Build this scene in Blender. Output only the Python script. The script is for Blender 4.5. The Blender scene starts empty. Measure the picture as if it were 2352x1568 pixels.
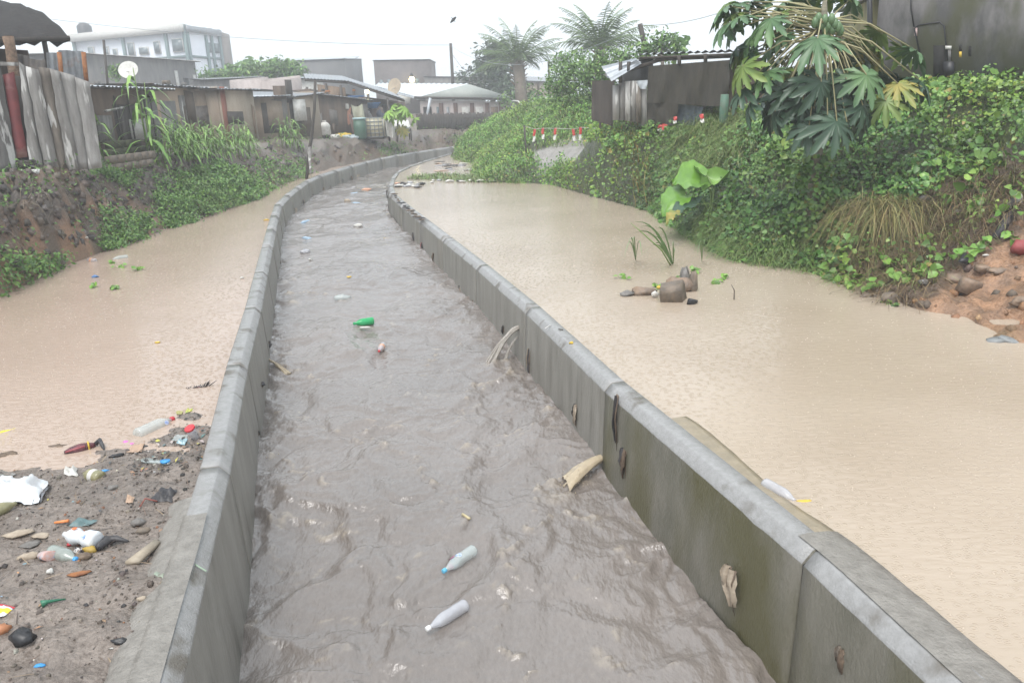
import bpy, math, random
import numpy as np
from mathutils import Vector, Matrix
random.seed(7); RS = np.random.RandomState(11)
S = bpy.context.scene; COL = S.collection
PI = math.pi
# ---------------------------------------------------------------- camera
F, PITCH, ROLL, EYE = 1777.0, math.radians(17), math.radians(-2.2), 3.1
_f = np.array([0, math.cos(PITCH), -math.sin(PITCH)]); _r = np.array([1., 0, 0]); _u = np.cross(_r, _f)
CR = math.cos(ROLL)*_r + math.sin(ROLL)*_u; CU = -math.sin(ROLL)*_r + math.cos(ROLL)*_u; CF = _f
cd = bpy.data.cameras.new('camera'); cam = bpy.data.objects.new('camera', cd); COL.objects.link(cam)
cam.matrix_world = Matrix(((CR[0], CU[0], -CF[0], 0), (CR[1], CU[1], -CF[1], 0), (CR[2], CU[2], -CF[2], EYE), (0, 0, 0, 1)))
cd.sensor_width = 36; cd.lens = F/2352*36; cd.clip_start = .05; cd.clip_end = 2000
S.camera = cam
# ---------------------------------------------------------------- light
SUN_EL, SUN_ROT = math.radians(62), math.radians(200)
w = bpy.data.worlds.new('World'); S.world = w; w.use_nodes = True
nt = w.node_tree; nt.nodes.clear()
out = nt.nodes.new('ShaderNodeOutputWorld'); sky = nt.nodes.new('ShaderNodeTexSky'); sky.sky_type = 'NISHITA'
sky.sun_disc = False; sky.sun_elevation = SUN_EL; sky.sun_rotation = SUN_ROT; sky.air_density = 1; sky.dust_density = 4
hs = nt.nodes.new('ShaderNodeHueSaturation'); hs.inputs['Saturation'].default_value = .35
b1 = nt.nodes.new('ShaderNodeBackground'); b1.inputs[1].default_value = .06
b2 = nt.nodes.new('ShaderNodeBackground'); b2.inputs[0].default_value = (.85, .94, 1, 1); b2.inputs[1].default_value = .68
ad = nt.nodes.new('ShaderNodeAddShader')
nt.links.new(sky.outputs[0], hs.inputs['Color']); nt.links.new(hs.outputs[0], b1.inputs[0])
nt.links.new(b1.outputs[0], ad.inputs[0]); nt.links.new(b2.outputs[0], ad.inputs[1]); nt.links.new(ad.outputs[0], out.inputs[0])
sd = bpy.data.lights.new('sun', 'SUN'); sd.energy = 1.5; sd.angle = math.radians(35); sd.color = (1, .97, .93)
so = bpy.data.objects.new('sun', sd); COL.objects.link(so)
sv = Vector((math.sin(SUN_ROT)*math.cos(SUN_EL), math.cos(SUN_ROT)*math.cos(SUN_EL), math.sin(SUN_EL)))
so.rotation_euler = sv.to_track_quat('Z', 'Y').to_euler()
S.view_settings.view_transform = 'Standard'; S.view_settings.look = 'None'; S.view_settings.exposure = .64
S.view_settings.gamma = 1; S.view_settings.use_curve_mapping = False
try:
    S.cycles.volume_bounces = 2; S.cycles.max_bounces = 6; S.cycles.use_adaptive_sampling = True
except Exception: pass
# ---------------------------------------------------------------- placing
def ray(x, y): return CF*F + CR*(x-1176) - CU*(y-784)
def at(x, y, z):
    d = ray(x, y); t = (z-EYE)/d[2]; return np.array([0, 0, EYE]) + d*t
def atd(x, y, Y):
    d = ray(x, y); return np.array([0, 0, EYE]) + d*(Y/d[1])
def proj(P):
    v = np.asarray(P, float) - np.array([0, 0, EYE]); k = v@CF
    k = np.where(np.abs(k) < 1e-6, 1e-6, k)
    return 1176+F*(v@CR)/k, 784-F*(v@CU)/k, k
def zc(Y): return float(np.interp(Y, [2, 3.9, 5, 7, 9, 12, 20], [-.40, -.34, -.29, -.24, -.2, -.12, 0]))   # level of the running water
def atw(x, y, dz=0):
    z = -.2
    for _ in range(6): z = zc(at(x, y, z+dz)[1])
    return at(x, y, z+dz)
# ---------------------------------------------------------------- noise
def _h(ix, iy, s):
    n = (ix.astype(np.int64)*374761393 + iy.astype(np.int64)*668265263 + s*982451653) & 0xffffffff
    n = ((n ^ (n >> 13))*1274126177) & 0xffffffff
    return (n ^ (n >> 16)) & 0xffff
def pn(x, y, s=0):
    x = np.asarray(x, float); y = np.asarray(y, float)
    ix = np.floor(x); iy = np.floor(y); fx = x-ix; fy = y-iy
    u = fx*fx*fx*(fx*(fx*6-15)+10); v = fy*fy*fy*(fy*(fy*6-15)+10)
    def g(dx, dy):
        a = _h(ix+dx, iy+dy, s)/65536.0*2*PI
        return np.cos(a)*(fx-dx) + np.sin(a)*(fy-dy)
    return ((g(0, 0)*(1-u)+g(1, 0)*u)*(1-v) + (g(0, 1)*(1-u)+g(1, 1)*u)*v)*1.5
def fbm(x, y, s=0, o=4, g=.5):
    r = 0; a = 1; k = 1
    for i in range(o):
        r = r + a*pn(np.asarray(x)*k, np.asarray(y)*k, s+i*17); a *= g; k *= 2.03
    return r
def sst(a, b, x):
    t = np.clip((np.asarray(x, float)-a)/(b-a), 0, 1); return t*t*(3-2*t)
def pdist(X, Y, pl):
    best = np.full(np.shape(X), 1e9)
    for (a, b), (c, d) in zip(pl[:-1], pl[1:]):
        ex, ey = c-a, d-b; L = ex*ex+ey*ey+1e-12
        t = np.clip(((X-a)*ex+(Y-b)*ey)/L, 0, 1)
        best = np.minimum(best, np.hypot(X-a-ex*t, Y-b-ey*t))
    return best
def inside(X, Y, pg):
    c = np.zeros(np.shape(X), bool); n = len(pg)
    for i in range(n):
        x0, y0 = pg[i]; x1, y1 = pg[(i+1) % n]
        if y0 == y1: continue
        k = ((y0 > Y) != (y1 > Y)) & (X < (x1-x0)*(Y-y0)/(y1-y0)+x0); c ^= k
    return c
# ---------------------------------------------------------------- objects
def tag(o, label=None, cat=None, group=None, kind=None):
    if label: o['label'] = label
    if cat: o['category'] = cat; o['kind'] = 'thing'
    if group: o['group'] = group
    if kind: o['kind'] = kind
    return o
def empty(name, loc, label=None, cat=None, group=None, rot=None):
    o = bpy.data.objects.new(name, None); COL.objects.link(o); o.location = tuple(loc)
    if rot is not None: o.rotation_euler = rot
    return tag(o, label, cat, group)
def link(name, me, parent=None, loc=None):
    o = bpy.data.objects.new(name, me); COL.objects.link(o)
    if parent: o.parent = parent
    if loc is not None: o.location = tuple(loc)
    return o
def npmesh(name, V, faces_flat, counts, mats, smooth=False, cols=None, midx=None):
    me = bpy.data.meshes.new(name); V = np.asarray(V, np.float32)
    me.vertices.add(len(V)); me.vertices.foreach_set('co', V.ravel())
    ff = np.asarray(faces_flat, np.int32).ravel(); ct = np.asarray(counts, np.int32)
    me.loops.add(len(ff)); me.loops.foreach_set('vertex_index', ff)
    me.polygons.add(len(ct)); st = np.zeros(len(ct), np.int32); st[1:] = np.cumsum(ct)[:-1]
    me.polygons.foreach_set('loop_start', st)
    try: me.polygons.foreach_set('loop_total', ct)
    except Exception: pass
    for m in (mats if isinstance(mats, (list, tuple)) else [mats]): me.materials.append(m)
    if midx is not None: me.polygons.foreach_set('material_index', np.asarray(midx, np.int32))
    me.update(calc_edges=True); me.validate()
    if smooth: me.polygons.foreach_set('use_smooth', np.ones(len(me.polygons), bool))
    if cols is not None:
        a = me.attributes.new('col', 'FLOAT_COLOR', 'POINT')
        c = np.ones((len(V), 4), np.float32); c[:, :3] = cols; a.data.foreach_set('color', c.ravel())
    return me
def gridmesh(name, X, Y, Z, mat, cols=None, keep=None, smooth=True):
    n, m = X.shape; V = np.stack([X, Y, Z], -1).reshape(-1, 3)
    i = np.arange(n*m).reshape(n, m)
    q = np.stack([i[:-1, :-1], i[:-1, 1:], i[1:, 1:], i[1:, :-1]], -1).reshape(-1, 4)
    if keep is not None: q = q[keep.reshape(-1)]
    return npmesh(name, V, q, np.full(len(q), 4), mat, smooth, None if cols is None else cols.reshape(-1, 3))
class MB:
    def __init__(s): s.v = []; s.f = []; s.m = []; s.c = []
    def add(s, vs, fs, m=0):
        b = len(s.v); s.v += [tuple(map(float, p)) for p in vs]; s.f += [tuple(b+i for i in f) for f in fs]; s.m += [m]*len(fs); return s
    def box(s, c, size, R=None, m=0, taper=1.0):
        hx, hy, hz = size[0]/2, size[1]/2, size[2]/2
        P = [(-hx, -hy, -hz), (hx, -hy, -hz), (hx, hy, -hz), (-hx, hy, -hz)] + [(a*taper, b*taper, hz) for a, b in ((-hx, -hy), (hx, -hy), (hx, hy), (-hx, hy))]
        if R is not None: P = [R @ Vector(p) for p in P]
        P = [(p[0]+c[0], p[1]+c[1], p[2]+c[2]) for p in P]
        return s.add(P, [(0, 3, 2, 1), (4, 5, 6, 7), (0, 1, 5, 4), (1, 2, 6, 5), (2, 3, 7, 6), (3, 0, 4, 7)], m)
    def hexa(s, P, m=0):   # 4 bottom, 4 top
        return s.add(P, [(0, 3, 2, 1), (4, 5, 6, 7), (0, 1, 5, 4), (1, 2, 6, 5), (2, 3, 7, 6), (3, 0, 4, 7)], m)
    def wall(s, a, b, zb, zt, th=.1, m=0, zt2=None):  # vertical slab from a to b (xy), top may slope
        a = np.array(a[:2], float); b = np.array(b[:2], float); d = b-a; n = np.array([-d[1], d[0]])/(np.hypot(*d)+1e-9)*th/2
        zt2 = zt if zt2 is None else zt2
        q = [a-n, b-n, b+n, a+n]; t = [zt, zt2, zt2, zt]
        return s.hexa([(p[0], p[1], zb) for p in q]+[(p[0], p[1], z) for p, z in zip(q, t)], m)
    def slab(s, P, th=.04, m=0):  # 4 points polygon with thickness downwards along normal
        P = [Vector(map(float, p)) for p in P]; n = (P[1]-P[0]).cross(P[3]-P[0]).normalized()*th
        return s.hexa([p-n for p in P]+P, m)
    def tube(s, pts, r, n=6, m=0, cap=True):
        pts = [Vector(map(float, p)) for p in pts]; rr = r if isinstance(r, (list, tuple)) else [r]*len(pts)
        b = len(s.v); up = Vector((0, 0, 1)); prev = None
        for i, p in enumerate(pts):
            t = (pts[min(i+1, len(pts)-1)]-pts[max(i-1, 0)])
            t = t.normalized() if t.length > 1e-9 else up
            if prev is None: a = t.cross(Vector((1, 0, 0)) if abs(t.x) < .9 else Vector((0, 1, 0))).normalized()
            else: a = (prev - t*prev.dot(t)).normalized()
            prev = a; c = t.cross(a)
            for k in range(n):
                q = p + (a*math.cos(2*PI*k/n)+c*math.sin(2*PI*k/n))*rr[i]; s.v.append(tuple(q))
        for i in range(len(pts)-1):
            for k in range(n):
                k2 = (k+1) % n; s.f.append((b+i*n+k, b+i*n+k2, b+(i+1)*n+k2, b+(i+1)*n+k)); s.m.append(m)
        if cap:
            s.f.append(tuple(b+k for k in range(n))[::-1]); s.f.append(tuple(b+(len(pts)-1)*n+k for k in range(n))); s.m += [m, m]
        return s
    def lathe(s, prof, n=12, m=0, c=(0, 0, 0), squash=1.0):  # prof: (r,z)
        b = len(s.v)
        for r, z in prof:
            for k in range(n):
                a = 2*PI*k/n; s.v.append((c[0]+r*math.cos(a), c[1]+r*math.sin(a)*squash, c[2]+z))
        for i in range(len(prof)-1):
            for k in range(n):
                k2 = (k+1) % n; s.f.append((b+i*n+k, b+i*n+k2, b+(i+1)*n+k2, b+(i+1)*n+k)); s.m.append(m)
        s.f.append(tuple(b+k for k in range(n))[::-1]); s.f.append(tuple(b+(len(prof)-1)*n+k for k in range(n))); s.m += [m, m]
        return s
    def sheet(s, a, u, v, nu, nv, fn=None, m=0):  # grid a + u*i + v*j + fn(i,j)->offset
        b = len(s.v); a, u, v = (np.array(k, float) for k in (a, u, v))
        for j in range(nv+1):
            for i in range(nu+1):
                p = a+u*(i/nu)+v*(j/nv)
                if fn: p = p+np.array(fn(i/nu, j/nv))
                s.v.append(tuple(p))
        for j in range(nv):
            for i in range(nu):
                q = b+j*(nu+1)+i; s.f.append((q, q+1, q+nu+2, q+nu+1)); s.m.append(m)
        return s
    def corr(s, P, pitch=.12, amp=.018, m=0, rag=0., th=0):  # corrugated sheet: P0-P1 across ribs, P0-P3 along ribs
        P = [np.array(p, float) for p in P]; L = np.linalg.norm(P[1]-P[0]); n = np.cross(P[1]-P[0], P[3]-P[0]); n /= np.linalg.norm(n)+1e-9
        k = max(4, int(L/pitch*4)); b = len(s.v); rnd = 0
        for i in range(k+1):
            t = i/k; o = n*amp*math.cos(i*PI/2)
            if i % 8 == 0: rnd = random.uniform(-rag, rag); r2 = random.uniform(-rag, rag)
            lo = P[0]+(P[1]-P[0])*t; hi = P[3]+(P[2]-P[3])*t; d = (hi-lo)/(np.linalg.norm(hi-lo)+1e-9)
            s.v.append(tuple(lo+o-d*(rnd if rag else 0))); s.v.append(tuple(hi+o+d*(r2 if rag else 0)))
        for i in range(k): s.f.append((b+2*i, b+2*i+2, b+2*i+3, b+2*i+1)); s.m.append(m)
        return s
    def build(s, name, mats, parent=None, smooth=False, loc=None, **kw):
        o0 = np.array(parent.location) if parent is not None and loc is None else np.array(loc if loc is not None else (0, 0, 0), float)
        V = np.array(s.v, float)-o0
        me = npmesh(name, V, [i for f in s.f for i in f], [len(f) for f in s.f], mats, smooth, None, s.m)
        o = link(name, me, parent, None if (parent is not None or loc is None) else loc)
        return tag(o, **kw)
def copy_tree(o, parent=None):
    c = o.copy(); COL.objects.link(c); c.parent = parent
    for ch in list(o.children): copy_tree(ch, c)
    return c
# ---------------------------------------------------------------- materials
def mat(name, c1, c2=None, rough=.7, scale=6, bump=.0, bscale=None, spec=.5, detail=6, trans=0, metal=0, streak=0, c3=None, attr=False, emis=None, alpha=1, lo=.35, hi=.65, bdist=.02, coords='Object', c3r=(.55, .68), c3s=None):
    m = bpy.data.materials.new(name); m.use_nodes = True; t = m.node_tree; N = t.nodes; L = t.links
    b = N['Principled BSDF']; b.inputs['Roughness'].default_value = rough; b.inputs['Specular IOR Level'].default_value = spec
    b.inputs['Metallic'].default_value = metal
    c1 = tuple(c1)+(1,); tc = N.new('ShaderNodeTexCoord'); mp = N.new('ShaderNodeMapping'); L.new(tc.outputs[coords], mp.inputs[0])
    if streak: mp.inputs['Scale'].default_value = (1, 1, 1/streak)
    nz = N.new('ShaderNodeTexNoise'); nz.inputs['Scale'].default_value = scale; nz.inputs['Detail'].default_value = detail; nz.inputs['Roughness'].default_value = .62
    L.new(mp.outputs[0], nz.inputs['Vector'])
    col = None
    if attr:
        at_ = N.new('ShaderNodeAttribute'); at_.attribute_name = 'col'; col = at_.outputs['Color']
    if c2 is not None:
        mr = N.new('ShaderNodeMapRange'); mr.inputs[1].default_value = lo; mr.inputs[2].default_value = hi; L.new(nz.outputs[0], mr.inputs[0])
        mx = N.new('ShaderNodeMix'); mx.data_type = 'RGBA'; L.new(mr.outputs[0], mx.inputs[0])
        if attr:
            mx.blend_type = 'MULTIPLY'; L.new(col, mx.inputs[6]); mx.inputs[7].default_value = tuple(c2)+(1,)
        else:
            mx.inputs[6].default_value = c1; mx.inputs[7].default_value = tuple(c2)+(1,)
        col = mx.outputs[2]
    if c3 is not None:
        n3 = N.new('ShaderNodeTexNoise'); n3.inputs['Scale'].default_value = c3s or scale*.35; n3.inputs['Detail'].default_value = 5; L.new(mp.outputs[0], n3.inputs['Vector'])
        m3 = N.new('ShaderNodeMapRange'); m3.inputs[1].default_value = c3r[0]; m3.inputs[2].default_value = c3r[1]; L.new(n3.outputs[0], m3.inputs[0])
        x3 = N.new('ShaderNodeMix'); x3.data_type = 'RGBA'; L.new(m3.outputs[0], x3.inputs[0]); x3.inputs[7].default_value = tuple(c3)+(1,)
        if col is not None: L.new(col, x3.inputs[6])
        else: x3.inputs[6].default_value = c1
        col = x3.outputs[2]
    if col is not None: L.new(col, b.inputs['Base Color'])
    else: b.inputs['Base Color'].default_value = c1
    if bump:
        nb = N.new('ShaderNodeTexNoise'); nb.inputs['Scale'].default_value = bscale or scale*4; nb.inputs['Detail'].default_value = 5; L.new(mp.outputs[0], nb.inputs['Vector'])
        bp = N.new('ShaderNodeBump'); bp.inputs['Strength'].default_value = bump; bp.inputs['Distance'].default_value = bdist; L.new(nb.outputs[0], bp.inputs['Height']); L.new(bp.outputs[0], b.inputs['Normal'])
    if trans:
        b.inputs['Transmission Weight'].default_value = trans; b.inputs['IOR'].default_value = 1.33
    if emis: b.inputs['Emission Color'].default_value = tuple(emis[:3])+(1,); b.inputs['Emission Strength'].default_value = emis[3]
    if alpha < 1: b.inputs['Alpha'].default_value = alpha
    return m
# ================================================================ channel lines (world, from surveyed points)
def cr(P, n=10):
    P = [np.array(p, float) for p in P]; Q = [2*P[0]-P[1]]+P+[2*P[-1]-P[-2]]; o = []
    for i in range(1, len(Q)-2):
        for k in range(n):
            t = k/n; a, b, c, d = Q[i-1:i+3]
            o.append(.5*((2*b)+(-a+c)*t+(2*a-5*b+4*c-d)*t*t+(-a+3*b-3*c+d)*t**3))
    o.append(P[-1]); return np.array(o)
ZC = .53
LI = [at(x, y, ZC)[:2] for x, y in [(436, 1500), (511, 1183), (565, 866), (597, 730), (621, 601), (649, 472), (672, 450), (740, 406), (883, 365), (990, 347), (1105, 332)]]
RI = [at(x, y, ZC)[:2] for x, y in [(2130, 1568), (1846, 1295), (1672, 1158), (1537, 1019), (1389, 898), (1192, 705), (1078, 606), (932, 485), (894, 452), (893, 420), (919, 392), (1007, 363), (1098, 344)]]
LI = [LI[0]+(LI[0]-LI[1])*2.5]+LI+[np.array([6., 61.])]; RI = [RI[0]+(RI[0]-RI[1])*3]+RI+[np.array([6., 56.])]
LL = cr(LI); RL = cr(RI)
def resamp(P, step):
    d = np.r_[0, np.cumsum(np.hypot(*np.diff(P, axis=0).T))]; n = max(2, int(round(d[-1]/step))+1); s = np.linspace(0, d[-1], n)
    return np.stack([np.interp(s, d, P[:, 0]), np.interp(s, d, P[:, 1])], 1)
def offs(P, o):
    t = np.gradient(P, axis=0); t /= np.hypot(t[:, 0], t[:, 1])[:, None]; return P+np.stack([-t[:, 1], t[:, 0]], 1)*o
LJ = resamp(LL, 2.5); RJ = resamp(RL, 2.95)
# put the joints where the photograph has them
def shiftjoints(P, step, jt):
    d = np.r_[0, np.cumsum(np.hypot(*np.diff(P, axis=0).T))]; k = np.argmin(np.hypot(P[:, 0]-jt[0], P[:, 1]-jt[1])); s0 = d[k] % step
    s = np.arange(s0, d[-1], step); s = np.r_[0, s, d[-1]] if s0 > .3 else np.r_[s, d[-1]]
    return np.stack([np.interp(s, d, P[:, 0]), np.interp(s, d, P[:, 1])], 1)
LJ = shiftjoints(LL, 2.55, at(567, 850, ZC)); RJ = shiftjoints(RL, 2.98, at(1389, 895, ZC))
WL, WR = .45, .55      # flood levels either side of the channel (channel surface at 0)
# ================================================================ terrain
LB = [(-9, -6), (-8.6, 3), (-8.2, 9), (-8.19, 12.2), (-8.5, 14.8), (-8.47, 17), (-8.3, 20.5), (-8.15, 25), (-8.5, 31), (-8.7, 35.5), (-8.1, 39), (-7.35, 43), (-5.6, 49), (-2.0, 56.3), (6, 63), (60, 78)]
RB = [(8, -6), (6.2, 2), (5.2, 6), (4.95, 7.4), (4.65, 9.07), (4.5, 9.9), (4.42, 11.3), (3.5, 12.3), (3.3, 15.8), (3.28, 18.5), (1.4, 25.6), (-.78, 27.2), (-1.4, 31.5), (-1.45, 36), (-2.6, 40), (-3.1, 43.0), (-1.6, 48), (6, 54.5), (60, 66)]
LBX = lambda Y: np.interp(Y, [p[1] for p in LB], [p[0] for p in LB]); 
RBX = lambda Y: np.interp(Y, [p[1] for p in RB], [p[0] for p in RB])
MUD = [tuple(at(x, y, .45)[:2]) for x, y in [(-400, 960), (0, 975), (70, 965), (40, 1040), (120, 1035), (290, 1005), (320, 945), (420, 905), (520, 890)]] + [(-2.6, 6.9), (-1.2, 2.2), (0, -6), (-12, -6), (-12, 5)]
ctl = []   # right bank controls (px, py, Y)
for x, y, Y in [(2352, 700, 8.6), (2352, 590, 9.6), (2250, 640, 9.4), (2352, 420, 11), (2352, 185, 14), (2100, 560, 11), (2150, 420, 12), (2130, 190, 14.5), (2000, 200, 15.5),
                (1850, 540, 12.6), (1850, 430, 13.8), (1870, 330, 15), (1700, 450, 14.8), (1720, 290, 18.5), (1690, 262, 21), (1560, 420, 17.8), (1560, 300, 20.5), (1480, 282, 22), (1400, 270, 24),
                (1420, 400, 20.5), (1300, 335, 28.5), (1300, 378, 25.5), (1220, 345, 29.5), (1380, 340, 24.5), (1250, 236, 42), (1150, 285, 40), (1350, 230, 33), (1110, 330, 40), (1200, 300, 36), (1180, 370, 29.5), (1300, 250, 36), (1090, 300, 55)]:
    ctl.append(atd(x, y, Y))
for x, y in RB[1:15]:
    ctl.append(np.array([x, y, WR-.05]))
for x, y in [(3.6, 9), (3.4, 11), (2.4, 14), (2.3, 18), (0.5, 24), (-2.4, 31), (4, 6), (4.6, 3)]: ctl.append(np.array([x, y, .1]))
for x, y, z in [(12, 8, 2.3), (14, 12, 3.4), (12, 3, 2), (20, 20, 3.6), (15, 30, 3.4), (8, 38, 2.6), (20, 45, 2.6), (25, 5, 3.2), (2, 60, 1.6), (12, 60, 2.0), (7.3, 2, .7), (8, 6, 1.2)]: ctl.append(np.array([x, y, z]))
ctl = np.array(ctl); CX = ctl[:, :2]
def U(r): r = np.maximum(r, 1e-9); return r*r*np.log(r)
K = U(np.hypot(*(CX[:, None]-CX[None]).transpose(2, 0, 1))); n_ = len(ctl)
A_ = np.zeros((n_+3, n_+3)); A_[:n_, :n_] = K+np.eye(n_)*.25; A_[:n_, n_] = 1; A_[:n_, n_+1:] = CX; A_[n_, :n_] = 1; A_[n_+1:, :n_] = CX.T
TW = np.linalg.solve(A_, np.r_[ctl[:, 2], 0, 0, 0])
def tps(X, Y):
    r = np.zeros(np.shape(X))
    for i in range(n_): r = r+TW[i]*U(np.hypot(X-CX[i, 0], Y-CX[i, 1]))
    return r+TW[n_]+TW[n_+1]*X+TW[n_+2]*Y
LBp = [tuple(p) for p in LB]; RBp = [tuple(p) for p in RB]
LSIDE = LBp+[(60, 400), (-400, 400), (-400, -20), (-9, -20)]; RSIDE = RBp+[(400, 120), (400, -20), (8, -20)]
WLINE = [tuple(p) for p in offs(LL, .12)[::4]]; 
CH = [tuple(p) for p in offs(LL, .14)]+[tuple(p) for p in offs(RL, -.14)][::-1]
def ridged0(x, y, s): return (1-np.abs(pn(x, y, s))*2.2)+.5*(1-np.abs(pn(x*2.2, y*2.2, s+3))*2.2)-.9
def terr(X, Y, detail=True):
    X = np.asarray(X, float); Y = np.asarray(Y, float)
    dl = pdist(X, Y, LBp); il = inside(X, Y, LSIDE); dr = pdist(X, Y, RBp); ir = inside(X, Y, RSIDE)
    # pool beds
    z = np.full(X.shape, .0)
    # left bank
    wob = .35*fbm(X*.9, Y*.9, 5, 3)
    steep = sst(20, 15, Y); d = dl*(1+0*wob)+wob*.8*sst(0, .5, dl)
    run = .55*steep+2.2*(1-steep)
    HG = np.interp(Y, [0, 20, 26, 38, 46, 60, 75, 95], [2.1, 2.1, 2.05, 1.85, 1.56, 1.6, 1.8, 2.4])+.05
    h = WL-.1+(HG-WL+.1)*(sst(-.15, run, d)*.86+.14*sst(0, 3, d))
    if detail:
        h = h+fbm(X*1.6, Y*1.6, 9, 5, .6)*.24*sst(0, .3, dl)*sst(3.0, 1.0, dl)*(1+steep)+fbm(X*.4, Y*.4, 3, 4)*.06
    z = np.where(il, h, z)
    # right bank
    hr = tps(X, Y); far = sst(26, 60, np.abs(X))+sst(50, 75, Y); hr = 3.15-np.log1p(np.exp((3.15-hr)*5))/5; hr = np.maximum(hr, -1); hr = hr*(1-np.clip(far, 0, 1))+2.6*np.clip(far, 0, 1)
    hr = WR-.08+(np.maximum(hr, WR)-WR+.0)*sst(0, .35, dr)+.14*sst(0, .6, dr)
    if detail: hr = hr+fbm(X*.8, Y*.8, 21, 4)*.16*sst(.1, 1.0, dr)*sst(60, 30, Y)+ridged0(X*1.7, Y*1.7, 27)*.09*sst(0, .5, dr)*sst(11, 10, Y)*sst(4, 4.6, X)+fbm(X*3, Y*3, 23, 3)*.05*sst(.05, .6, dr)*sst(30, 20, Y)
    z = np.where(ir, hr, z)
    # far land behind the pinch
    z = np.where((Y > 80) & ~ir & ~il, 2.2+0*z, z)
    # near mud
    im = inside(X, Y, MUD); dm = pdist(X, Y, MUD[:10]); sd_ = np.where(im, dm, -dm)
    mz = WL-.07+.17*sst(-.25, 1.3, sd_)+.0*X
    if detail: mz = mz+(fbm(X*1.3, Y*2.2, 31, 5, .55)*.055+.010*fbm(X*9, Y*9, 33, 3))*sst(-.6, .1, sd_)
    mz = np.where(sd_ > -.7, mz, -9)
    nearl = (X < np.interp(Y, LL[:, 1][:60], offs(LL, .24)[:, 0][:60])+.1) & (Y < 12)
    z = np.where(nearl & ~il, np.maximum(z, mz), z)
    ic = inside(X, Y, CH) & (X < 6.5)
    z = np.where(ic, -.6, z)
    return z
def tz(x, y): return float(terr(np.array([x]), np.array([y]))[0])
xs = np.r_[-320, -220, -150, -100, -70, -50, -38, -30, -24, -19, np.arange(-16, -9.6, .25), np.arange(-9.6, -4.5, .08), np.arange(-4.5, -.9, .035), np.arange(-.9, 3, .15), np.arange(3, 9, .08), np.arange(9, 16, .16), np.arange(16, 30, .8), 32, 40, 52, 70, 100, 150, 220, 320]
ys = np.r_[-12, -6, -2, 0, 1, np.arange(1.6, 7.6, .04), np.arange(7.6, 19, .085), np.arange(19, 36, .2), np.arange(36, 60, .6), 61, 64, 70, 80, 95, 120, 160, 220, 320]
GX, GY = np.meshgrid(xs, ys); GZ = terr(GX, GY)
_terr = terr
def ridged0(x, y, s): return (1-np.abs(pn(x, y, s))*2.2)+.5*(1-np.abs(pn(x*2.2, y*2.2, s+3))*2.2)-.9
def terr(X, Y, detail=True):   # quick lookup in the finished sheet
    X = np.asarray(X, float); Y = np.asarray(Y, float); i = np.clip(np.searchsorted(xs, X)-1, 0, len(xs)-2); j = np.clip(np.searchsorted(ys, Y)-1, 0, len(ys)-2)
    u = np.clip((X-xs[i])/(xs[i+1]-xs[i]), 0, 1); v = np.clip((Y-ys[j])/(ys[j+1]-ys[j]), 0, 1)
    return (GZ[j, i]*(1-u)+GZ[j, i+1]*u)*(1-v)+(GZ[j+1, i]*(1-u)+GZ[j+1, i+1]*u)*v
def onground(x, y, Y0=4, Y1=60, st=.05):
    Yt = np.arange(Y0, Y1, st); dd = ray(x, y); Q = np.array([0, 0, EYE])+dd[None]*(Yt/dd[1])[:, None]; h = terr(Q[:, 0], Q[:, 1]); k = np.where(h >= Q[:, 2])[0]
    return np.array([Q[k[0], 0], Q[k[0], 1], h[k[0]]]) if len(k) else Q[-1]
# soil colours: what the ground is made of
pxg, pyg, kg = proj(np.stack([GX, GY, GZ], -1).reshape(-1, 3)); pxg = pxg.reshape(GX.shape); pyg = pyg.reshape(GX.shape)
grey = np.array([.215, .178, .152]); orange = np.array([.34, .195, .115]); brown = np.array([.135, .095, .066]); dark = np.array([.075, .062, .052]); path = np.array([.21, .175, .15])
c = np.zeros(GX.shape+(3,))+brown
def mixc(c, k, w): w = np.clip(w, 0, 1)[..., None]; return c*(1-w)+k*w
mudw = (inside(GX, GY, MUD)) & (GX < 0); c = np.where(mudw[..., None], grey, c)
nz1 = fbm(GX*.9, GY*.9, 41, 4); nz2 = fbm(GX*4, GY*4, 43, 4)
il = inside(GX, GY, LSIDE); dl = pdist(GX, GY, LBp)
zl = GZ
c = mixc(c, dark, (il & (dl < 2.5))*sst(-.2, .3, nz1)*.9*sst(.9, 1.3, GZ+.3*nz1))
orl = il & (dl < 1.5)
c = mixc(c, orange*.85, orl*sst(1.65, 1.25, zl)*sst(-.15, .1, fbm(GX*.7, GY*.7, 47, 3)+.1)*sst(21, 18, GY)*.9)
c = mixc(c, path, (il & (dl > 1.4))*sst(-.5, .2, nz1)*.9)
MOUND = [(4.4, 6.2), (4.3, 8.9), (5.2, 9.4), (5.9, 10.2), (8, 10.4), (12, 10), (12, 4), (4.4, 4)]
ir_ = inside(GX, GY, RSIDE); BRW = [(1930, 690), (1905, 600), (2080, 480), (2160, 400), (2300, 340), (3500, 300), (3500, 900), (2100, 730)]
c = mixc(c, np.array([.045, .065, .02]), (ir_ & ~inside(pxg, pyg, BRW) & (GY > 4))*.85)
MOUND = [(4.4, 6.2), (4.3, 8.9), (5.2, 9.4), (5.9, 10.2), (8, 10.4), (12, 10), (12, 4), (4.4, 4)]
mo = inside(GX, GY, MOUND)*1.0*sst(0, .5, pdist(GX, GY, MOUND)+.15*nz2)
c = mixc(c, orange*(1.05), mo*(.75+.5*nz2)); 
CLEAR = [tuple(atd(x, y, Y)[:2]) for x, y, Y in [(1215, 342, 29.5), (1370, 335, 28.5), (1365, 372, 25), (1250, 378, 26)]]
c = mixc(c, np.array([.34, .32, .30]), inside(GX, GY, CLEAR)*1.0)
c = c*(1+.22*nz2[..., None]+.12*nz1[..., None])
c = np.clip(c, .01, 1)
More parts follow.
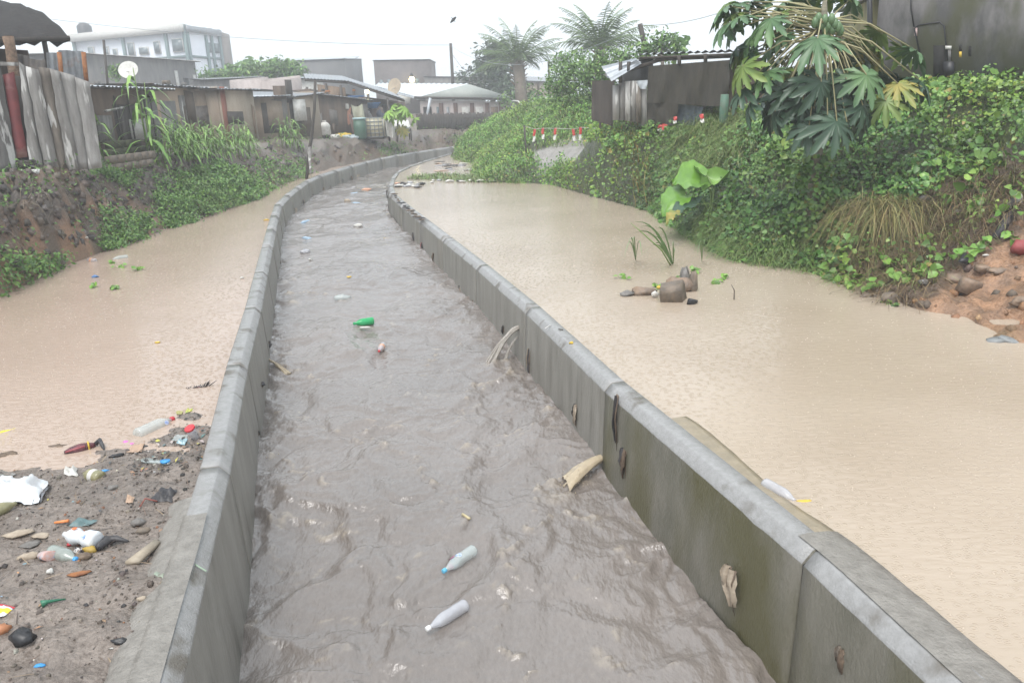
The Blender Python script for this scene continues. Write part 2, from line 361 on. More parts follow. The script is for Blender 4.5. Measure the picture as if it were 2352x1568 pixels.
m_ground = mat('wet_soil', (.1, .08, .06), (.66, .64, .62), rough=.3, scale=22, bump=.9, bscale=38, attr=True, lo=.45, hi=.62, bdist=.03, spec=.5)
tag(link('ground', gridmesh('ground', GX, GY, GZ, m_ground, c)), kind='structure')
# ================================================================ flood water (muddy, standing)
def water_mat(name, col, rough, b):
    m = bpy.data.materials.new(name); m.use_nodes = True; t = m.node_tree; N = t.nodes; L = t.links; B = N['Principled BSDF']
    B.inputs['Roughness'].default_value = rough; B.inputs['IOR'].default_value = 1.42
    tc = N.new('ShaderNodeTexCoord'); nz = N.new('ShaderNodeTexNoise'); nz.inputs['Scale'].default_value = .45; nz.inputs['Detail'].default_value = 4
    L.new(tc.outputs['Object'], nz.inputs['Vector'])
    mx = N.new('ShaderNodeMix'); mx.data_type = 'RGBA'; mx.inputs[6].default_value = tuple(col[0])+(1,); mx.inputs[7].default_value = tuple(col[1])+(1,)
    mr = N.new('ShaderNodeMapRange'); mr.inputs[1].default_value = .35; mr.inputs[2].default_value = .65; L.new(nz.outputs[0], mr.inputs[0]); L.new(mr.outputs[0], mx.inputs[0]); L.new(mx.outputs[2], B.inputs['Base Color'])
    v = N.new('ShaderNodeTexVoronoi'); v.inputs['Scale'].default_value = 17; v.inputs['Randomness'].default_value = 1
    mw = N.new('ShaderNodeMath'); mw.operation = 'MULTIPLY'; mw.inputs[1].default_value = 26; L.new(tc.outputs['Object'], v.inputs['Vector']); L.new(v.outputs['Distance'], mw.inputs[0])
    sn = N.new('ShaderNodeMath'); sn.operation = 'SINE'; L.new(mw.outputs[0], sn.inputs[0])
    dm = N.new('ShaderNodeMapRange'); dm.inputs[1].default_value = .0; dm.inputs[2].default_value = .5; dm.inputs[3].default_value = 1; dm.inputs[4].default_value = 0; L.new(v.outputs['Distance'], dm.inputs[0])
    ml = N.new('ShaderNodeMath'); ml.operation = 'MULTIPLY'; L.new(sn.outputs[0], ml.inputs[0]); L.new(dm.outputs[0], ml.inputs[1])
    n2 = N.new('ShaderNodeTexNoise'); n2.inputs['Scale'].default_value = 13; n2.inputs['Detail'].default_value = 4; mq = N.new('ShaderNodeMapping'); mq.inputs['Scale'].default_value = (.6, 1.7, 1); mq.inputs['Rotation'].default_value = (0, 0, .5); L.new(tc.outputs['Object'], mq.inputs[0]); L.new(mq.outputs[0], n2.inputs['Vector'])
    aa = N.new('ShaderNodeMath'); aa.operation = 'MULTIPLY_ADD'; aa.inputs[1].default_value = 1.0; L.new(n2.outputs[0], aa.inputs[0]); L.new(ml.outputs[0], aa.inputs[2])
    bp = N.new('ShaderNodeBump'); bp.inputs['Strength'].default_value = b; bp.inputs['Distance'].default_value = .02; L.new(aa.outputs[0], bp.inputs['Height']); L.new(bp.outputs[0], B.inputs['Normal'])
    return m
m_pl = water_mat('silty_flood_water', ((.45, .345, .275), (.40, .305, .24)), .11, .25)
m_pr = water_mat('sandy_flood_water', ((.45, .37, .29), (.385, .31, .235)), .11, .25)
def sheetmesh(name, poly, z, m):
    V = [(x, y, z) for x, y in poly]; from mathutils.geometry import tessellate_polygon
    tr = tessellate_polygon([[Vector(v) for v in V]]); tr = [t if (Vector(V[t[1]])-Vector(V[t[0]])).cross(Vector(V[t[2]])-Vector(V[t[0]])).z > 0 else t[::-1] for t in tr]
    me = npmesh(name, V, [i for t in tr for i in t], [3]*len(tr), m); o = link(name, me); tag(o, kind='structure'); return o
LO = offs(LL, .16); RO = offs(RL, -.16)
lo_ = [tuple(p) for p in LO if p[1] < 46]; ro_ = [tuple(p) for p in RO if p[1] < 47]
sheetmesh('flood_water', lo_+[(-9, 46), (-9.6, 20), (-9.6, -6)], WL, m_pl)
sheetmesh('flood_water', [(9.5, -6), (6.5, 12), (5, 20), (2, 30), (0, 47)]+ro_[::-1], WR, m_pr)
# ================================================================ running water in the channel
NS = [0]; y_ = 0
sidx = np.r_[0]; st = .028
dL = np.r_[0, np.cumsum(np.hypot(*np.diff(LL, axis=0).T))]; dR = np.r_[0, np.cumsum(np.hypot(*np.diff(RL, axis=0).T))]
# station parameter by matching y of left line to right line
us = []; u = 0.0
while u < 1:
    us.append(u); yy = np.interp(u, np.linspace(0, 1, len(LL)), LL[:, 1]); du = max(.022, .0045*max(yy, 0))/dL[-1]; u += du*(.8 if yy < 12 else 1)
us.append(1.0); us = np.array(us)
def lerpline(P, d, u): s = u*d[-1]; return np.stack([np.interp(s, d, P[:, 0]), np.interp(s, d, P[:, 1])], 1)
a_ = lerpline(offs(LL, -.02), dL, us); b_ = []
# pair each left station with the nearest right point, monotone
RLs = resamp(offs(RL, .02), .02); j = 0; jj = []
for p in a_:
    k = j+int(np.argmin(np.hypot(RLs[j:j+160, 0]-p[0], RLs[j:j+160, 1]-p[1]))) if j < len(RLs)-1 else j
    j = k; jj.append(k)
jj = np.array(jj, float); ker = np.ones(61)/61; jj = np.convolve(np.pad(jj, 30, 'edge'), ker, 'valid'); b_ = RLs[np.clip(jj.round().astype(int), 0, len(RLs)-1)]
NT = 120; tt = np.linspace(0, 1, NT)
WX = a_[:, None, 0]*(1-tt)+b_[:, None, 0]*tt; WY = a_[:, None, 1]*(1-tt)+b_[:, None, 1]*tt
sx = WX; sy = WY
wx = sx+.35*fbm(sx*1.1, sy*.8, 51, 3); wy = sy+.5*fbm(sx*.9, sy*.9, 52, 3)
def ridged(x, y, s, o=4):
    r = 0; a = 1; k = 1
    for i in range(o): r = r+a*(1-np.abs(pn(x*k, y*k, s+i*7))*2.4); a *= .5; k *= 2.1
    return r
big = fbm(wx*.7, wy*.5, 61, 3)*.095
mid = ridged(wx*1.5+.25*wy, wy*1.15, 63, 3)*.022
fine = ridged(wx*4.6+.8*wy, wy*4.8, 67, 4)*.0115+fbm(wx*11, wy*10, 69, 3)*.010
amp = .55+.45*sst(18, 6, sy)
edge = np.minimum(tt, 1-tt)[None]*3.2
turb = np.clip(.75+.75*fbm(sx*.45, sy*.4, 71, 2)+.5*sst(.6, 0, edge), .35, 1.6)
WZ = (big+mid*1.2*turb+fine*turb*.66)*amp-.03+np.interp(WY, [2, 3.9, 5, 7, 9, 12, 20], [-.40, -.34, -.29, -.24, -.2, -.12, 0])
foam = np.zeros_like(WZ)
RID = [([(575, 1025), (640, 1045), (720, 1085), (760, 1110)], .05, .07), ([(840, 1000), (900, 1040), (945, 1050), (1000, 1110), (1060, 1165)], .075, .075), ([(600, 905), (700, 960), (790, 990)], .03, .06),
       ([(1330, 1160), (1285, 1180), (1240, 1210), (1205, 1250), (1185, 1300), (1170, 1390)], .075, .06), ([(1145, 1440), (1165, 1490), (1215, 1530), (1250, 1568)], .07, .055), ([(1390, 1060), (1330, 1075), (1290, 1100), (1230, 1120), (1215, 1160)], .06, .07),
       ([(1240, 820), (1190, 850), (1130, 880), (1080, 905), (1060, 960)], .055, .06), ([(1130, 770), (1060, 790), (1010, 810), (985, 870)], .045, .06), ([(640, 660), (690, 665), (760, 670), (800, 685)], .035, .08), ([(700, 505), (780, 500), (850, 490), (910, 480)], .04, .12),
       ([(900, 530), (860, 545), (800, 560)], .03, .12), ([(630, 800), (650, 840), (700, 855), (780, 870)], .045, .06), ([(1250, 930), (1270, 960), (1180, 1000), (1060, 1040)], .035, .05), ([(980, 1230), (965, 1270), (960, 1320)], .03, .035), ([(1500, 1290), (1420, 1240), (1380, 1180), (1330, 1170)], .035, .06), ([(640, 1170), (760, 1190), (830, 1200)], .03, .07), ([(690, 1300), (640, 1260), (600, 1250)], .035, .07), ([(1040, 1180), (1035, 1200)], .06, .04), ([(1400, 1420), (1450, 1500), (1440, 1568)], .03, .05)]
JL = [(1298, 1105, .17), (1270, 1130, .12), (1320, 1095, .12), (1128, 838, .13), (1158, 832, .08), (1176, 848, .09), (1068, 744, .09), (672, 643, .10), (664, 670, .10), (674, 692, .10), (656, 812, .09), (658, 852, .09), (1258, 950, .05), (885, 543, .15)]
JL = [tuple(atw(x_, y_)[:2])+(r_,) for x_, y_, r_ in JL]; wn = fbm(sx*3.5, sy*3.5, 81, 4); wn2 = fbm(sx*9, sy*9, 83, 3)
for pl, h, wd in RID:
    q = [tuple(atw(x, y)[:2]) for x, y in pl]; d = pdist(sx+.16*wn+.05*wn2, sy+.16*fbm(sx*3.5, sy*3.5, 85, 3), q)
    g = np.exp(-(d/(wd*.6))**2)*np.clip(.55+1.1*wn+.8*wn2, .0, 1.5); WZ = WZ+h*g*(1+.5*wn2)*.36; foam = np.maximum(foam, g**1.5*(.35+1.1*wn2))
foam = np.maximum(foam, sst(1.5, 2.1, ridged(wx*1.5+.25*wy, wy*1.15, 63, 3)+.6*wn)*.55)
strk = ridged(wx*2.6+.5*wy, wy*1.5-.3*wx, 95, 3); foam = np.maximum(foam, sst(1.45, 1.8, strk+.35*wn2)*.5*sst(-.3, .4, fbm(sx*.6, sy*.5, 97, 2)))
foam = np.clip(foam, 0, .7)
wc = np.array([.205, .178, .16]); fc = np.array([.34, .29, .23]); foam = np.maximum(foam, sum([np.exp(-(((WX-x_)**2+(WY-y_)**2)/r_**2))*(.5+.9*wn) for x_, y_, r_ in JL])); WZ = WZ+.03*sum([np.exp(-(((WX-x_)**2+(WY-y_)**2)/r_**2))*(.5+wn+.8*wn2) for x_, y_, r_ in JL]); foam = np.clip(foam, 0, 1); cc = wc*(1+.12*fbm(sx*.5, sy*.5, 91, 3)[..., None]); cc = cc*(1-foam[..., None])+fc*foam[..., None]
m_run = mat('running_silt_water', (.3, .3, .3), (.86, .85, .84), rough=.045, scale=30, bump=.75, bscale=26, attr=True, spec=.5, bdist=.02)
for n_ in m_run.node_tree.nodes:
    if n_.type == 'MAPPING': n_.inputs['Scale'].default_value = (1, .5, 1); n_.inputs['Rotation'].default_value = (0, 0, .25)
m_run.node_tree.nodes['Principled BSDF'].inputs['IOR'].default_value = 1.75
tag(link('channel_water', gridmesh('channel_water', WX, WY, WZ, m_run, cc)), kind='structure')
def wz(x, y):
    i = np.argmin((WX-x)**2+(WY-y)**2); return float(WZ.reshape(-1)[i])
# ================================================================ channel walls, one part for each cast length
m_face = mat('wet_concrete_face', (.17, .158, .13), (.11, .105, .08), rough=.4, scale=4.2, bump=.5, bscale=60, streak=2.5, c3=(.09, .083, .042), c3s=1.3, c3r=(.42, .58))
m_face0 = mat('pale_concrete_face', (.225, .212, .188), (.155, .145, .125), rough=.4, scale=5, bump=.4, bscale=60, streak=6, c3=(.085, .08, .065), c3r=(.60, .72), c3s=3)
m_cap = mat('wet_concrete_top', (.315, .31, .305), (.26, .255, .248), rough=.2, scale=22, bump=.3, bscale=90, c3=(.15, .135, .115), c3r=(.56, .70), c3s=4)
m_gap = mat('dark_joint_filler', (.03, .03, .03), rough=.8)
def panel(p0, p1, side, parent, near, j0, j1):
    d = p1-p0; Lg = np.hypot(*d); d = d/Lg; nrm = np.array([-d[1], d[0]])*side  # outward
    g = .009; n = max(2, int(Lg/.12)) if p0[1] < 14 else 4
    prof = [(-.05, -.7), (0, .52), (.010, .535), (.062, .592), (.074, .60), (.192, .602), (.205, .59), (.205, -.7)]
    mats_ = [0, 1, 1, 1, 1, 1, 0]; V = []; fs = []; mi = []
    for i in range(n+1):
        s = g+(Lg-2*g)*i/n; e = 1 if 0 < i < n else 0
        # corners of each length are turned to the mean direction of the neighbours so that the bend closes
        a = j0*(1-i/n)+j1*(i/n); a = a/np.hypot(*a)
        for k, (o, z) in enumerate(prof):
            jit = .002*pn(np.array(s*5+p0[0]*3), np.array(k*3.1+p0[1]), 5) if near else 0
            chip = 0
            if near and k in (1, 2, 3, 4): chip = -.006*max(0, float(pn(np.array(s*9+p0[1]*7), np.array(k*.3), 9))-.25)*4
            q = p0+d*s+a*(o+float(jit)); V.append((q[0], q[1], z+chip+.4*float(jit)))
    m = len(prof)
    for i in range(n):
        for k in range(m-1):
            f = (i*m+k, i*m+k+1, (i+1)*m+k+1, (i+1)*m+k); fs.append(f if side > 0 else f[::-1]); mi.append(mats_[k])
    fs.append(tuple(range(m)) if side < 0 else tuple(range(m))[::-1]); mi.append(0); e = n*m; fs.append(tuple(e+k for k in range(m))[::-1] if side < 0 else tuple(e+k for k in range(m))); mi.append(0)
    M = MB(); M.add(V, fs); M.m = mi
    return M.build('wall_panel', [m_face if side < 0 and p0[1] < 6.5 else m_face0, m_cap], parent)
def wallrun(J, side, label):
    r = empty('channel_wall', (J[0][0], J[0][1], 0), label, 'wall')
    T = np.gradient(J, axis=0); T /= np.hypot(T[:, 0], T[:, 1])[:, None]; NN = np.stack([-T[:, 1], T[:, 0]], 1)*side
    for i in range(len(J)-1): panel(J[i], J[i+1], side, r, J[i][1] < 14, NN[i], NN[i+1])
    M = MB()
    for i in range(1, len(J)-1):
        a = NN[i]; p = J[i]; t = T[i]*.012
        q = [p+a*.006-t, p+a*.006+t, p+a*.197+t, p+a*.197-t]
        M.hexa([(v[0], v[1], -.7) for v in q]+[(v[0], v[1], z) for v, z in zip(q, (.515, .515, .592, .592))])
    M.build('joint_filler', m_gap, r)
    return r
WLr = wallrun(LJ, 1, 'long precast concrete wall along the side of the channel next to the shacks and mud')
WRr = wallrun(RJ, -1, 'long precast concrete wall between the channel and the wide sandy flood pool')
# shelf of old footing just awash behind the wall, and cement skirt against the mud
m_rc = mat('rough_cement', (.27, .25, .225), (.19, .175, .155), rough=.4, scale=12, bump=.7, bscale=50); m_ledge = mat('silty_footing', (.33, .27, .19), (.25, .21, .15), rough=.3, scale=7, bump=.3, bscale=40)
def strip(line, o0, o1, z0, z1, name, m, par, wob, s):
    A = offs(line, o0); B = offs(line, o1); sg = 1 if o0 > 0 else -1; k = np.arange(len(line)); wv = wob*fbm(k*.13, k*0+s, s, 4)
    A3 = np.c_[A, np.full(len(A), z0)+.0015*fbm(k*.2, k*0+.3, s+3, 3)]; T = np.gradient(line, axis=0); T /= np.hypot(*T.T)[:, None]; nn = np.stack([-T[:, 1], T[:, 0]], 1)*sg
    rows = [A3]
    for f_ in (.25, .5, .75, 1): P_ = A+(B-A)*f_+nn*(wv*f_)[:, None]; rows.append(np.c_[P_, z0+(z1-z0)*(f_**2)+.0035*fbm(k*.25, k*0+f_*5, s+5, 3)])
    rows.append(np.c_[rows[-1][:, :2], np.full(len(A), .2)]); R_ = np.array(rows)
    o = link(name, gridmesh(name, R_[..., 0], R_[..., 1], R_[..., 2], m)); o.parent = par; o.matrix_parent_inverse = Matrix.Translation(-par.location); return o
P = resamp(RL, .05); P = P[(P[:, 1] > 1.0) & (P[:, 1] < 5.9)]; strip(P, -.207, -.37, WR+.012, WR+.004, 'footing_ledge', m_ledge, WRr, .006, 3); P = P[P[:, 1] < 4.02]; strip(P, -.078, -.36, .609, .572, 'rough_cement_top', m_rc, WRr, .006, 5)
P = resamp(LL, .05); P = P[(P[:, 1] > 1.0) & (P[:, 1] < 4.9)]; strip(P, .20, .36, .60, .55, 'cement_skirt', m_rc, WLr, .03, 7); P = P[P[:, 1] < 4.62]; strip(P, .076, .225, .613, .611, 'rough_cement_top', m_rc, WLr, .004, 9)
# ================================================================ rain haze
M = MB(); M.box((0, 100, 11), (680, 480, 26)); hz = M.build('haze', mat('x', (1, 1, 1)), kind='stuff')
hm = bpy.data.materials.new('rain_haze'); hm.use_nodes = True; hm.node_tree.nodes.remove(hm.node_tree.nodes['Principled BSDF'])
pv = hm.node_tree.nodes.new('ShaderNodeVolumePrincipled'); pv.inputs['Density'].default_value = .0029; pv.inputs['Color'].default_value = (.93, .96, 1, 1)
hm.node_tree.links.new(pv.outputs[0], hm.node_tree.nodes['Material Output'].inputs['Volume']); hz.data.materials[0] = hm
# ================================================================ shared materials
m_plankg = mat('weathered_grey_plank', (.24, .225, .21), (.12, .11, .10), rough=.75, scale=7, bump=.9, bscale=24, streak=5, c3=(.46, .45, .43), c3r=(.60, .64))
PLG = [mat('weathered_plank_%s' % n_, c1_, c2_, rough=.75, scale=9, bump=.5, bscale=30, streak=6, c3=(.48, .47, .45), c3r=(.58, .62), c3s=7) for n_, c1_, c2_ in (('ashen', (.27, .26, .245), (.15, .14, .13)), ('brownish', (.21, .18, .15), (.11, .095, .08)), ('dark', (.16, .15, .14), (.09, .085, .08)), ('pale', (.33, .32, .305), (.2, .19, .18)))]
m_plankd = mat('dark_wet_plank', (.075, .062, .052), (.04, .034, .03), rough=.7, scale=6, bump=.5, streak=8)
m_plankb = mat('brown_plank', (.22, .15, .10), (.13, .09, .06), rough=.75, scale=6, bump=.4, streak=6)
m_red = mat('dark_red_sheet_steel', (.19, .035, .035), (.13, .028, .028), rough=.4, scale=4, bump=.15, c3=(.30, .16, .14), c3r=(.62, .7))
m_rust = mat('rusty_steel', (.36, .15, .05), (.16, .06, .03), rough=.75, scale=9, bump=.4)
m_zinc = mat('grey_corrugated_zinc', (.30, .32, .34), (.20, .21, .22), rough=.4, scale=5, metal=.25, c3=(.20, .12, .08), c3r=(.60, .72))
m_zincl = mat('pale_corrugated_zinc', (.50, .53, .56), (.40, .43, .46), rough=.35, scale=4, metal=.2)
m_zincd = mat('dark_old_zinc', (.10, .09, .085), (.17, .15, .13), rough=.6, scale=6)
m_thatch = mat('sodden_dark_roofing', (.028, .022, .02), (.012, .011, .011), rough=.85, scale=9, bump=1, bscale=30, streak=.3)
m_tan = mat('tan_mud_render', (.30, .235, .175), (.215, .165, .125), rough=.85, scale=2.5, bump=.3, streak=2.5, c3=(.15, .12, .095), c3r=(.55, .75))
m_tan2 = mat('pale_tan_render', (.36, .30, .235), (.27, .215, .165), rough=.85, scale=2, bump=.3, streak=3)
m_dbrown = mat('dark_brown_board_wall', (.13, .095, .07), (.075, .055, .042), rough=.8, scale=4, streak=6, bump=.4)
m_pink = mat('washed_pale_render', (.44, .385, .365), (.36, .31, .29), rough=.8, scale=2.2, streak=2)
m_white = mat('dirty_white_paint', (.62, .61, .58), (.46, .44, .40), rough=.6, scale=6, bump=.15)
m_conc = mat('grey_block_render', (.19, .18, .17), (.12, .115, .11), rough=.8, scale=3, streak=4, bump=.4)
m_dark = mat('dark_opening', (.018, .017, .016), rough=.9)
m_black = mat('black_plastic', (.02, .02, .022), rough=.4)
m_moss = mat('mossy_block', (.075, .085, .035), (.05, .05, .03), rough=.85, scale=8, bump=.5)
m_block = mat('wet_block', (.22, .18, .14), (.13, .11, .09), rough=.8, scale=9, bump=.4)
m_glass = mat('dull_window_glass', (.16, .2, .21), (.10, .13, .14), rough=.15, scale=3)
Z_ = lambda x, y, Y: atd(x, y, Y)
def uz(v): return Vector(tuple(map(float, v)))
def gnd(x, y): return tz(x, y)
def hillface(M, px, Y, zt, zb):   # nothing
    pass
def P2(x, y, Y): return atd(x, y, Y)
# a wall that faces the camera side between two surveyed points, with own depth behind it
def house(label, L_, R_, zb, depth, mats, name='shack', cat='shack', roof=None, over=.25, rth=.05, zback=0):
    """L_,R_: (px, py_top, Y) front corners at the eaves. returns root, frame helper"""
    a = atd(*L_); b = atd(*R_); d = (b-a)[:2]; Ln = np.hypot(*d); d = d/Ln; n = np.array([-d[1], d[0]])
    if n[1] < 0: n = -n
    r = empty(name, ((a[0]+b[0])/2, (a[1]+b[1])/2, zb), label, cat)
    zl, zr = a[2], b[2]
    def pt(u, o, z): return np.array([a[0]+d[0]*u*Ln+n[0]*o, a[1]+d[1]*u*Ln+n[1]*o, z])
    def ztop(u): return zl+(zr-zl)*u
    wm, rm = mats
    def wallpart(nm, u0, u1, o0, o1, z0, z1f, m, th=.12):
        M = MB(); p, q = pt(u0, o0, 0), pt(u1, o1, 0); M.wall(p, q, z0, z1f(u0), th, zt2=z1f(u1)); return M.build(nm, m, r)
    wallpart('front_wall', 0, 1, 0, 0, zb-.3, lambda u: ztop(u)-.02, wm)
    wallpart('side_wall', .004, .004, .07, depth, zb-.3, lambda u: ztop(u)+zback*.5-.02, wm); wallpart('side_wall', .996, .996, .07, depth, zb-.3, lambda u: ztop(u)+zback*.5-.02, wm)
    wallpart('back_wall', 0, 1, depth, depth, zb-.3, lambda u: ztop(u)+zback-.02, wm)
    if rm is not None:
        e = over/Ln; M = MB()
        A, B, C_, D_ = pt(-e, -over, zl+.03), pt(1+e, -over, zr+.03), pt(1+e, depth+.2, zr+.03+zback), pt(-e, depth+.2, zl+.03+zback)
        M.corr([A, B, C_, D_], pitch=.18, amp=.022, rag=.10); M.slab([A-[0, 0, .035], B-[0, 0, .035], C_-[0, 0, .035], D_-[0, 0, .035]], .03, 1); M.build('roof', [rm, m_plankd], r)
    return r, pt, ztop, Ln
def patch(r, pt, u0, u1, z0, z1, m, name, o=-.075, th=.02, label=None, sh=0):
    M = MB(); a, b = pt(u0, o, z0), pt(u1, o, z0); t = np.array([a-a*0, b]); n = pt(0, -1, 0)-pt(0, 0, 0)
    q = [pt(u0, o, z0), pt(u1, o, z0), pt(u1, o+th, z0), pt(u0, o+th, z0), pt(u0+sh, o, z1), pt(u1+sh, o, z1), pt(u1+sh, o+th, z1), pt(u0+sh, o+th, z1)]
    M.hexa(q); return M.build(name, m, r, label=label)
# ================================================================ board fence with the red door, near left
r = empty('board_fence', (-11.4, 16.5, 2.05), 'tall fence of weathered grey boards with a dark red door beside the mud bank', 'fence')
fa = atd(-300, 420, 15.0); fb = atd(235, 385, 17.6)
def fpt(px, py): # point on the fence plane seen along that ray
    d = ray(px, py); nn = np.array([-(fb[1]-fa[1]), fb[0]-fa[0]]); k = ((fa[0])*nn[0]+(fa[1])*nn[1])/(d[0]*nn[0]+d[1]*nn[1]); return np.array([0, 0, EYE])+d*k
fn = np.array([(fb[1]-fa[1]), -(fb[0]-fa[0]), 0]); fn /= np.linalg.norm(fn); fn = -fn if fn[1] > 0 else fn
def board(nm, bl, br, tr, tl, off, m, n=7, rag=.02, th=.03, label=None, par=None):
    M = MB(); c = [fpt(*p)+fn*off for p in (bl, br, tr, tl)]; s0 = random.uniform(0, 50); b0 = len(M.v)
    for i in range(n+1):
        t = i/n; l = c[0]+(c[3]-c[0])*t; q = c[1]+(c[2]-c[1])*t; e = (q-l)/(np.linalg.norm(q-l)+1e-9)
        l = l+e*rag*random.uniform(-1, 1); q = q+e*rag*random.uniform(-1, 1); w_ = fn*(.004*math.sin(t*3+s0))
        for p in (l+w_, q+w_, q+w_-fn*th, l+w_-fn*th): M.v.append(tuple(p))
    for i in range(n):
        for k in range(4): a = i*4+k; b_ = i*4+(k+1) % 4; M.f.append((a, b_, b_+4, a+4)); M.m.append(0)
    M.f += [(3, 2, 1, 0), tuple(n*4+k for k in range(4))]; M.m += [0, 0]
    return M.build(nm, m, par or r, label=label)
for bl, br, tr, tl, of in [((-150, 415), (-82, 410), (-140, 128), (-205, 122), 0), ((-84, 412), (-20, 408), (-72, 138), (-142, 128), .03), ((-22, 405), (42, 392), (2, 148), (-74, 140), 0),
                       ((68, 382), (106, 392), (58, 150), (42, 146), .0), ((104, 392), (136, 388), (88, 158), (56, 150), .035), ((135, 391), (158, 389), (114, 158), (87, 158), 0),
                       ((156, 391), (182, 388), (136, 162), (112, 156), .03), ((181, 390), (206, 387), (172, 172), (134, 162), 0), ((205, 389), (236, 385), (206, 190), (170, 174), .025)]:
    board('fence_board', (bl[0]+.2, bl[1]), (br[0]-.4, br[1]), (tr[0]-.4, tr[1]+random.uniform(-5, 4)), (tl[0]+1, tl[1]+random.uniform(-5, 4)), of, PLG[int(abs(bl[0]*7)) % 4], n=12, rag=.014)
M = MB(); q_ = [fpt(*p)-fn*.12 for p in ((-150, 400), (232, 380), (202, 196), (-205, 140))]; M.hexa([q_[0]-fn*.03, q_[1]-fn*.03, q_[1], q_[0], q_[3]-fn*.03, q_[2]-fn*.03, q_[2], q_[3]]); M.build('backing_frame', m_plankd, r)  # dark panel added behind the boards so the gaps look shaded
d_ = board('door', (40, 364), (64, 361), (33, 165), (6, 172), -.03, m_red, th=.05, label='dark red steel door')
board('door_edge', (60, 362), (69, 358), (56, 262), (46, 264), .01, m_rust, par=d_)
board('door_sill', (38, 384), (84, 378), (78, 366), (36, 370), .02, m_plankd)
board('top_rail', (-60, 152), (42, 152), (42, 144), (-60, 140), .05, m_plankg)
M = MB(); M.box(fpt(62, 398)+fn*.25+[0, 0, .03], (.42, .28, .1), Matrix.Rotation(.3, 3, 'Z')); M.build('foam_block', mat('dirty_white_foam', (.7, .7, .67), rough=.6), label='white foam slab lying under the red door', cat='debris')
for o in [bpy.data.objects['foam_block']]: pass
# open shelter behind the fence
r = empty('open_shelter', tuple(atd(60, 260, 19)), 'dark roofed open shelter on poles rising behind the board fence', 'shelter')
e0, e1 = atd(-330, 92, 17), atd(158, 77, 19.5); r0, r1 = atd(-330, -60, 21), atd(48, 10, 21.5)
M = MB(); n = 26
for k in range(2):
    b0 = len(M.v)
    for j in range(7):
        for i in range(n+1):
            u = i/n; t = j/6; p = (e0+(e1-e0)*u)*(1-t)+(r0+(r1-r0)*u)*t
            bow = .10*math.sin(PI*t)*(u**1.5); p = p+[0, 0, bow+.05*math.sin(u*39+j*2.1)*random.uniform(.2, 1)-(.10 if k else 0)+(0 if j else -random.uniform(0, .16))]
            M.v.append(tuple(p))
    for j in range(6):
        for i in range(n): q = b0+j*(n+1)+i; M.f.append((q, q+1, q+n+2, q+n+1)); M.m.append(0)
M.build('roof', m_thatch, r, smooth=False)
M = MB(); M.tube([e0-[0, 0, .1], e1-[0, 0, .10]], .06, 5); M.tube([atd(-100, 88, 19), atd(150, 84, 20)], .05, 5); M.build('eaves_pole', m_plankd, r)
M = MB(); M.tube([atd(18, 84, 18.6), atd(24, 110, 18.6), atd(30, 150, 18.6), atd(48, 260, 18.6)], [.12, .11, .12, .13], 8); M.build('post', mat('bark_post', (.26, .17, .11), (.12, .08, .055), rough=.8, scale=14, bump=.8), r)
M = MB(); M.tube([atd(98, 78, 19.3), atd(106, 120, 19.3), atd(122, 230, 19.3)], .055, 6); M.build('post', m_plankd, r)
M = MB(); M.wall(atd(-260, 120, 20.6), atd(62, 112, 20.6), 1.6, float(atd(30, 84, 20.6)[2]), .06, zt2=float(atd(62, 116, 20.6)[2])); M.build('back_wall', m_dbrown, r)
r = empty('zinc_screen', tuple(atd(130, 300, 18.6)), 'old corrugated zinc screen showing above the board fence', 'screen')
M = MB(); M.corr([atd(62, 330, 18.8), atd(122, 330, 18.8), atd(104, 140, 18.8), atd(40, 128, 18.8)], .14, .03, rag=.05); M.build('zinc_sheet', m_zincd, r, label='darker zinc sheet')
M = MB(); M.corr([atd(122, 330, 18.6), atd(222, 330, 18.9), atd(197, 119, 18.9), atd(106, 118, 18.6)], .14, .03, rag=.03); M.build('zinc_sheet', m_zinc, r, label='paler grey zinc sheet')
for x in (136, 192): M = MB(); M.tube([atd(x, 120, 18.5), atd(x+8, 200, 18.5)], .05, 5); M.build('rusty_batten', m_rust, r)
# ================================================================ row of shacks along the left bank
VZ = lambda Y: float(np.interp(Y, [20, 26, 38, 46, 60], [2.1, 2.05, 1.85, 1.56, 1.6]))
r, pt, zt, Ln = house('low dark shack of patched panels under a ragged silver roof beside the fence', (150, 200, 23), (350, 208, 27), 2.0, 4, (m_dbrown, m_zincl), zback=.25, over=.5)
patch(r, pt, .44, .70, 2.45, 3.55, m_plankd, 'wall_board'); patch(r, pt, .60, .80, 2.45, 3.1, mat('whitewashed_tin', (.46, .44, .41), (.28, .26, .24), rough=.6, scale=12, streak=.15), 'patch_panel', -.10, label='whitewashed patch of ribbed tin')
patch(r, pt, .80, .995, 2.3, 3.75, m_conc, 'patch_panel', -.09); 
for u in (.46, .62, .82, .9): patch(r, pt, u, u+.012, 2.2, 3.8, m_plankd, 'wall_post', -.13, .04)
M = MB(); M.tube([pt(.2, -.5, 3.35), pt(.42, -.5, 3.45)], .035, 5); M.build('prop_pole', m_plankg, r)
r, pt, zt, Ln = house('narrow grey brown shack between the dark shack and the tall tan one', (352, 196, 30), (440, 204, 32), 1.98, 5, (m_tan, m_zinc), zback=.2, over=.3)
patch(r, pt, .05, .45, 2.0, 3.7, m_conc, 'patch_panel'); patch(r, pt, .55, .72, 2.0, 3.9, m_plankg, 'wall_board'); patch(r, pt, .8, .97, 2.0, 3.85, m_plankb, 'wall_board')
r, pt, zt, Ln = house('tan plastered shack with a whitish roof edge standing behind the maize', (428, 203, 35), (500, 204, 36.2), 1.9, 6, (m_tan, m_zincl), zback=.25, over=.35)
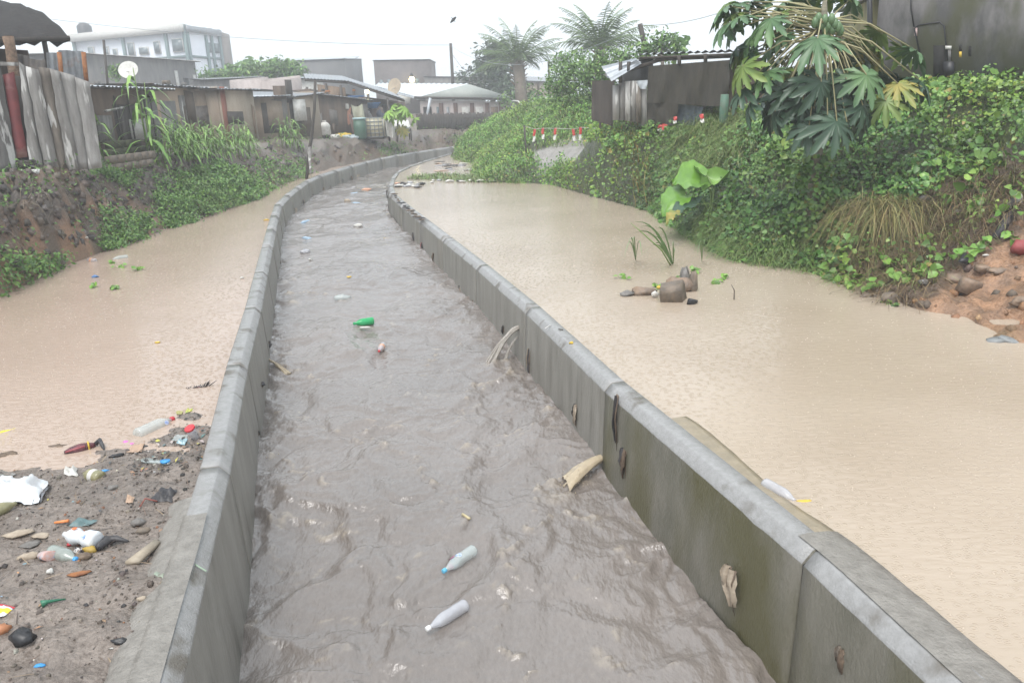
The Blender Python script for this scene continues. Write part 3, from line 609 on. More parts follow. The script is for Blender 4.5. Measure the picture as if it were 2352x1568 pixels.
r, pt, zt, Ln = house('pale tan plastered shack with a narrow red brown door beside its corner', (500, 206, 35.3), (578, 208, 37), 1.85, 6, (m_tan2, m_zinc), zback=.25, over=.3)
patch(r, pt, .02, .16, 1.9, 4.3, mat('red_brown_door', (.24, .09, .06), rough=.6), 'door')
r, pt, zt, Ln = house('low tan shack with a wavy silver roof and a dark little wall lamp', (580, 224, 39), (655, 221, 40.5), 1.78, 6, (m_tan, m_zincl), zback=.2, over=.3)
patch(r, pt, .2, .27, 3.2, 3.6, m_black, 'vent_hole'); patch(r, pt, .62, 1.0, 1.8, 4.4, m_dbrown, 'wall_board')
r, pt, zt, Ln = house('tan shack with a pale notice board leaning under its sagging roof', (656, 226, 41), (728, 215, 43), 1.72, 6, (m_tan2, m_zinc), zback=.3, over=.3)
patch(r, pt, .1, .48, 2.7, 3.75, m_white, 'notice_board', -.25, .04)
patch(r, pt, .0, .2, 3.6, 4.7, m_plankd, 'wall_board')
r, pt, zt, Ln = house('brown cloth hung shack below the big lean-to roof', (715, 214, 46), (842, 232, 48.5), 1.6, 7, (m_dbrown, m_zinc), zback=.5, over=.3)
rq = random.Random(31)
for o in [o for o in bpy.data.objects if o.name.startswith('shack') and o.type == 'EMPTY']:
    fw = [k for k in o.children if k.name.startswith('front_wall')][0]; V_ = [Vector(v.co)+o.location for v in fw.data.vertices]; A_, B_ = V_[0], V_[1]; zt_ = V_[4].z; z0_ = o.location.z
    dd = Vector((B_.x-A_.x, B_.y-A_.y, 0)); Lw = dd.length; dd.normalize(); nn_ = Vector((dd.y, -dd.x, 0)); nn_ = nn_ if nn_.y < 0 else -nn_
    for k in range(int(Lw*1.6)):
        u = rq.uniform(.02, .92)*Lw; w_ = rq.choice([.12, .18, .5, .7, .9]); w_ = min(w_, Lw-u-.02); h0 = z0_+rq.uniform(-.1, 1.0); h1 = min(zt_-.1, h0+rq.uniform(.5, 1.8)); P_ = A_+dd*u+nn_*(.008+.006*(k % 5)); Q_ = P_+dd*w_; M = MB(); M.wall(P_, Q_, h0, h1, .03, zt2=h1-rq.uniform(-.1, .1)); M.build('patch_board', rq.choice([m_plankg, m_plankd, m_plankb, m_conc, m_zincd, m_tan, m_dbrown]), o)
    for k in range(int(Lw)):
        P_ = A_+dd*rq.uniform(0, Lw)-nn_*rq.uniform(.1, 1.5); s_ = rq.uniform(.1, .22); M = MB(); M.box((P_.x, P_.y, zt_+.10+.04*k % .1), (s_*1.6, s_, s_*.7), Matrix.Rotation(rq.uniform(0, 3), 3, 'Z'), 0, .85); M.build('roof_weight', rq.choice([m_block, m_black, m_rust, m_conc]), o)
# grey flat roofs and rubble roofline behind row
for (L_, R_, lab, wm, rm) in [((470, 184, 60), (600, 178, 62), 'low pale shack roof line behind the maize and tan shacks', m_conc, m_zinc), ((600, 186, 56), (690, 178, 58), 'pale parapet of a low house behind the notice board shack', m_pink, None),
                              ((690, 181, 62), (740, 179, 63), 'small house with a bright patched zinc gable behind the lean-to', m_white, m_zincl)]:
    house(lab, L_, R_, 1.8, 5, (wm, rm), zback=.3, name='house', cat='house')
# long lean-to (veranda) with posts and household things
r = empty('lean_to', tuple(atd(840, 320, 50)), 'large lean-to with a long dark edged roof sloping down to the white roofed house', 'lean-to')
A, B = atd(700, 180, 50), atd(800, 186, 50); C_, D_ = atd(930, 228, 50.5), atd(960, 236, 51)
def back(p, k=7, dz=.6): q = p*1.; q[1] += k; q[0] -= k*.25; q[2] += dz; return q
for a, b in ((A, B), (B, C_)):
    M = MB(); M.corr([a, b, back(b), back(a)], .2, .03, rag=.08); M.slab([a-[0, 0, .06], b-[0, 0, .06], back(b)-[0, 0, .06], back(a)-[0, 0, .06]], .12, 1); M.build('roof', [m_zinc, m_plankd], r)
for x, y in ((705, 200), (748, 192), (782, 196), (812, 204), (845, 214), (890, 225), (925, 236)): M = MB(); p = atd(x, y, 50); M.tube([(p[0], p[1], 1.4), p], .08, 6); M.build('post', m_plankd, r)
p, q = atd(700, 200, 55), atd(930, 232, 55); M = MB(); M.wall(p, q, 1.4, p[2]-.1, .1, zt2=q[2]-.1); M.build('back_wall', mat('shadowy_brown_boards', (.17, .12, .09), (.10, .075, .06), rough=.8, scale=3, streak=6), r)  # brown boards with darker upright streaks
p, q = atd(728, 190, 50.1), atd(792, 196, 50.1); M = MB(); M.wall(p, q, 3.4, p[2]-.1, .06, zt2=q[2]-.15); M.build('upper_boards', m_plankb, r)
p, q = atd(868, 240, 53), atd(905, 240, 53); M = MB(); M.wall(p, q, 1.5, p[2], .06); M.build('slatted_screen', m_plankg, r)
def lamp(x, y, Y, label, s):
    r = empty('lit_lamp', tuple(atd(x, y, Y)), label, 'lamp'); M = MB(); M.lathe([(.02, -s), (s*.8, -s*.6), (s, 0), (s*.7, s*.7), (.02, s)], 10); M.build('bulb', mat('lit_bulb', (1, .9, .5), emis=(1, .85, .35, 7)), None).parent = r
    M = MB(); M.lathe([(s*.5, s*.9), (s*.5, s*1.8), (.01, s*2.2)], 8); M.build('cap', m_black, None).parent = r
lamp(843, 211, 49.5, 'small lit yellow bulb hanging under the lean-to roof', .13); lamp(946, 183, 95, 'lit yellow lamp on the front of the far brick house', .35)
# cloths
def cloth(label, cs, Y, m, sag=.25, grp=None):
    c = [atd(x, y, Y) for x, y in cs]; M = MB(); nu = nv = 9; b0 = 0   # tl,tr,br,bl
    for j in range(nv+1):
        for i in range(nu+1):
            u, t = i/nu, j/nv; p = (c[0]*(1-u)+c[1]*u)*(1-t)+(c[3]*(1-u)+c[2]*u)*t
            p = p+[0, -.12*math.sin(u*9+t*2)*(.3+t), -sag*math.sin(PI*u)*(1-t*.4)]; M.v.append(tuple(p))
    for j in range(nv):
        for i in range(nu): q = j*(nu+1)+i; M.f.append((q, q+1, q+nu+2, q+nu+1)); M.m.append(0)
    o = M.build('hanging_cloth', m, None, smooth=True, label=label, cat='cloth', group=grp); o['kind'] = 'thing'; return o
cloth('faded orange cloth hung out to dry under the lean-to', [(757, 238), (806, 246), (804, 310), (775, 302)], 47.5, mat('orange_cloth', (.46, .22, .14), (.38, .17, .12), rough=.8, scale=2), .5)
cloth('pale green towel hung beside the orange cloth', [(806, 240), (832, 238), (838, 274), (815, 276)], 47.6, mat('pale_towel', (.44, .44, .34), (.36, .36, .28), rough=.8, scale=3), .15)
cloth('narrow white towel draped on the post over the orange cloth', [(794, 238), (800, 238), (801, 250), (795, 250)], 47.3, m_white, .02)
cloth('long brown cloth hung beside the orange cloth', [(800, 262), (808, 262), (822, 312), (812, 310)], 47.3, mat('brown_cloth', (.25, .17, .14), rough=.8), .05)
# drying pole line
# water tank in a cage
def at_g(x, y, Y): p = atd(x, y, Y); return p
r = empty('tote_tank', tuple(atd(858, 319, 46.5)), 'square white water tank in a wire cage outside the lean-to', 'water tank')
o0 = np.array(r.location); M = MB(); M.box(o0+[0, .5, .62], (1.15, 1.0, 1.05)); M.build('tank', mat('yellowed_tank_plastic', (.62, .58, .42), (.52, .47, .33), rough=.4, scale=4), r)
M = MB()
for i in range(6):
    x = o0[0]-.6+i*.24; M.tube([(x, o0[1]-.03, o0[2]+.08), (x, o0[1]-.03, o0[2]+1.18)], .022, 4)
for j in range(6): z = o0[2]+.1+j*.215; M.tube([(o0[0]-.61, o0[1]-.03, z), (o0[0]+.61, o0[1]-.03, z)], .022, 4)
M.build('cage', m_zinc, r); M = MB(); M.box(o0+[0, .5, .03], (1.2, 1.05, .12)); M.build('pallet', m_plankd, r)
r = empty('green_drum', tuple(atd(829, 320, 46.2)), 'dark green barrel with a pale blue rim beside the white water tank', 'barrel'); M = MB(); M.lathe([(.3, 0), (.36, .1), (.37, .6), (.34, 1.1)], 14, c=tuple(r.location)); M.build('body', mat('green_plastic', (.06, .13, .09), rough=.5), r, smooth=True)
M = MB(); M.lathe([(.36, 1.1), (.39, 1.13), (.39, 1.18), (.3, 1.2)], 14, c=tuple(r.location)); M.build('rim', mat('pale_blue_rim', (.35, .5, .52), rough=.5), r)
r = empty('water_jug', tuple(atd(748, 311, 46)), 'white plastic jug standing against the brown cloth hung shack', 'jug'); M = MB(); M.lathe([(.28, 0), (.33, .08), (.31, .45), (.33, .5), (.22, .68), (.10, .74)], 12, c=tuple(r.location)); M.build('body', m_white, r, smooth=True); M = MB(); M.lathe([(.11, .74), (.11, .82)], 10, c=tuple(r.location)); M.build('cap', m_white, r)
def blob(name, label, cat, c, size, m, n=10, k=.25, seed=0, grp=None, parent=None, rot=0):
    M = MB(); b0 = 0; ns = 7; rs = np.random.RandomState(seed+int(abs(c[0])*100)); ph = rs.uniform(0, 6, 6)
    for j in range(ns+1):
        t = PI*j/ns
        for i in range(n):
            a = 2*PI*i/n; q = 1+k*(math.sin(2*a+ph[0])*math.sin(t*2+ph[1])+.6*math.sin(3*a+ph[2]+t*3)+.4*rs.uniform(-1, 1))
            x, y, z = math.sin(t)*math.cos(a)*q*size[0]/2, math.sin(t)*math.sin(a)*q*size[1]/2, math.cos(t)*(q if j else 1)*size[2]/2
            M.v.append((x*math.cos(rot)-y*math.sin(rot), x*math.sin(rot)+y*math.cos(rot), z))
    for j in range(ns):
        for i in range(n): i2 = (i+1) % n; M.f.append((j*n+i, (j+1)*n+i, (j+1)*n+i2, j*n+i2)); M.m.append(0)
    if parent is not None:
        M.v = [(v[0]+c[0], v[1]+c[1], v[2]+c[2]) for v in M.v]; return M.build(name, m, parent, smooth=False, label=label)
    o = M.build(name, m, None, smooth=False, label=label, cat=cat, group=grp); o.location = tuple(c); return o
m_blue = mat('blue_plastic', (.09, .2, .42), rough=.4); m_yel = mat('yellow_plastic', (.62, .42, .05), rough=.5)
blob('rubbish_bag', 'pale crumpled sack on the ground by the white jug', 'sack', atd(770, 316, 46), (.8, .5, .35), m_white, k=.3)
blob('rubbish_bag', 'yellow crumpled sack between the pale sack and the barrel', 'sack', atd(787, 313, 46.4), (.8, .5, .35), m_yel, k=.3, seed=3)
blob('rubbish_bag', 'bluish grey sack next to the green barrel', 'sack', atd(806, 316, 46), (1.0, .5, .3), mat('bluish_sack', (.35, .4, .42), rough=.6), k=.3, seed=5)
for x, y, Y, lab in ((819, 233, 49.4, 'blue basin balanced on the shelf under the lean-to roof'), (856, 249, 49.2, 'blue tub on the clutter by the lamp lit bench')):
    M = MB(); M.lathe([(.3, 0), (.5, .3), (.53, .33), (.48, .3), (.28, .05)], 14, c=tuple(atd(x, y, Y))); M.build('plastic_basin', m_blue, label=lab, cat='basin')
r = empty('work_bench', tuple(atd(850, 272, 49.6)), 'cluttered dark wooden bench under the lean-to roof', 'bench'); o0 = np.array(r.location)
M = MB(); M.box(o0+[0, .3, .3], (2.4, .8, .1)); M.build('bench_top', m_plankd, r)
for k in (-1.1, 1.1): M = MB(); M.box(o0+[k, .3, -.4], (.12, .6, 1.3)); M.build('leg', m_plankd, r)
M = MB(); M.box(atd(819, 238, 49.6)+[0, 0, -.1], (1.5, .6, .06)); M.build('wall_shelf', m_plankd, label='plank shelf carrying the blue basin under the lean-to', cat='shelf')
for i, (x, y, c_, w_) in enumerate([(838, 256, (.1, .1, .12), .7), (848, 262, (.45, .43, .42), .5), (866, 258, (.16, .12, .10), .8), (842, 248, (.5, .48, .48), .35), (872, 265, (.06, .07, .1), .7), (828, 262, (.2, .14, .1), .5)]):
    blob('household_clutter', ['dark bundle on the left half of the cluttered bench', 'pale pot in the middle of the cluttered bench', 'brown bundle at the far end of the cluttered bench', 'white cloth bundle hanging above the cluttered bench', 'black sack against the end of the cluttered bench', 'small brown basket beside the pale towel'][i], 'bundle', atd(x, y, 49.3), (w_, .4, w_), mat('clutter', c_, rough=.6), k=.3, seed=i)
# white board and table by the young papaya
cloth('white sheet hung low beside the water tank', [(884, 276), (905, 276), (908, 316), (890, 312)], 45.8, m_white, .1)
r = empty('low_table', tuple(atd(918, 300, 47)), 'low table with a pale ribbed top behind the young papaya plant', 'table'); a, b = atd(893, 291, 46.6), atd(943, 293, 46.6); c_, d_ = atd(938, 276, 48), atd(890, 276, 48)
M = MB(); M.corr([a, b, c_, d_], .2, .03); M.slab([a-[0, 0, .05], b-[0, 0, .05], c_-[0, 0, .05], d_-[0, 0, .05]], .06); M.build('table_top', m_white, r)
for p in (a, b, c_, d_): M = MB(); M.tube([(p[0], p[1], 1.3), p-[0, 0, .06]], .04, 5); M.build('leg', m_plankd, r)
# satellite dishes
def dish(x, y, Y, rad, label, m, tilt, az):
    r = empty('satellite_dish', tuple(atd(x, y, Y)), label, 'satellite dish'); M = MB(); pr = [(.02, 0)]+[(rad*k/6, rad*.22*(k/6)**2) for k in range(1, 7)]+[(rad*.97, rad*.22), (.02, .02)]
    M.lathe(pr, 20); R_ = Matrix.Rotation(az, 4, 'Z') @ Matrix.Rotation(tilt, 4, 'X'); o = M.build('reflector', m, None, smooth=True); o.parent = r; o.matrix_local = R_
    M = MB(); M.tube([(0, 0, -.02), (0, 0, -rad*1.2)], rad*.06, 6); M.tube([(0, 0, -rad*.1), tuple(R_ @ Vector((0, -rad*.5, rad*.7)))], rad*.03, 5); M.build('mast', m_zinc, None).parent = r
dish(296, 163, 31, .36, 'white satellite dish on the roof of the dark patched shack', m_white, math.radians(60), .15)
dish(908, 200, 62, .62, 'brownish satellite dish tilted on the end of the white roof', mat('tan_dish', (.5, .4, .28), (.35, .28, .2), rough=.5, scale=3), math.radians(75), -.5)
# low block walls in front of the shacks
def blockwall(label, p0, p1, zb, rows, m, bl=.4, bh=.2, th=.15):
    r = empty('block_wall', (p0[0], p0[1], zb), label, 'wall'); p0 = np.array(p0[:2]); p1 = np.array(p1[:2]); d = p1-p0; Lg = np.hypot(*d); d /= Lg; R_ = Matrix.Rotation(math.atan2(d[1], d[0]), 3, 'Z'); n = max(1, int(Lg/bl))
    proto = None; k = 0
    for j in range(rows):
        for i in range(n):
            if random.random() < .04 and j == rows-1: continue
            c = p0+d*(bl*(i+.5+(.5 if j % 2 else 0)*.9)); 
            if proto is None: Mx = MB(); Mx.box((0, 0, 0), (bl-.014, th, bh-.012)); proto = npmesh('block', Mx.v, [a for f in Mx.f for a in f], [4]*6, m)
            o = link('block', proto, r); o.location = (c[0]-r.location[0]+random.uniform(-.004, .004), c[1]-r.location[1]+random.uniform(-.012, .012), bh*(j+.5)); o.rotation_euler = (0, 0, math.atan2(d[1], d[0])+random.uniform(-.03, .03))
    return r
blockwall('low mossy block wall under the dark patched shack', atd(240, 352, 21.5), atd(352, 345, 24), 1.75, 4, m_moss)
blockwall('lowest row of wet blocks at the foot of the mossy wall', atd(240, 385, 19.5), atd(352, 372, 22), 1.85, 2, m_block)
# ================================================================ far houses
r = empty('apartment_block', tuple(atd(420, 190, 110)), 'far white three storey apartment block with dark green frame lines', 'apartment block')
m_apt = mat('white_wall_paint', (.66, .69, .74), (.58, .61, .66), rough=.6, scale=.4); m_grn = mat('dark_green_trim', (.10, .16, .16), rough=.6)
Yc, Yl, Yr = 110, 118, 118
cA = atd(422, 57, Yc); lA = atd(168, 82, Yl); rA = atd(500, 61, Yr); sA = atd(520, 60, 122)
def hz3(u, p, q): return p+(q-p)*u
zb = 2.0; M = MB(); z_t = cA[2]; hgt = z_t-zb
M.hexa([(lA[0], lA[1], zb), (cA[0], cA[1], zb), (rA[0], rA[1], zb), (lA[0]+6, lA[1]+14, zb), (lA[0], lA[1], z_t), (cA[0], cA[1], z_t), (rA[0], rA[1], z_t), (lA[0]+6, lA[1]+14, z_t)]); M.build('wall', m_apt, r)
M = MB(); M.wall(rA+[.1, .1, 0], sA, zb, z_t-.3, .5); M.build('raw_side_wall', mat('raw_brown_block', (.2, .17, .15), (.14, .12, .1), rough=.8, scale=1), r)
def fac(a, b, n): 
    d = (b-a)[:2]; d = d/np.hypot(*d); nn = np.array([d[1], -d[0]]); return d, (nn if nn[1] < 0 else -nn)
dL_, nL = fac(lA, cA, 0); dR_, nR = fac(cA, rA, 0); LL_ = np.hypot(*(cA-lA)[:2]); LR_ = np.hypot(*(rA-cA)[:2])
def fbox(o, d, n, u0, u1, z0, z1, m, name, out=.12, par=None):
    a = o[:2]+d*u0+n*out*.5; b = o[:2]+d*u1+n*out*.5; M = MB(); M.wall(a, b, z0, z1, out); return M.build(name, m, par or r)
stz = [z_t-2.4-3.3*k for k in range(0, 4)]
for f_ in (.0, .46, .84, 1.0): fbox(lA, dL_, nL, LL_*f_-.2, LL_*f_+.2, zb, z_t, m_grn, 'frame_column', .3)
for f_ in (.03, .55, .72, .97): fbox(cA, dR_, nR, LR_*f_-.15, LR_*f_+.2, zb, z_t, m_grn, 'frame_column', .3)
for z in (z_t-3.9, z_t-7.3): fbox(lA, dL_, nL, 0, LL_, z-.15, z+.15, m_grn, 'floor_band', .22); fbox(cA, dR_, nR, 0, LR_, z-.15, z+.15, m_grn, 'floor_band', .22)
fbox(lA, dL_, nL, -.4, LL_+.2, z_t-.9, z_t+.1, m_white, 'roof_edge', .7); fbox(cA, dR_, nR, 0, LR_, z_t-.9, z_t-.1, m_zinc, 'roof_edge', .5)
for st_ in range(3):
    for f_, w_, h_ in ((.15, .9, 1.4), (.29, .8, 1.3), (.37, .6, .9), (.52, 1.0, 1.5), (.63, 1.5, .8), (.75, .9, 1.4), (.93, 1.7, 1.5)):
        z0 = z_t-3.2-3.4*st_; q = fbox(lA, dL_, nL, LL_*f_-w_/2-.1, LL_*f_+w_/2+.1, z0-.1, z0+h_+.1, m_white, 'window_frame', .16); fbox(lA, dL_, nL, LL_*f_-w_/2, LL_*f_+w_/2, z0, z0+h_, m_glass, 'window_pane', .24)
    for f_ in (.62, .85): z0 = z_t-3.2-3.4*st_; fbox(cA, dR_, nR, LR_*f_-.4, LR_*f_+.4, z0, z0+1.3, m_glass, 'window_pane', .24)
M = MB(); M.lathe([(.9, 0), (1.0, .2), (1.0, 1.6), (.6, 2.0), (.3, 2.1)], 12, c=tuple(atd(196, 78, 121)-[0, 0, .6])); M.build('roof_tank', m_black, r, smooth=True)
def simple(label, L_, R_, zb, depth, wm, rm, wins=(), name='house', over=.4, zback=.3):
    r, pt, zt, Ln = house(label, L_, R_, zb, depth, (wm, rm), name=name, cat='house', over=over, zback=zback)
    for u0, u1, f0, f1, m in wins: H = zt(.5)-zb; patch(r, pt, u0, u1, zb+H*f0, zb+H*f1, m, 'window', -.10, .04)
    return r, pt, zt, Ln
simple('long grey flat roofed building in front of the white apartment block', (190, 124, 62), (446, 142, 74), 2, 7, m_conc, m_white, [(.77, .80, .45, .85, m_white), (.85, .9, .55, .75, m_dark), (.955, .985, .4, .8, m_white)])
simple('far grey house with a pale sloping roof left of the brick house', (600, 152, 100), (792, 145, 100), 2, 8, m_conc, m_zincl, [(.62, .66, .4, .6, m_white)], zback=1.2)
simple('tall bare grey gable end joined to the pale sloping roofed house', (790, 136, 98), (829, 136, 104), 2, 8, mat('dark_block_gable', (.13, .125, .125), (.1, .1, .1), rough=.8, scale=1), m_zinc, zback=.1, over=.15)
rr = simple('far dark brick house with a flat zinc edge and a lit lamp', (858, 139, 96), (984, 137, 96), 2, 9, mat('dark_brick_wall', (.15, .125, .12), (.11, .095, .09), rough=.8, scale=1.5), m_zinc, [(.08, .14, .55, .68, m_glass), (.22, .28, .55, .68, m_glass), (.74, .80, .55, .68, m_glass), (.4, .62, .25, .45, m_white)], zback=.1, over=.15)
simple('low dark wall like building right of the far brick house', (975, 176, 92), (1110, 178, 92), 2, 6, m_conc, m_zincd, zback=.1, over=.15)
# white roofed long house
r = empty('long_house', tuple(atd(1060, 290, 62)), 'long low house with a big pale metal roof and a row of dark doors', 'house')
e0, e1 = atd(862, 198, 70), atd(1005, 224, 62); g0, g1 = atd(985, 224, 62), atd(1185, 226, 66); rg = atd(1075, 193, 66); rl = atd(870, 191, 78)
M = MB(); M.corr([e0, atd(960, 224, 62), rg, rl], .5, .05); M.slab([e0-[0, 0, .08], atd(960, 224, 62)-[0, 0, .08], rg-[0, 0, .08], rl-[0, 0, .08]], .1); M.build('roof', mat('pale_metal_roof', (.62, .66, .70), (.52, .56, .6), rough=.35, scale=.8), r)
M = MB(); a, b, c_ = atd(958, 224, 61.8), atd(1190, 228, 66), rg; M.add([a, b, c_, a+[0, .2, 0], b+[0, .2, 0], c_+[0, .2, 0]], [(0, 1, 2), (5, 4, 3), (0, 3, 4, 1), (1, 4, 5, 2), (2, 5, 3, 0)]); M.build('gable_end', mat('grey_green_gable', (.34, .36, .33), (.28, .3, .28), rough=.6, scale=1, streak=3), r)
M = MB(); M.tube([a-[.2, .1, 0], b-[0, .1, 0]], .10, 5); M.build('eaves_beam', m_plankd, r)
a, b = atd(965, 232, 62.2), atd(1188, 234, 66.2); M = MB(); M.wall(a, b, 1.3, a[2], .2, zt2=b[2]); M.build('front_wall', m_pink, r)
def onw(x, y, o=-.15): # on that front wall
    t = (x-965)/(1188-965); Y = 62.2+4*t+o; return atd(x, y, Y)
for x in (1012, 1045, 1083, 1118, 1150): M = MB(); p, q = onw(x-4.5, 234), onw(x+4.5, 234); M.wall(p, q, 1.3, p[2]-.1, .16); M.build('dark_pier', mat('dark_brown_pier', (.11, .065, .055), rough=.8), r)
for x0, x1, m in ((972, 990, m_dark), (1002, 1007, m_glass), (1025, 1031, m_zinc), (1060, 1078, m_white), (1092, 1108, m_white), (1127, 1143, m_plankb), (1162, 1176, m_dark)):
    M = MB(); p, q = onw(x0, 246), onw(x1, 246); M.wall(p, q, 2.0 if m is not m_dark else 1.4, p[2], .12); M.build('window_shutter', m, r)
# dark paling fence in front
r = empty('paling_fence', tuple(atd(1080, 300, 57)), 'dark paling fence running in front of the long white roofed house', 'fence'); pm = None
x = 958.0; i = 0
while x < 1205:
    t = (x-958)/247; p = atd(x, 262+5*math.sin(x)*.4-t*4, 56+5*t); zb_ = 1.35; h = p[2]-zb_
    M = MB(); M.box((p[0], p[1], zb_+h/2), (.17, .04, h), Matrix.Rotation(random.uniform(-.03, .03), 3, 'Y')); M.build('paling', m_plankd, r); x += 3.9
M = MB(); M.tube([atd(958, 272, 56.1), atd(1205, 270, 61.1)], .05, 4); M.build('rail', m_plankd, r)
# far right distance: pale wall house and hill houses behind the palms
simple('far white walled house seen between the two thin poles', (1206, 236, 75), (1284, 234, 75), 2, 6, m_white, m_zinc, zback=.5)
simple('hazy brown house on the rise behind the two thin poles', (1190, 185, 105), (1300, 190, 105), 2, 8, m_tan, m_zinc, zback=.8)
simple('low dark hut end beside the curving white pipe', (1188, 236, 68), (1208, 238, 68), 1.7, 3, m_plankd, m_zincd, zback=.1)
# poles
def pole(name, label, pts, rad, m=m_plankd, cat='pole', grp=None):
    M = MB(); P = [atd(*p) for p in pts]; lo = P[-1]; g = gnd(lo[0], lo[1]); 
    if lo[2] > g: d = (P[-1]-P[0])/np.linalg.norm(P[-1]-P[0]); P.append(lo+d*((lo[2]-g+.3)/max(.2, -d[2])))
    M.tube(P, rad, 7); return M.build(name, m, None, label=label, cat=cat, group=grp)
pole('utility_pole', 'tall dark utility pole rising behind the white roofed house', [(1035, 100, 72), (1040, 192, 72)], [.13, .15, .17])
pole('utility_pole', 'shorter of the twin thin poles standing before the far white house', [(1236, 190, 52), (1238, 245, 52)], .07)
pole('utility_pole', 'taller of the twin thin poles standing before the far white house', [(1260, 140, 52), (1263, 245, 52)], .07)
pole('utility_pole', 'dark leaning pole between the spread palm and the banana leaves', [(1470, 55, 33), (1478, 90, 33), (1488, 130, 33)], [.10, .11, .12, .13])
pole('roof_pole', 'thin dark pole standing on the roof of the dark patched shack', [(238, 92, 34), (246, 180, 34)], .05)
pole('crooked_post', 'thin crooked dark post leaning over the notice board shack', [(724, 184, 33), (722, 250, 33), (715, 320, 33), (710, 345, 33)], [.06, .06, .07, .07, .07])
M = MB(); a, b = atd(706, 340, 32.8), atd(716, 398, 31.5); M.slab([a, atd(714, 338, 32.8), b, atd(712, 400, 31.5)], .03); M.build('leaning_board', m_plankg, None, label='split pale board leaning at the foot of the crooked post', cat='board')
pole('iron_stake', 'thin black stake at the edge of the grey clearing', [(1204, 288, 29), (1208, 345, 29)], .035)
M = MB(); P = [atd(*p) for p in ((1178, 232, 50), (1190, 233, 49.5), (1200, 243, 49), (1206, 262, 48.5), (1205, 285, 48))]; M.tube(P, .05, 6); M.build('bent_pipe', m_white, None, label='curved white pipe bending down beside the paling fence', cat='pipe')
pole('pale_post', 'pale round post between the shack end and the long house', [(988, 225, 58), (982, 260, 58), (984, 300, 58)], .10, m_zincl)
# wires
def wire(label, a, b, sag=1.0, rad=.02):
    a = atd(*a); b = atd(*b); M = MB(); P = [a+(b-a)*t-[0, 0, sag*4*t*(1-t)] for t in np.linspace(0, 1, 14)]; M.tube(P, rad, 4, cap=False); M.build('overhead_wire', m_zinc, None, label=label, cat='wire')
wire('overhead wire crossing the sky above the white apartment block', (-200, 0, 60), (1036, 104, 72), .8, .018)
wire('overhead wire from the leaning pole towards the papaya crown', (1470, 58, 33), (1800, -30, 24), .3, .010)
wire('overhead wire from the leaning pole towards the utility pole', (1470, 60, 33), (1036, 106, 72), 1.5, .014)
wire('slack wire hanging between the utility pole and the hazy tree', (1036, 120, 72), (1110, 165, 70), .8, .018)
# bird
r = empty('bird', tuple(atd(1041, 46, 45)), 'small dark bird flying in the white sky', 'bird'); o0 = np.array(r.location)
M = MB(); M.tube([o0+[-.17, 0, -.16], o0+[-.08, 0, -.07], o0, o0+[.08, 0, .07], o0+[.14, 0, .12], o0+[.18, 0, .13]], [.015, .06, .08, .065, .045, .01], 8); M.add([o0+[-.02, 0, .03], o0+[.05, 0, .05], o0+[-.16, -.2, .16], o0+[-.05, 0, -.03], o0+[.03, .0, .0], o0+[.12, .22, -.10]], [(0, 1, 2), (3, 4, 5), (2, 1, 0), (5, 4, 3)]); M.build('body', m_black, r, smooth=True)
# ================================================================ foliage helpers
def vegmat(name, rough=.5, tr=.25):
    m = mat(name, (1, 1, 1), (.62, .66, .55), rough=rough, scale=3, attr=True, lo=.3, hi=.7)
    b = m.node_tree.nodes['Principled BSDF']; b.inputs['Specular IOR Level'].default_value = .4
    try: b.inputs['Subsurface Weight'].default_value = 0
    except Exception: pass
    return m
m_leaf = vegmat('leaf_green', .36); m_grass = vegmat('grass_green', .55)
HEART = (np.array([(0, 0, 0), (-.42, .12, .10), (-.42, .55, .12), (0, 1, -.10), (.42, .55, .12), (.42, .12, .10)]), [(0, 1, 2, 3), (0, 3, 4, 5)])
OVAL = (np.array([(0, 0, 0), (-.24, .5, .07), (0, 1, -.08), (.24, .5, .07)]), [(0, 1, 2), (0, 2, 3)])
def rnd(n, a, b): return RS.uniform(a, b, n)
def pal(n, cols, wts, jit=.18):
    k = RS.choice(len(cols), n, p=np.array(wts)/sum(wts)); c = np.array(cols)[k]; return np.clip(c*(1+RS.uniform(-jit, jit, (n, 1)))*(1+RS.uniform(-.06, .06, (n, 3))), .004, 1)
GREEN = ([(.12, .23, .05), (.075, .16, .035), (.18, .29, .065), (.045, .10, .025), (.20, .18, .05)], [4, 4, 2.4, 1.6, .35])
GRASSP = ([(.17, .26, .08), (.12, .20, .06), (.23, .29, .10), (.26, .23, .11)], [4, 3, 2, .7])
def leafverts(P, size, face, tmpl, spread=.9, down=.0):
    """P (n,3), size (n,), face (3,) or (n,3) mean leaf normal"""
    n = len(P); face = np.broadcast_to(np.asarray(face, float), (n, 3)); N = face+RS.normal(0, spread, (n, 3)); N /= np.linalg.norm(N, axis=1)[:, None]
    D = RS.normal(0, 1, (n, 3)); D[:, 2] -= down; D -= N*(D*N).sum(1)[:, None]; D /= np.linalg.norm(D, axis=1)[:, None]+1e-9; B = np.cross(D, N)
    T = tmpl[0]; V = P[:, None]+size[:, None, None]*(T[None, :, 0:1]*B[:, None]+T[None, :, 1:2]*D[:, None]+T[None, :, 2:3]*N[:, None]); return V
def leafmesh(name, P, size, cols, face=(0, -.3, 1), tmpl=OVAL, spread=.9, down=.3, m=None):
    V = leafverts(P, size, face, tmpl, spread, down); n, k = V.shape[:2]; base = np.arange(n)*k
    F_ = np.concatenate([(base[:, None]+np.array(f)[None]) for f in tmpl[1]], 1).reshape(-1); ct = np.tile([len(f) for f in tmpl[1]], n)
    return npmesh(name, V.reshape(-1, 3), F_, ct, m or m_leaf, False, np.repeat(cols, k, 0))
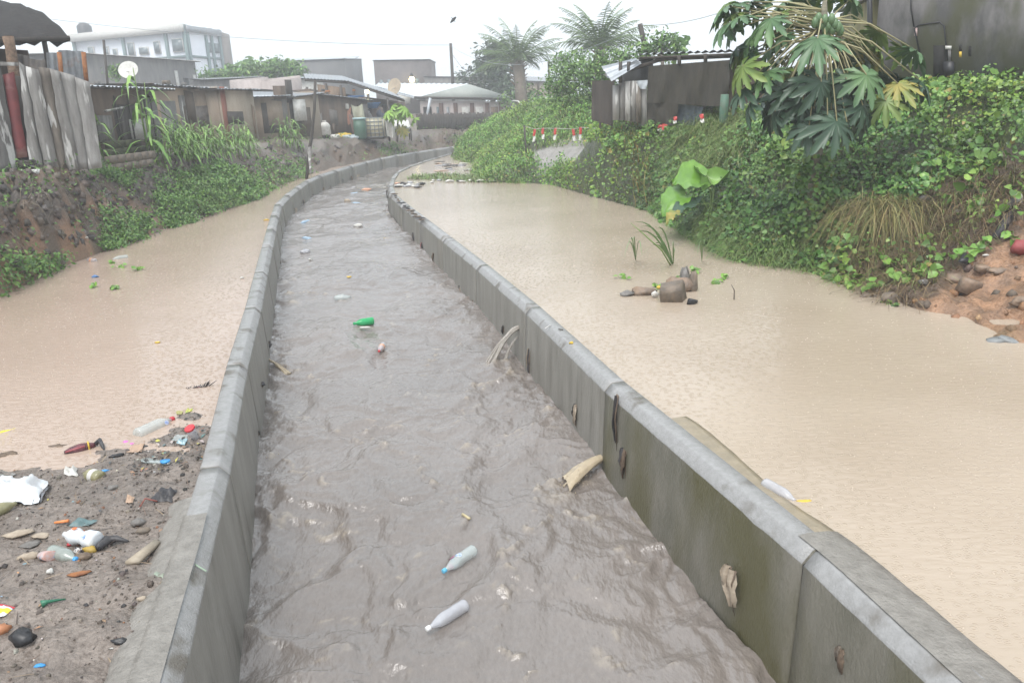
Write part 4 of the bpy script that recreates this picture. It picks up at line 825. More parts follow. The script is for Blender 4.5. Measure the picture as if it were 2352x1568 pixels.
def blademesh(name, P, L_, wd, az, lean, droop, cols, m=None):
    n = len(P); t = np.array([0, .35, .7, 1.0]); dx = np.cos(az); dy = np.sin(az)
    s = L_[:, None]*t[None]; hx = lean[:, None]*s+droop[:, None]*s*t[None]**1.0*.9; hz = s*np.sqrt(np.clip(1-(lean[:, None])**2, .05, 1))-droop[:, None]*s*t[None]**2*1.1
    C_ = np.stack([P[:, 0:1]+hx*dx[:, None], P[:, 1:2]+hx*dy[:, None], P[:, 2:3]+hz], -1); wv = np.array([.8, 1, .65, .04])
    side = np.stack([-dy, dx, 0*dx], -1); off = side[:, None]*(wd[:, None]*wv[None]/2)[..., None]
    V = np.concatenate([C_-off, C_+off], 1).reshape(-1, 3); b = np.arange(n)*8
    q = np.concatenate([b[:, None]+np.array([[i, i+4, i+5, i+1]]) for i in range(3)], 1).reshape(-1)
    return npmesh(name, V, q, np.full(3*n, 4), m or m_grass, False, np.repeat(cols, 8, 0))
def sample(poly, n, zoff=0, margin=0):
    """random points of the ground inside a plan polygon"""
    xs_ = [p[0] for p in poly]; ys_ = [p[1] for p in poly]; X = RS.uniform(min(xs_), max(xs_), n*3); Y = RS.uniform(min(ys_), max(ys_), n*3); k = inside(X, Y, poly); X, Y = X[k][:n], Y[k][:n]
    return np.stack([X, Y, terr(X, Y)+zoff], -1)
def stuff(name, me, label=None): o = link(name, me); o['kind'] = 'stuff'; return o
# ================================================================ cover of the right bank
n = 560000
X = RS.uniform(-2.6, 13, n); Y = RS.uniform(6, 46, n); slp = np.abs(terr(X, Y+.15)-terr(X, Y-.15))/.3+np.abs(terr(X+.15, Y)-terr(X-.15, Y))/.3; keep = RS.uniform(0, 1, n) < np.clip((15/Y)**1.1, .4, 1)*np.clip(.30+.55*slp, .3, 1); X, Y = X[keep], Y[keep]
k = inside(X, Y, RSIDE) & (X < 2+Y*.62); X, Y = X[k], Y[k]; Zt = terr(X, Y); P = np.stack([X, Y, Zt], -1); px, py, _ = proj(P)
dr = pdist(X, Y, RBp)
barem = inside(X, Y, MOUND)
BROWN = [(1960, 690), (1940, 600), (2080, 500), (2160, 430), (2290, 390), (2500, 360), (2500, 720), (2100, 720)]
GULLY = [(1864, 615), (1872, 510), (1890, 510), (1902, 615)]
CLEARP = [(1208, 342), (1380, 333), (1368, 378), (1245, 380)]
isclear = inside(px, py, CLEARP); isgully = inside(px, py, GULLY); isbrown = inside(px, py, BROWN)
DROOP = [(1545, 400), (1560, 300), (1640, 262), (1745, 262), (1735, 330), (1690, 395), (1600, 415)]
BANDG = [(1560, 530), (1640, 480), (1880, 520), (1860, 640), (1700, 610), (1600, 560)]
isdroop = inside(px, py, DROOP); isband = inside(px, py, BANDG)
nz = fbm(X*.8, Y*.8, 131, 3); nzf = fbm(X*2.5, Y*2.5, 133, 3)
gap = (nzf < -.36)
leafk = ~barem & ~isclear & ~(isgully & (RS.uniform(0, 1, len(X)) < .9)) & ~(isbrown & ((RS.uniform(0, 1, len(X)) < .90) | (nz < -.1))) & ~(isdroop & (RS.uniform(0, 1, len(X)) < .45)) & ~(isband & (RS.uniform(0, 1, len(X)) < .25)) & ~(gap & (RS.uniform(0, 1, len(X)) < .75)) & (dr > .05)
Xl, Yl_, Zl = X[leafk], Y[leafk], Zt[leafk]; nl = len(Xl); nzl = nz[leafk]
thick = (.16+.30*sst(-.1, .5, fbm(Xl*1.1, Yl_*1.1, 137, 3)))*sst(0, .6, dr[leafk]+.15)
hh = RS.uniform(0, 1, nl)**.6; Pl = np.stack([Xl, Yl_, Zl+thick*hh+.02], -1)
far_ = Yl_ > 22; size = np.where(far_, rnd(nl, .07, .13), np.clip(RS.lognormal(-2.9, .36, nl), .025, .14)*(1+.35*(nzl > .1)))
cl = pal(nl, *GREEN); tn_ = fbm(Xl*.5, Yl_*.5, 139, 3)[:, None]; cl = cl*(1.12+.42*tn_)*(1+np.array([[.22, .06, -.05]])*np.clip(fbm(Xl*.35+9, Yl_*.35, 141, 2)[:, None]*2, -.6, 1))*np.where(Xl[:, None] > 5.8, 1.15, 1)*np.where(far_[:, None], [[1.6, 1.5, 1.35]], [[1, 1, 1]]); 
near_ = ~far_; print("x")
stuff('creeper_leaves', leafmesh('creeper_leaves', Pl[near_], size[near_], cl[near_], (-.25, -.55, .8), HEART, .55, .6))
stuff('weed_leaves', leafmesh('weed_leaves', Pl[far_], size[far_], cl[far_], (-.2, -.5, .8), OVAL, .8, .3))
print('leaves', nl)
# grass: drooping clump, band by the water, mound beyond the clearing
def grass_on(name, sel, n, L0, L1, wd, droop, cols, lean=(0.1, .6), azc=-PI/2, azs=1.2):
    idx = np.where(sel)[0]; 
    if len(idx) == 0: print('EMPTY', name); return
    i = RS.choice(idx, n); Pq = np.stack([X[i]+RS.normal(0, .07, n), Y[i]+RS.normal(0, .07, n), Zt[i]], -1); Pq[:, 2] = terr(Pq[:, 0], Pq[:, 1])-.02
    stuff(name, blademesh(name, Pq, rnd(n, L0, L1), rnd(n, wd*.6, wd*1.3)*np.maximum(1, Pq[:, 1]/18), RS.normal(azc, azs, n), rnd(n, *lean), rnd(n, droop*.5, droop*1.3), pal(n, *cols)))
azw = math.atan2(-.6, -.8)
grass_on('drooping_grass', isdroop, 5500, .3, .75, .012, .8, ([(.24, .33, .11), (.17, .26, .08), (.30, .36, .14), (.32, .29, .15)], [4, 3, 2, 1.2]), (.05, .8), azw, 1.5)
grass_on('waterside_grass', isband & (dr > .02), 4500, .2, .5, .010, .8, ([(.22, .32, .10), (.15, .24, .07), (.28, .33, .13)], [4, 3, 2]), (.05, .8), azw, 1.6)
farm = ~isclear & (Y > 24) & (fbm(X*.6, Y*.6, 151, 3) > -.15)
grass_on('mound_grass', farm, 20000, .2, .55, .018, .5, ([(.26, .38, .11), (.20, .31, .08), (.33, .40, .15), (.34, .28, .18)], [4, 3, 2, .5]), (.0, .5), azw, 2)
grass_on('bank_grass', ~isclear & ~barem & (Y < 24) & (nz > -.3), 19000, .15, .42, .009, .7, ([(.24, .33, .10), (.18, .27, .07), (.30, .34, .13), (.3, .25, .13)], [4, 3, 2, 1]), (.1, .7), azw, 1.2)
YEL = [(1440, 470), (1395, 330), (1375, 240), (1410, 225), (1470, 300), (1500, 470)]
i = inside(px, py, YEL); 
grass_on('dry_yellow_weeds', i, 800, .3, .8, .02, .5, ([(.30, .26, .09), (.38, .27, .10), (.22, .25, .07)], [3, 2, 3]), (.0, .3), azw, 2)
# twigs on the brown slope
grass_on('dead_stalks', isbrown & ~barem, 2600, .12, .5, .010, .9, ([(.20, .13, .07), (.30, .22, .12), (.12, .08, .05)], [3, 2, 2]), (.3, .95), azw, 1.6)
# single broad weeds dotted over bare slope
m_weed = m_leaf
def rosette(name, label, c, rad, nleaf, cat='weed', cols=GREEN, grp=None, h=.12):
    a = RS.uniform(0, 2*PI, nleaf); r_ = RS.uniform(.2, 1, nleaf)*rad; P_ = np.stack([np.cos(a)*r_, np.sin(a)*r_, rnd(nleaf, .02, h)], -1)
    t = empty(name, c, label, cat, grp); o = link('leaves', leafmesh(name, P_, rnd(nleaf, .06, .12)*(rad/.15)**.5, pal(nleaf, [(.15, .29, .05), (.2, .36, .07), (.11, .22, .04)], [2, 2, 1]), (0, -.5, .8), HEART, .4), t)
    M = MB()
    for p in P_[::2]: M.tube([(0, 0, -.02), tuple(p)], .003, 3)
    o = M.build('stalks', m_stem, None); o.parent = t; return t
m_stem = mat('green_stem', (.16, .24, .07), rough=.6)
ORD = ['first', 'second', 'third', 'fourth', 'fifth', 'sixth', 'seventh', 'eighth', 'ninth', 'tenth', 'eleventh', 'twelfth', 'thirteenth', 'fourteenth', 'fifteenth', 'sixteenth', 'seventeenth', 'eighteenth', 'nineteenth', 'twentieth', 'next to last', 'very last']
ROS = [(2330, 560), (2263, 570), (2220, 590), (2150, 610), (2130, 640), (2050, 620), (2072, 652), (2000, 670), (1960, 655), (2010, 590), (2240, 480), (2180, 470), (2300, 500), (2340, 455), (2120, 560)]
ROS.sort(key=lambda q: -q[0])
for i, (x, y) in enumerate(ROS):
    best = None
    for Yt in np.arange(7, 15, .1):
        p = atd(x, y, Yt); 
        if tz(p[0], p[1]) >= p[2]: best = p; break
    if best is None: continue
    rosette('weed_clump', '%s green weed clump on the bare right slope, counted from the right picture edge' % ORD[i], (best[0], best[1], tz(best[0], best[1])), .13+.05*(i % 3), 12, grp='weed clumps on the bare right slope')
# ================================================================ left bank cover
n = 90000; X2 = RS.uniform(-14, -1.5, n); Y2 = RS.uniform(9, 58, n); m2 = 50000; yq = RS.uniform(8, 27, m2); X2 = np.r_[X2, LBX(yq)-RS.uniform(0, 1, m2)**1.3*2.2]; Y2 = np.r_[Y2, yq]; k = inside(X2, Y2, LSIDE) & (RS.uniform(0, 1, len(X2)) < np.clip(20/Y2, .4, 1)); X2, Y2 = X2[k], Y2[k]; Z2 = terr(X2, Y2); px2, py2, _ = proj(np.stack([X2, Y2, Z2], -1)); dl2 = pdist(X2, Y2, LBp)
LP = [[(-20, 700), (-20, 600), (140, 590), (150, 625), (60, 670)], [(228, 580), (232, 510), (290, 495), (345, 530), (330, 560)], [(345, 400), (360, 420), (455, 490), (445, 515), (385, 528), (362, 480)], [(400, 400), (470, 385), (600, 395), (600, 455), (470, 495), (420, 460)],
      [(570, 385), (640, 375), (725, 400), (600, 455)], [(645, 372), (705, 368), (722, 405), (660, 405)], [(1030, 318), (1130, 300), (1135, 330), (1040, 335)], [(868, 335), (930, 325), (950, 350), (880, 362)], [(220, 395), (330, 400), (290, 440), (230, 420)]]
sel = np.zeros(len(X2), bool)
for q in LP: sel |= inside(px2, py2, q)
sel |= (RS.uniform(0, 1, len(X2)) < .04) & (dl2 < 3)
Xa, Ya, Za = X2[sel], Y2[sel], Z2[sel]; n = len(Xa); th = .10+.28*sst(-.2, .5, fbm(Xa*1.3, Ya*1.3, 161, 3)); rep = 2
Pa = np.concatenate([np.stack([Xa+RS.normal(0, .12, n), Ya+RS.normal(0, .12, n), Za+th*rnd(n, 0, 1)**.6], -1) for _ in range(rep)]); n = len(Pa)
stuff('bank_weeds', leafmesh('bank_weeds', Pa, np.where(Pa[:, 1] > 24, rnd(n, .10, .17), rnd(n, .055, .11)), pal(n, [(.14, .27, .06), (.09, .19, .04), (.20, .33, .08), (.05, .12, .03)], [4, 4, 2, 1.5]), (.5, -.5, .7), OVAL, .7, .4)); print('leftleaves', n)
def grass_poly(name, idx, n, L0, L1, wd, droop, cols, lean=(0, .5)):
    i = RS.choice(idx, n); q = np.stack([X2[i], Y2[i], Z2[i]-.02], -1); stuff(name, blademesh(name, q, rnd(n, L0, L1), rnd(n, wd*.7, wd*1.3), RS.normal(-.6, 1.3, n), rnd(n, *lean), rnd(n, droop*.5, droop*1.2), pal(n, *cols)))
s2 = inside(px2, py2, LP[4]) | inside(px2, py2, LP[3]) | inside(px2, py2, LP[5]) | inside(px2, py2, LP[7])| inside(px2, py2, LP[6])
grass_poly('left_bank_grass', np.where(s2)[0], 4200, .2, .5, .022, .6, GRASSP)
s3 = (dl2 < 1.4) & (Y2 < 22) & (Z2 > 1.0); grass_poly('hanging_roots', np.where(s3)[0], 1500, .15, .5, .012, 1.2, ([(.14, .11, .08), (.22, .18, .13), (.08, .06, .05)], [2, 2, 2]), (.2, .9))
# rough clods and rubble crusting the dark bank face
n = 1500; i = RS.choice(np.where((dl2 < 1.7) & (Z2 > .75))[0], n); M = MB()
Pc = np.stack([X2[i], Y2[i], Z2[i]], -1); CUBE = (np.array([(-1, -1, -1), (1, -1, -1), (1, 1, -1), (-1, 1, -1), (-.7, -.8, 1), (.8, -.6, .9), (.6, .7, 1.1), (-.8, .6, .8)])*.5, [(0, 3, 2, 1), (4, 5, 6, 7), (0, 1, 5, 4), (1, 2, 6, 5), (2, 3, 7, 6), (3, 0, 4, 7)])
stuff('bank_rubble', leafmesh('bank_rubble', Pc, rnd(n, .04, .16)*np.clip(Pc[:, 1]/18, .7, 1.6), pal(n, [(.11, .09, .075), (.07, .06, .055), (.17, .14, .12), (.24, .22, .20)], [4, 3, 2, .6]), (0, 0, 1), CUBE, .6, .3, mat('clod_soil', (1, 1, 1), (.6, .6, .6), rough=.6, scale=20, attr=True, bump=.5)))
# grass spit across the flood pool and the rubbish line
q = [tuple(at(x, y, .55)[:2]) for x, y in ((930, 412), (950, 404), (1010, 400), (1075, 403), (1130, 396), (1125, 421), (1040, 417))]
xx = RS.uniform(-6, 1.5, 9000); yy = RS.uniform(25, 33, 9000); k = inside(xx, yy, q); xx, yy = xx[k], yy[k]; n = len(xx)
stuff('grass_spit', blademesh('grass_spit', np.stack([xx, yy, np.full(n, .5)], -1), rnd(n, .15, .4), rnd(n, .02, .035), RS.uniform(0, 6.28, n), rnd(n, 0, .6), rnd(n, .3, .8), pal(n, *GRASSP))); print('spit', n)
# floating litter: weeds at the water's edge
# ================================================================ maize
def maize(seed, H, nl_):
    rs = np.random.RandomState(seed); M = MB(); M.tube([(0, 0, 0), (.02, .01, H*.5), (0, .03, H)], [.022, .018, .008], 5)
    t = empty('maize_plant', (0, 0, 0)); st = M.build('stem', m_stem, None); st.parent = t
    M = MB()
    for i in range(nl_):
        z = H*(.12+.8*i/nl_); a = i*2.6+rs.uniform(-.4, .4); L_ = H*rs.uniform(.38, .55)*(1-.35*i/nl_)+.12; w_ = rs.uniform(.045, .075); b0 = len(M.v); n = 6
        for k in range(n+1):
            s = k/n; r_ = L_*s*.85; zz = z+L_*(.75*s-1.15*s*s*rs.uniform(.85, 1.1)); ww = w_*math.sin(PI*min(1, s*.85+.12))**.7*(1 if k < n else .05)/2
            M.v.append((math.cos(a)*r_-math.sin(a)*ww, math.sin(a)*r_+math.cos(a)*ww, zz)); M.v.append((math.cos(a)*r_+math.sin(a)*ww, math.sin(a)*r_-math.cos(a)*ww, zz))
        for k in range(n): q = b0+2*k; M.f.append((q, q+1, q+3, q+2)); M.m.append(rs.randint(0, 3))
    o = M.build('foliage', [m_mz1, m_mz2, m_mz3], None); o.parent = t; return t
m_mz1 = mat('maize_leaf', (.20, .36, .07), (.14, .27, .05), rough=.45, scale=6); m_mz2 = mat('maize_leaf_pale', (.27, .44, .10), (.2, .34, .08), rough=.45, scale=6); m_mz3 = mat('maize_leaf_dark', (.12, .24, .05), rough=.45)
MZ = [maize(3, 1.5, 12), maize(5, 1.25, 11), maize(8, 1.7, 13)]; mzn = 0
def place_plant(proto, first, loc, rz, sc, label, cat, grp, tilt=(0, 0)):
    o = proto if first else copy_tree(proto); o.location = tuple(loc); o.rotation_euler = (tilt[0], tilt[1], rz); o.scale = (sc, sc, sc); return tag(o, label, cat, grp)
used = [0, 0, 0]; rs = random.Random(4)
spots = []
for j in range(60):
    t = (j//4)/14; x = 385+t*195+rs.uniform(-10, 10); y = 394-t*22-((j % 4)+rs.uniform(0, .8))*10.5*(1-.35*t); spots.append((x, y, '%s maize plant from the fence end in the %s row of the big patch' % (ORD[j//4], ['front', 'second', 'third', 'back'][j % 4]), 'maize plants in the patch on the left bank', rs.uniform(.8, 1.12)))
for q, (x, y) in enumerate(((352, 378), (363, 380), (344, 370))): spots.append((x, y, '%s tall maize plant at the fence end of the maize patch' % ['middle', 'rightmost', 'leftmost'][q], 'tall maize plants at the fence end of the patch', 1.5))
for q, (x, y) in enumerate(((236, 384), (243, 380))): spots.append((x, y, ['nearer', 'farther'][q]+' broad leaved plant growing right behind the end of the board fence', 'plants behind the end of the board fence', 1.0))
for q, (x, y) in enumerate(((650, 343), (657, 338), (660, 345), (668, 342), (672, 337), (676, 346), (684, 343), (690, 345))): spots.append((x, y, '%s maize plant from the left in the small clump before the notice board shack' % ORD[q], 'maize plants in the small clump', 1.05))
for i, (x, y, lab, grp, sc) in enumerate(spots):
    g = onground(x, y, 14, 45, .2); k = i % 3; sc *= (.72 if 'big patch' in lab else (.8 if 'small clump' in lab else .95))
    place_plant(MZ[k], used[k] == 0, g, rs.uniform(0, 6), sc, lab, 'maize plant' if 'broad' not in lab else 'plant', grp, (rs.uniform(-.08, .08), rs.uniform(-.05, .12))); used[k] += 1
# ================================================================ trees
m_bark = mat('bark', (.16, .13, .10), (.09, .075, .06), rough=.85, scale=12, bump=.7)
def tree(label, base, blobs, trunk_r, nleaf, ls, cols, name='leafy_tree', cat='tree', limbs=True, tmpl=OVAL, face=(0, -.2, 1)):
    """blobs: (px,py,Y,radius) clumps of the crown"""
    t = empty(name, tuple(base), label, cat); top = np.mean([atd(*b[:3]) for b in blobs], 0); M = MB(); base = np.array(base, float)
    fork = base+(top-base)*.55; M.tube([base-[0, 0, .2], base+(fork-base)*.5+[.05, 0, 0], fork], [trunk_r, trunk_r*.85, trunk_r*.7], 7)
    for b in blobs: c = atd(*b[:3]); M.tube([fork, (fork+c)/2+[0, 0, .1*b[3]], c], [trunk_r*.5, trunk_r*.3, trunk_r*.1], 5)
    M.build('trunk', m_bark, t); Ps = []; tot = sum(b[3]**2 for b in blobs)
    for b in blobs:
        n = int(nleaf*b[3]**2/tot); c = atd(*b[:3]); d = RS.normal(0, 1, (n, 3)); d /= np.linalg.norm(d, axis=1)[:, None]; r_ = b[3]*(RS.uniform(0, 1, n)**.45)
        lump = 1+.45*fbm(d[:, 0]*2+c[0], d[:, 1]*2+d[:, 2]*1.7+c[2], 171, 3); Ps.append(c+d*(r_*lump)[:, None]*[1, 1, .85])
    P_ = np.concatenate(Ps)-base; n = len(P_); o = link('crown', leafmesh('crown', P_, rnd(n, ls*.7, ls*1.3), pal(n, *cols, .3), face, tmpl, .8, .4), t); return t
TG = ([(.17, .30, .08), (.12, .23, .06), (.24, .37, .10), (.07, .14, .04)], [4, 3, 2, 2]); TD = ([(.06, .10, .05), (.045, .075, .04), (.09, .13, .06)], [3, 3, 1])
tree('bright green leafy bush tree left of the shack with the silver roof', atd(1390, 235, 31), [(1295, 150, 34, .7), (1330, 145, 33, .75), (1370, 155, 32, .8), (1410, 140, 32, .7), (1445, 128, 32, .6), (1300, 185, 33, .9), (1350, 190, 32, .9), (1285, 212, 33, .8), (1425, 170, 31, .5), (1395, 175, 31.5, .7)], .12, 5600, .15, TG)
tree('small upright leafy tree next to the leaning pole', atd(1520, 150, 30), [(1500, 105, 31, .55), (1525, 90, 31, .5), (1545, 105, 31, .5), (1480, 120, 31, .5), (1535, 125, 31, .5)], .07, 1100, .17, TG)
tree('dark rounded hazy tree standing behind the left palm', atd(1130, 240, 80), [(1128, 125, 80, 1.5), (1145, 155, 80, 1.7), (1112, 155, 80, 1.2), (1150, 110, 80, 1.0), (1140, 190, 80, 1.9), (1170, 210, 78, 1.6)], .3, 2600, .5, TD)
tree('thin open crowned hazy tree right of the utility pole', atd(1075, 200, 82), [(1065, 175, 82, 1.1), (1085, 170, 82, 1.3), (1100, 185, 82, 1.2), (1080, 190, 82, 1.4)], .12, 420, .4, TD)
tree('low green bushes under the hazy palm', atd(1215, 240, 60), [(1210, 215, 60, 1.0), (1165, 232, 60, .8), (1235, 222, 60, .8)], .06, 500, .3, TG, name='bush', cat='bush')
tree('vine covered green hedge on the wall behind the maize shacks', atd(560, 185, 66), [(480, 182, 64, 1.0), (510, 178, 64, 1.0), (545, 172, 65, 1.1), (580, 170, 65, 1.2), (615, 165, 66, 1.3), (650, 165, 66, 1.3), (680, 165, 66, 1.0)], .1, 3200, .34, TG, name='hedge', cat='hedge')
tree('leafy green growth beside the grey building and satellite dish', atd(268, 170, 45), [(262, 165, 45, .5), (275, 168, 45, .4)], .05, 260, .2, TG, name='bush', cat='bush')
# palms
def frond(o, az, el, L_, seed, droopk=1.0):
    rs = np.random.RandomState(seed); n = 13; P_ = []; p = np.array(o, float); e = el
    for k in range(n+1):
        P_.append(p.copy()); d = np.array([math.cos(az)*math.cos(e), math.sin(az)*math.cos(e), math.sin(e)]); p = p+d*L_/n; e -= droopk*(.03+.13*k/n)
    M = MB(); M.tube(P_, [.04*(1-k/(n+1))+.008 for k in range(n+1)], 4, cap=False)
    for k in range(2, n+1):
        for h in (0, .5):
            if k == n and h: continue
            q = P_[k]*(1-h)+P_[min(k+1, n)]*h; d = P_[min(k+1, n)]-P_[k-1]; d /= np.linalg.norm(d); s = np.cross(d, [0, 0, 1]); s /= np.linalg.norm(s)+1e-9
            ll = L_*.24*math.sin(PI*min(1, (k+h)/n*.8+.18))*rs.uniform(.8, 1.15)
            for sg in (-1, 1):
                t = s*sg*.72+d*.55+np.array([0, 0, -.45+rs.uniform(-.25, .15)]); t /= np.linalg.norm(t); w_ = d*.028
                M.add([q-w_, q+w_, q+t*ll*.6+w_*.8, q+t*ll+[0, 0, -.1*ll], q+t*ll*.6-w_*.8], [(0, 1, 2, 3, 4)], 1)
    return M
def palm(label, px_, py_, Y, L_, base, nf, tr, seed):
    t = empty('palm_tree', tuple(base), label, 'palm tree'); c = atd(px_, py_, Y); rs = np.random.RandomState(seed); base = np.array(base)
    M = MB(); M.tube([base-[0, 0, .3], (base+c)/2, c-[0, 0, .2]], [tr*1.2, tr, tr*1.1], 9); M.build('trunk', m_bark, t)
    M = MB()
    for k in range(34): a = k*2.4; z = -.1-k*.05; M.tube([c+[math.cos(a)*tr*.7, math.sin(a)*tr*.7, z], c+[math.cos(a)*(tr+.28), math.sin(a)*(tr+.28), z+.28]], [.07, .03], 4)
    M.build('old_frond_stubs', m_plankb, t)
    for k in range(nf):
        az = k*2.4+rs.uniform(-.2, .2); el = 1.35-1.25*(k/nf)+rs.uniform(-.1, .1); frond(c, az, el, L_*rs.uniform(.9, 1.12)*(.9+.2*k/nf), seed*50+k, .8).build('frond', [m_stem, m_palm], t)
    return t
m_palm = mat('palm_leaflet', (.14, .20, .09), (.10, .15, .07), rough=.5, scale=2)
palm('palm tree with a thick shaggy trunk in the haze before the dark tree', 1190, 142, 62, 3.9, atd(1200, 245, 58), 26, .42, 3)
palm('tall spreading palm rising behind the bright green bush', 1378, 112, 50, 3.5, atd(1378, 230, 46), 24, .3, 5)
# banana plants
def banana(label, base, leaves, r0=.09, name='banana_plant', mcol=None):
    t = empty(name, tuple(base), label, 'banana plant'); base = np.array(base, float); tops = [atd(*l[:3]) for l in leaves]; c = base+(np.mean(tops, 0)-base)*.6
    M = MB(); M.tube([base-[0, 0, .2], c], [r0, r0*.6], 7); M.build('stem', m_stem, t)
    for (l, e) in zip(leaves, tops):
        w_ = l[3]; M = MB(); n = 9; b0 = 0; d = e-c; s = np.cross(d, [0, -1, .2]); s /= np.linalg.norm(s)
        for k in range(n+1):
            u = k/n; p = c+d*u+[0, 0, np.linalg.norm(d)*.3*math.sin(PI*u)*.7]; ww = w_*math.sin(PI*min(.97, u*.9+.08))**.6*(1 if u > .12 else .15)
            M.v += [tuple(p-s*ww*random.uniform(.75, 1)-[0, 0, ww*.3]), tuple(p), tuple(p+s*ww*random.uniform(.75, 1)-[0, 0, ww*.3])]
        for k in range(n):
            q = 3*k
            if k % 3 != 2: M.f.append((q, q+1, q+4, q+3)); M.m.append(0)
            else: M.v.append(tuple((np.array(M.v[q])+np.array(M.v[q+3]))/2*.6+np.array(M.v[q+1])*.4)); M.f.append((q, q+1, len(M.v)-1)); M.m.append(0)
            M.f.append((q+1, q+2, q+5, q+4)); M.m.append(0)
        M.build('leaf', mcol or m_ban, t)
m_ban = mat('banana_leaf', (.12, .22, .06), (.08, .15, .045), rough=.4, scale=2)
banana('banana plant with two broad torn leaves against the sky behind the silver roof', atd(1545, 150, 31), [(1583, 82, 31, .25), (1582, 122, 31, .22), (1530, 95, 31.5, .2), (1552, 80, 31.5, .15)])
banana('banana plant with one upright leaf behind the long hedge', atd(575, 185, 67), [(571, 128, 67, .5), (540, 150, 67, .5), (600, 150, 67, .5), (560, 145, 67, .4)], .2)
banana('drooping banana plant at the right part of the long hedge', atd(625, 185, 68), [(610, 140, 68, .6), (640, 142, 68, .6), (625, 150, 68, .5), (660, 155, 68, .5), (690, 148, 68, .5)], .2)
banana('small hazy banana plant beside the white apartment block', atd(530, 190, 67), [(525, 145, 67, .5), (545, 160, 67, .5), (512, 160, 67, .4)], .2)
# ================================================================ papayas
def pleaf(name, c, size, az, pitch, m, parent, seed, roll=0):
    """palmate seven lobed leaf hanging from its stalk end"""
    rs = np.random.RandomState(seed); out = [(0, 0, 0)]; nlobe = 9; pts = []
    for i in range(nlobe):
        a = math.radians(-150+300*i/(nlobe-1)); L_ = size*(.52+.22*math.cos(a*.5))*rs.uniform(.88, 1.1)*(1-.12*(i in (0, nlobe-1)))
        hw = math.radians(300/(nlobe-1))
        for da, rr, kk in ((-.5, .46, 1), (-.40, .62, 1), (-.43, .82, 1), (-.25, .78, 1), (-.20, .93, 1), (-.04, 1.04, 1), (.17, .92, 1), (.25, .76, 1), (.43, .80, 1), (.38, .60, 1)):
            an = a+da*hw*(1.0 if rr < .6 else .95); r_ = L_*rr; dz = -.42*size*(r_/size)**2*2.0+.03*size*math.sin(an*9)*(r_/size)
            pts.append((math.sin(an)*r_, math.cos(an)*r_, dz))
    M = MB(); M.v = [(0, 0, 0)]+pts; n = len(pts)
    for i in range(n-1): M.f.append((0, i+2, i+1)); M.m.append(0)
    R_ = Matrix.Rotation(az, 3, 'Z') @ Matrix.Rotation(-pitch, 3, 'X') @ Matrix.Rotation(roll, 3, 'Y')
    M.v = [tuple(R_ @ Vector(v)+Vector(tuple(map(float, c)))) for v in M.v]; return M.build(name, m, parent)
m_pap = mat('papaya_leaf', (.095, .18, .075), (.06, .125, .055), rough=.4, scale=4, c3=(.11, .2, .07), c3r=(.5, .7)); m_papd = mat('dark_papaya_leaf', (.045, .095, .05), (.035, .07, .04), rough=.38, scale=4); m_papl = mat('yellowing_papaya_leaf', (.17, .24, .05), (.12, .2, .045), rough=.45, scale=4); m_papy = mat('yellow_papaya_leaf', (.34, .27, .06), (.17, .22, .05), rough=.5, scale=5)
m_stalk = mat('pale_leaf_stalk', (.36, .34, .18), (.3, .26, .14), rough=.5, scale=5)
YP = 12.4; bp = onground(1905, 420, 10, 16); apex = atd(1893, 22, YP); bp = np.array([apex[0]+.03, YP, tz(apex[0]+.03, YP)])
t = empty('papaya_tree', tuple(bp), 'large papaya tree with big lobed leaves and green fruit on the right bank', 'papaya tree')
M = MB(); M.tube([bp-[0, 0, .2], bp+(apex-bp)*.5+[.05, 0, 0], apex-[0, 0, .1], apex+[0, 0, .12]], [.10, .085, .06, .03], 9); M.build('trunk', mat('papaya_trunk', (.22, .2, .14), (.14, .13, .09), rough=.7, scale=8, bump=.4, streak=.2), t, smooth=True)
for i, (x, y) in enumerate([(1880, 42), (1894, 46), (1910, 44), (1886, 56), (1903, 58), (1918, 55), (1896, 68), (1912, 66), (1925, 62), (1872, 52), (1930, 70)]):
    c = atd(x, y, YP-.12-(i % 3)*.03); M = MB(); M.lathe([(.01, -.085), (.04, -.07), (.055, -.02), (.05, .03), (.025, .07), (.008, .08)], 10, c=tuple(c)); M.build('fruit', mat('green_fruit', (.12, .2, .09), (.09, .16, .07), rough=.35, scale=8) if i == 0 else bpy.data.materials['green_fruit'], t, smooth=True)
PL = [(1672, 22, .3, .50, 0), (1662, 66, .1, .46, 0), (1700, 45, -.2, .5, 0), (1724, 92, .2, .45, 0), (1770, 50, -.3, .55, 0), (1745, 20, .5, .5, 0), (1800, 12, .6, .5, 0), (1705, 160, -.3, .55, 2), (1762, 172, -.4, .55, 0), (1706, 212, -.2, .5, 1), (1722, 245, -.3, .45, 1),
      (1878, 96, -.9, .62, 0), (1845, 190, -.6, .55, 1), (1886, 196, -.9, .62, 1), (1990, 180, -.8, .66, 0), (1944, 190, -.7, .55, 1), (1843, 240, -.6, .5, 1), (1922, 286, -1.0, .66, 1), (1982, 250, -.8, .55, 1), (1808, 218, -.5, .55, 1), (2016, 78, .4, .45, 2), (1980, 100, .6, .45, 2), (2004, 142, .3, .4, 3),
      (2100, 122, -.2, .48, 0), (2062, 200, -.5, .5, 3), (2110, 190, -.3, .5, 1), (1955, 5, .3, .45, 0), (1850, 5, .6, .5, 0), (1905, -20, .3, .5, 2), (1765, 120, .3, .5, 0), (1820, 60, .5, .5, 0), (2035, 240, -.6, .45, 2), (1780, 265, -.4, .42, 1)]
rq = random.Random(21)
for q in range(8): PL.append((rq.uniform(1840, 1960), rq.uniform(262, 305), rq.uniform(-.9, -.3), rq.uniform(.36, .5), 1))
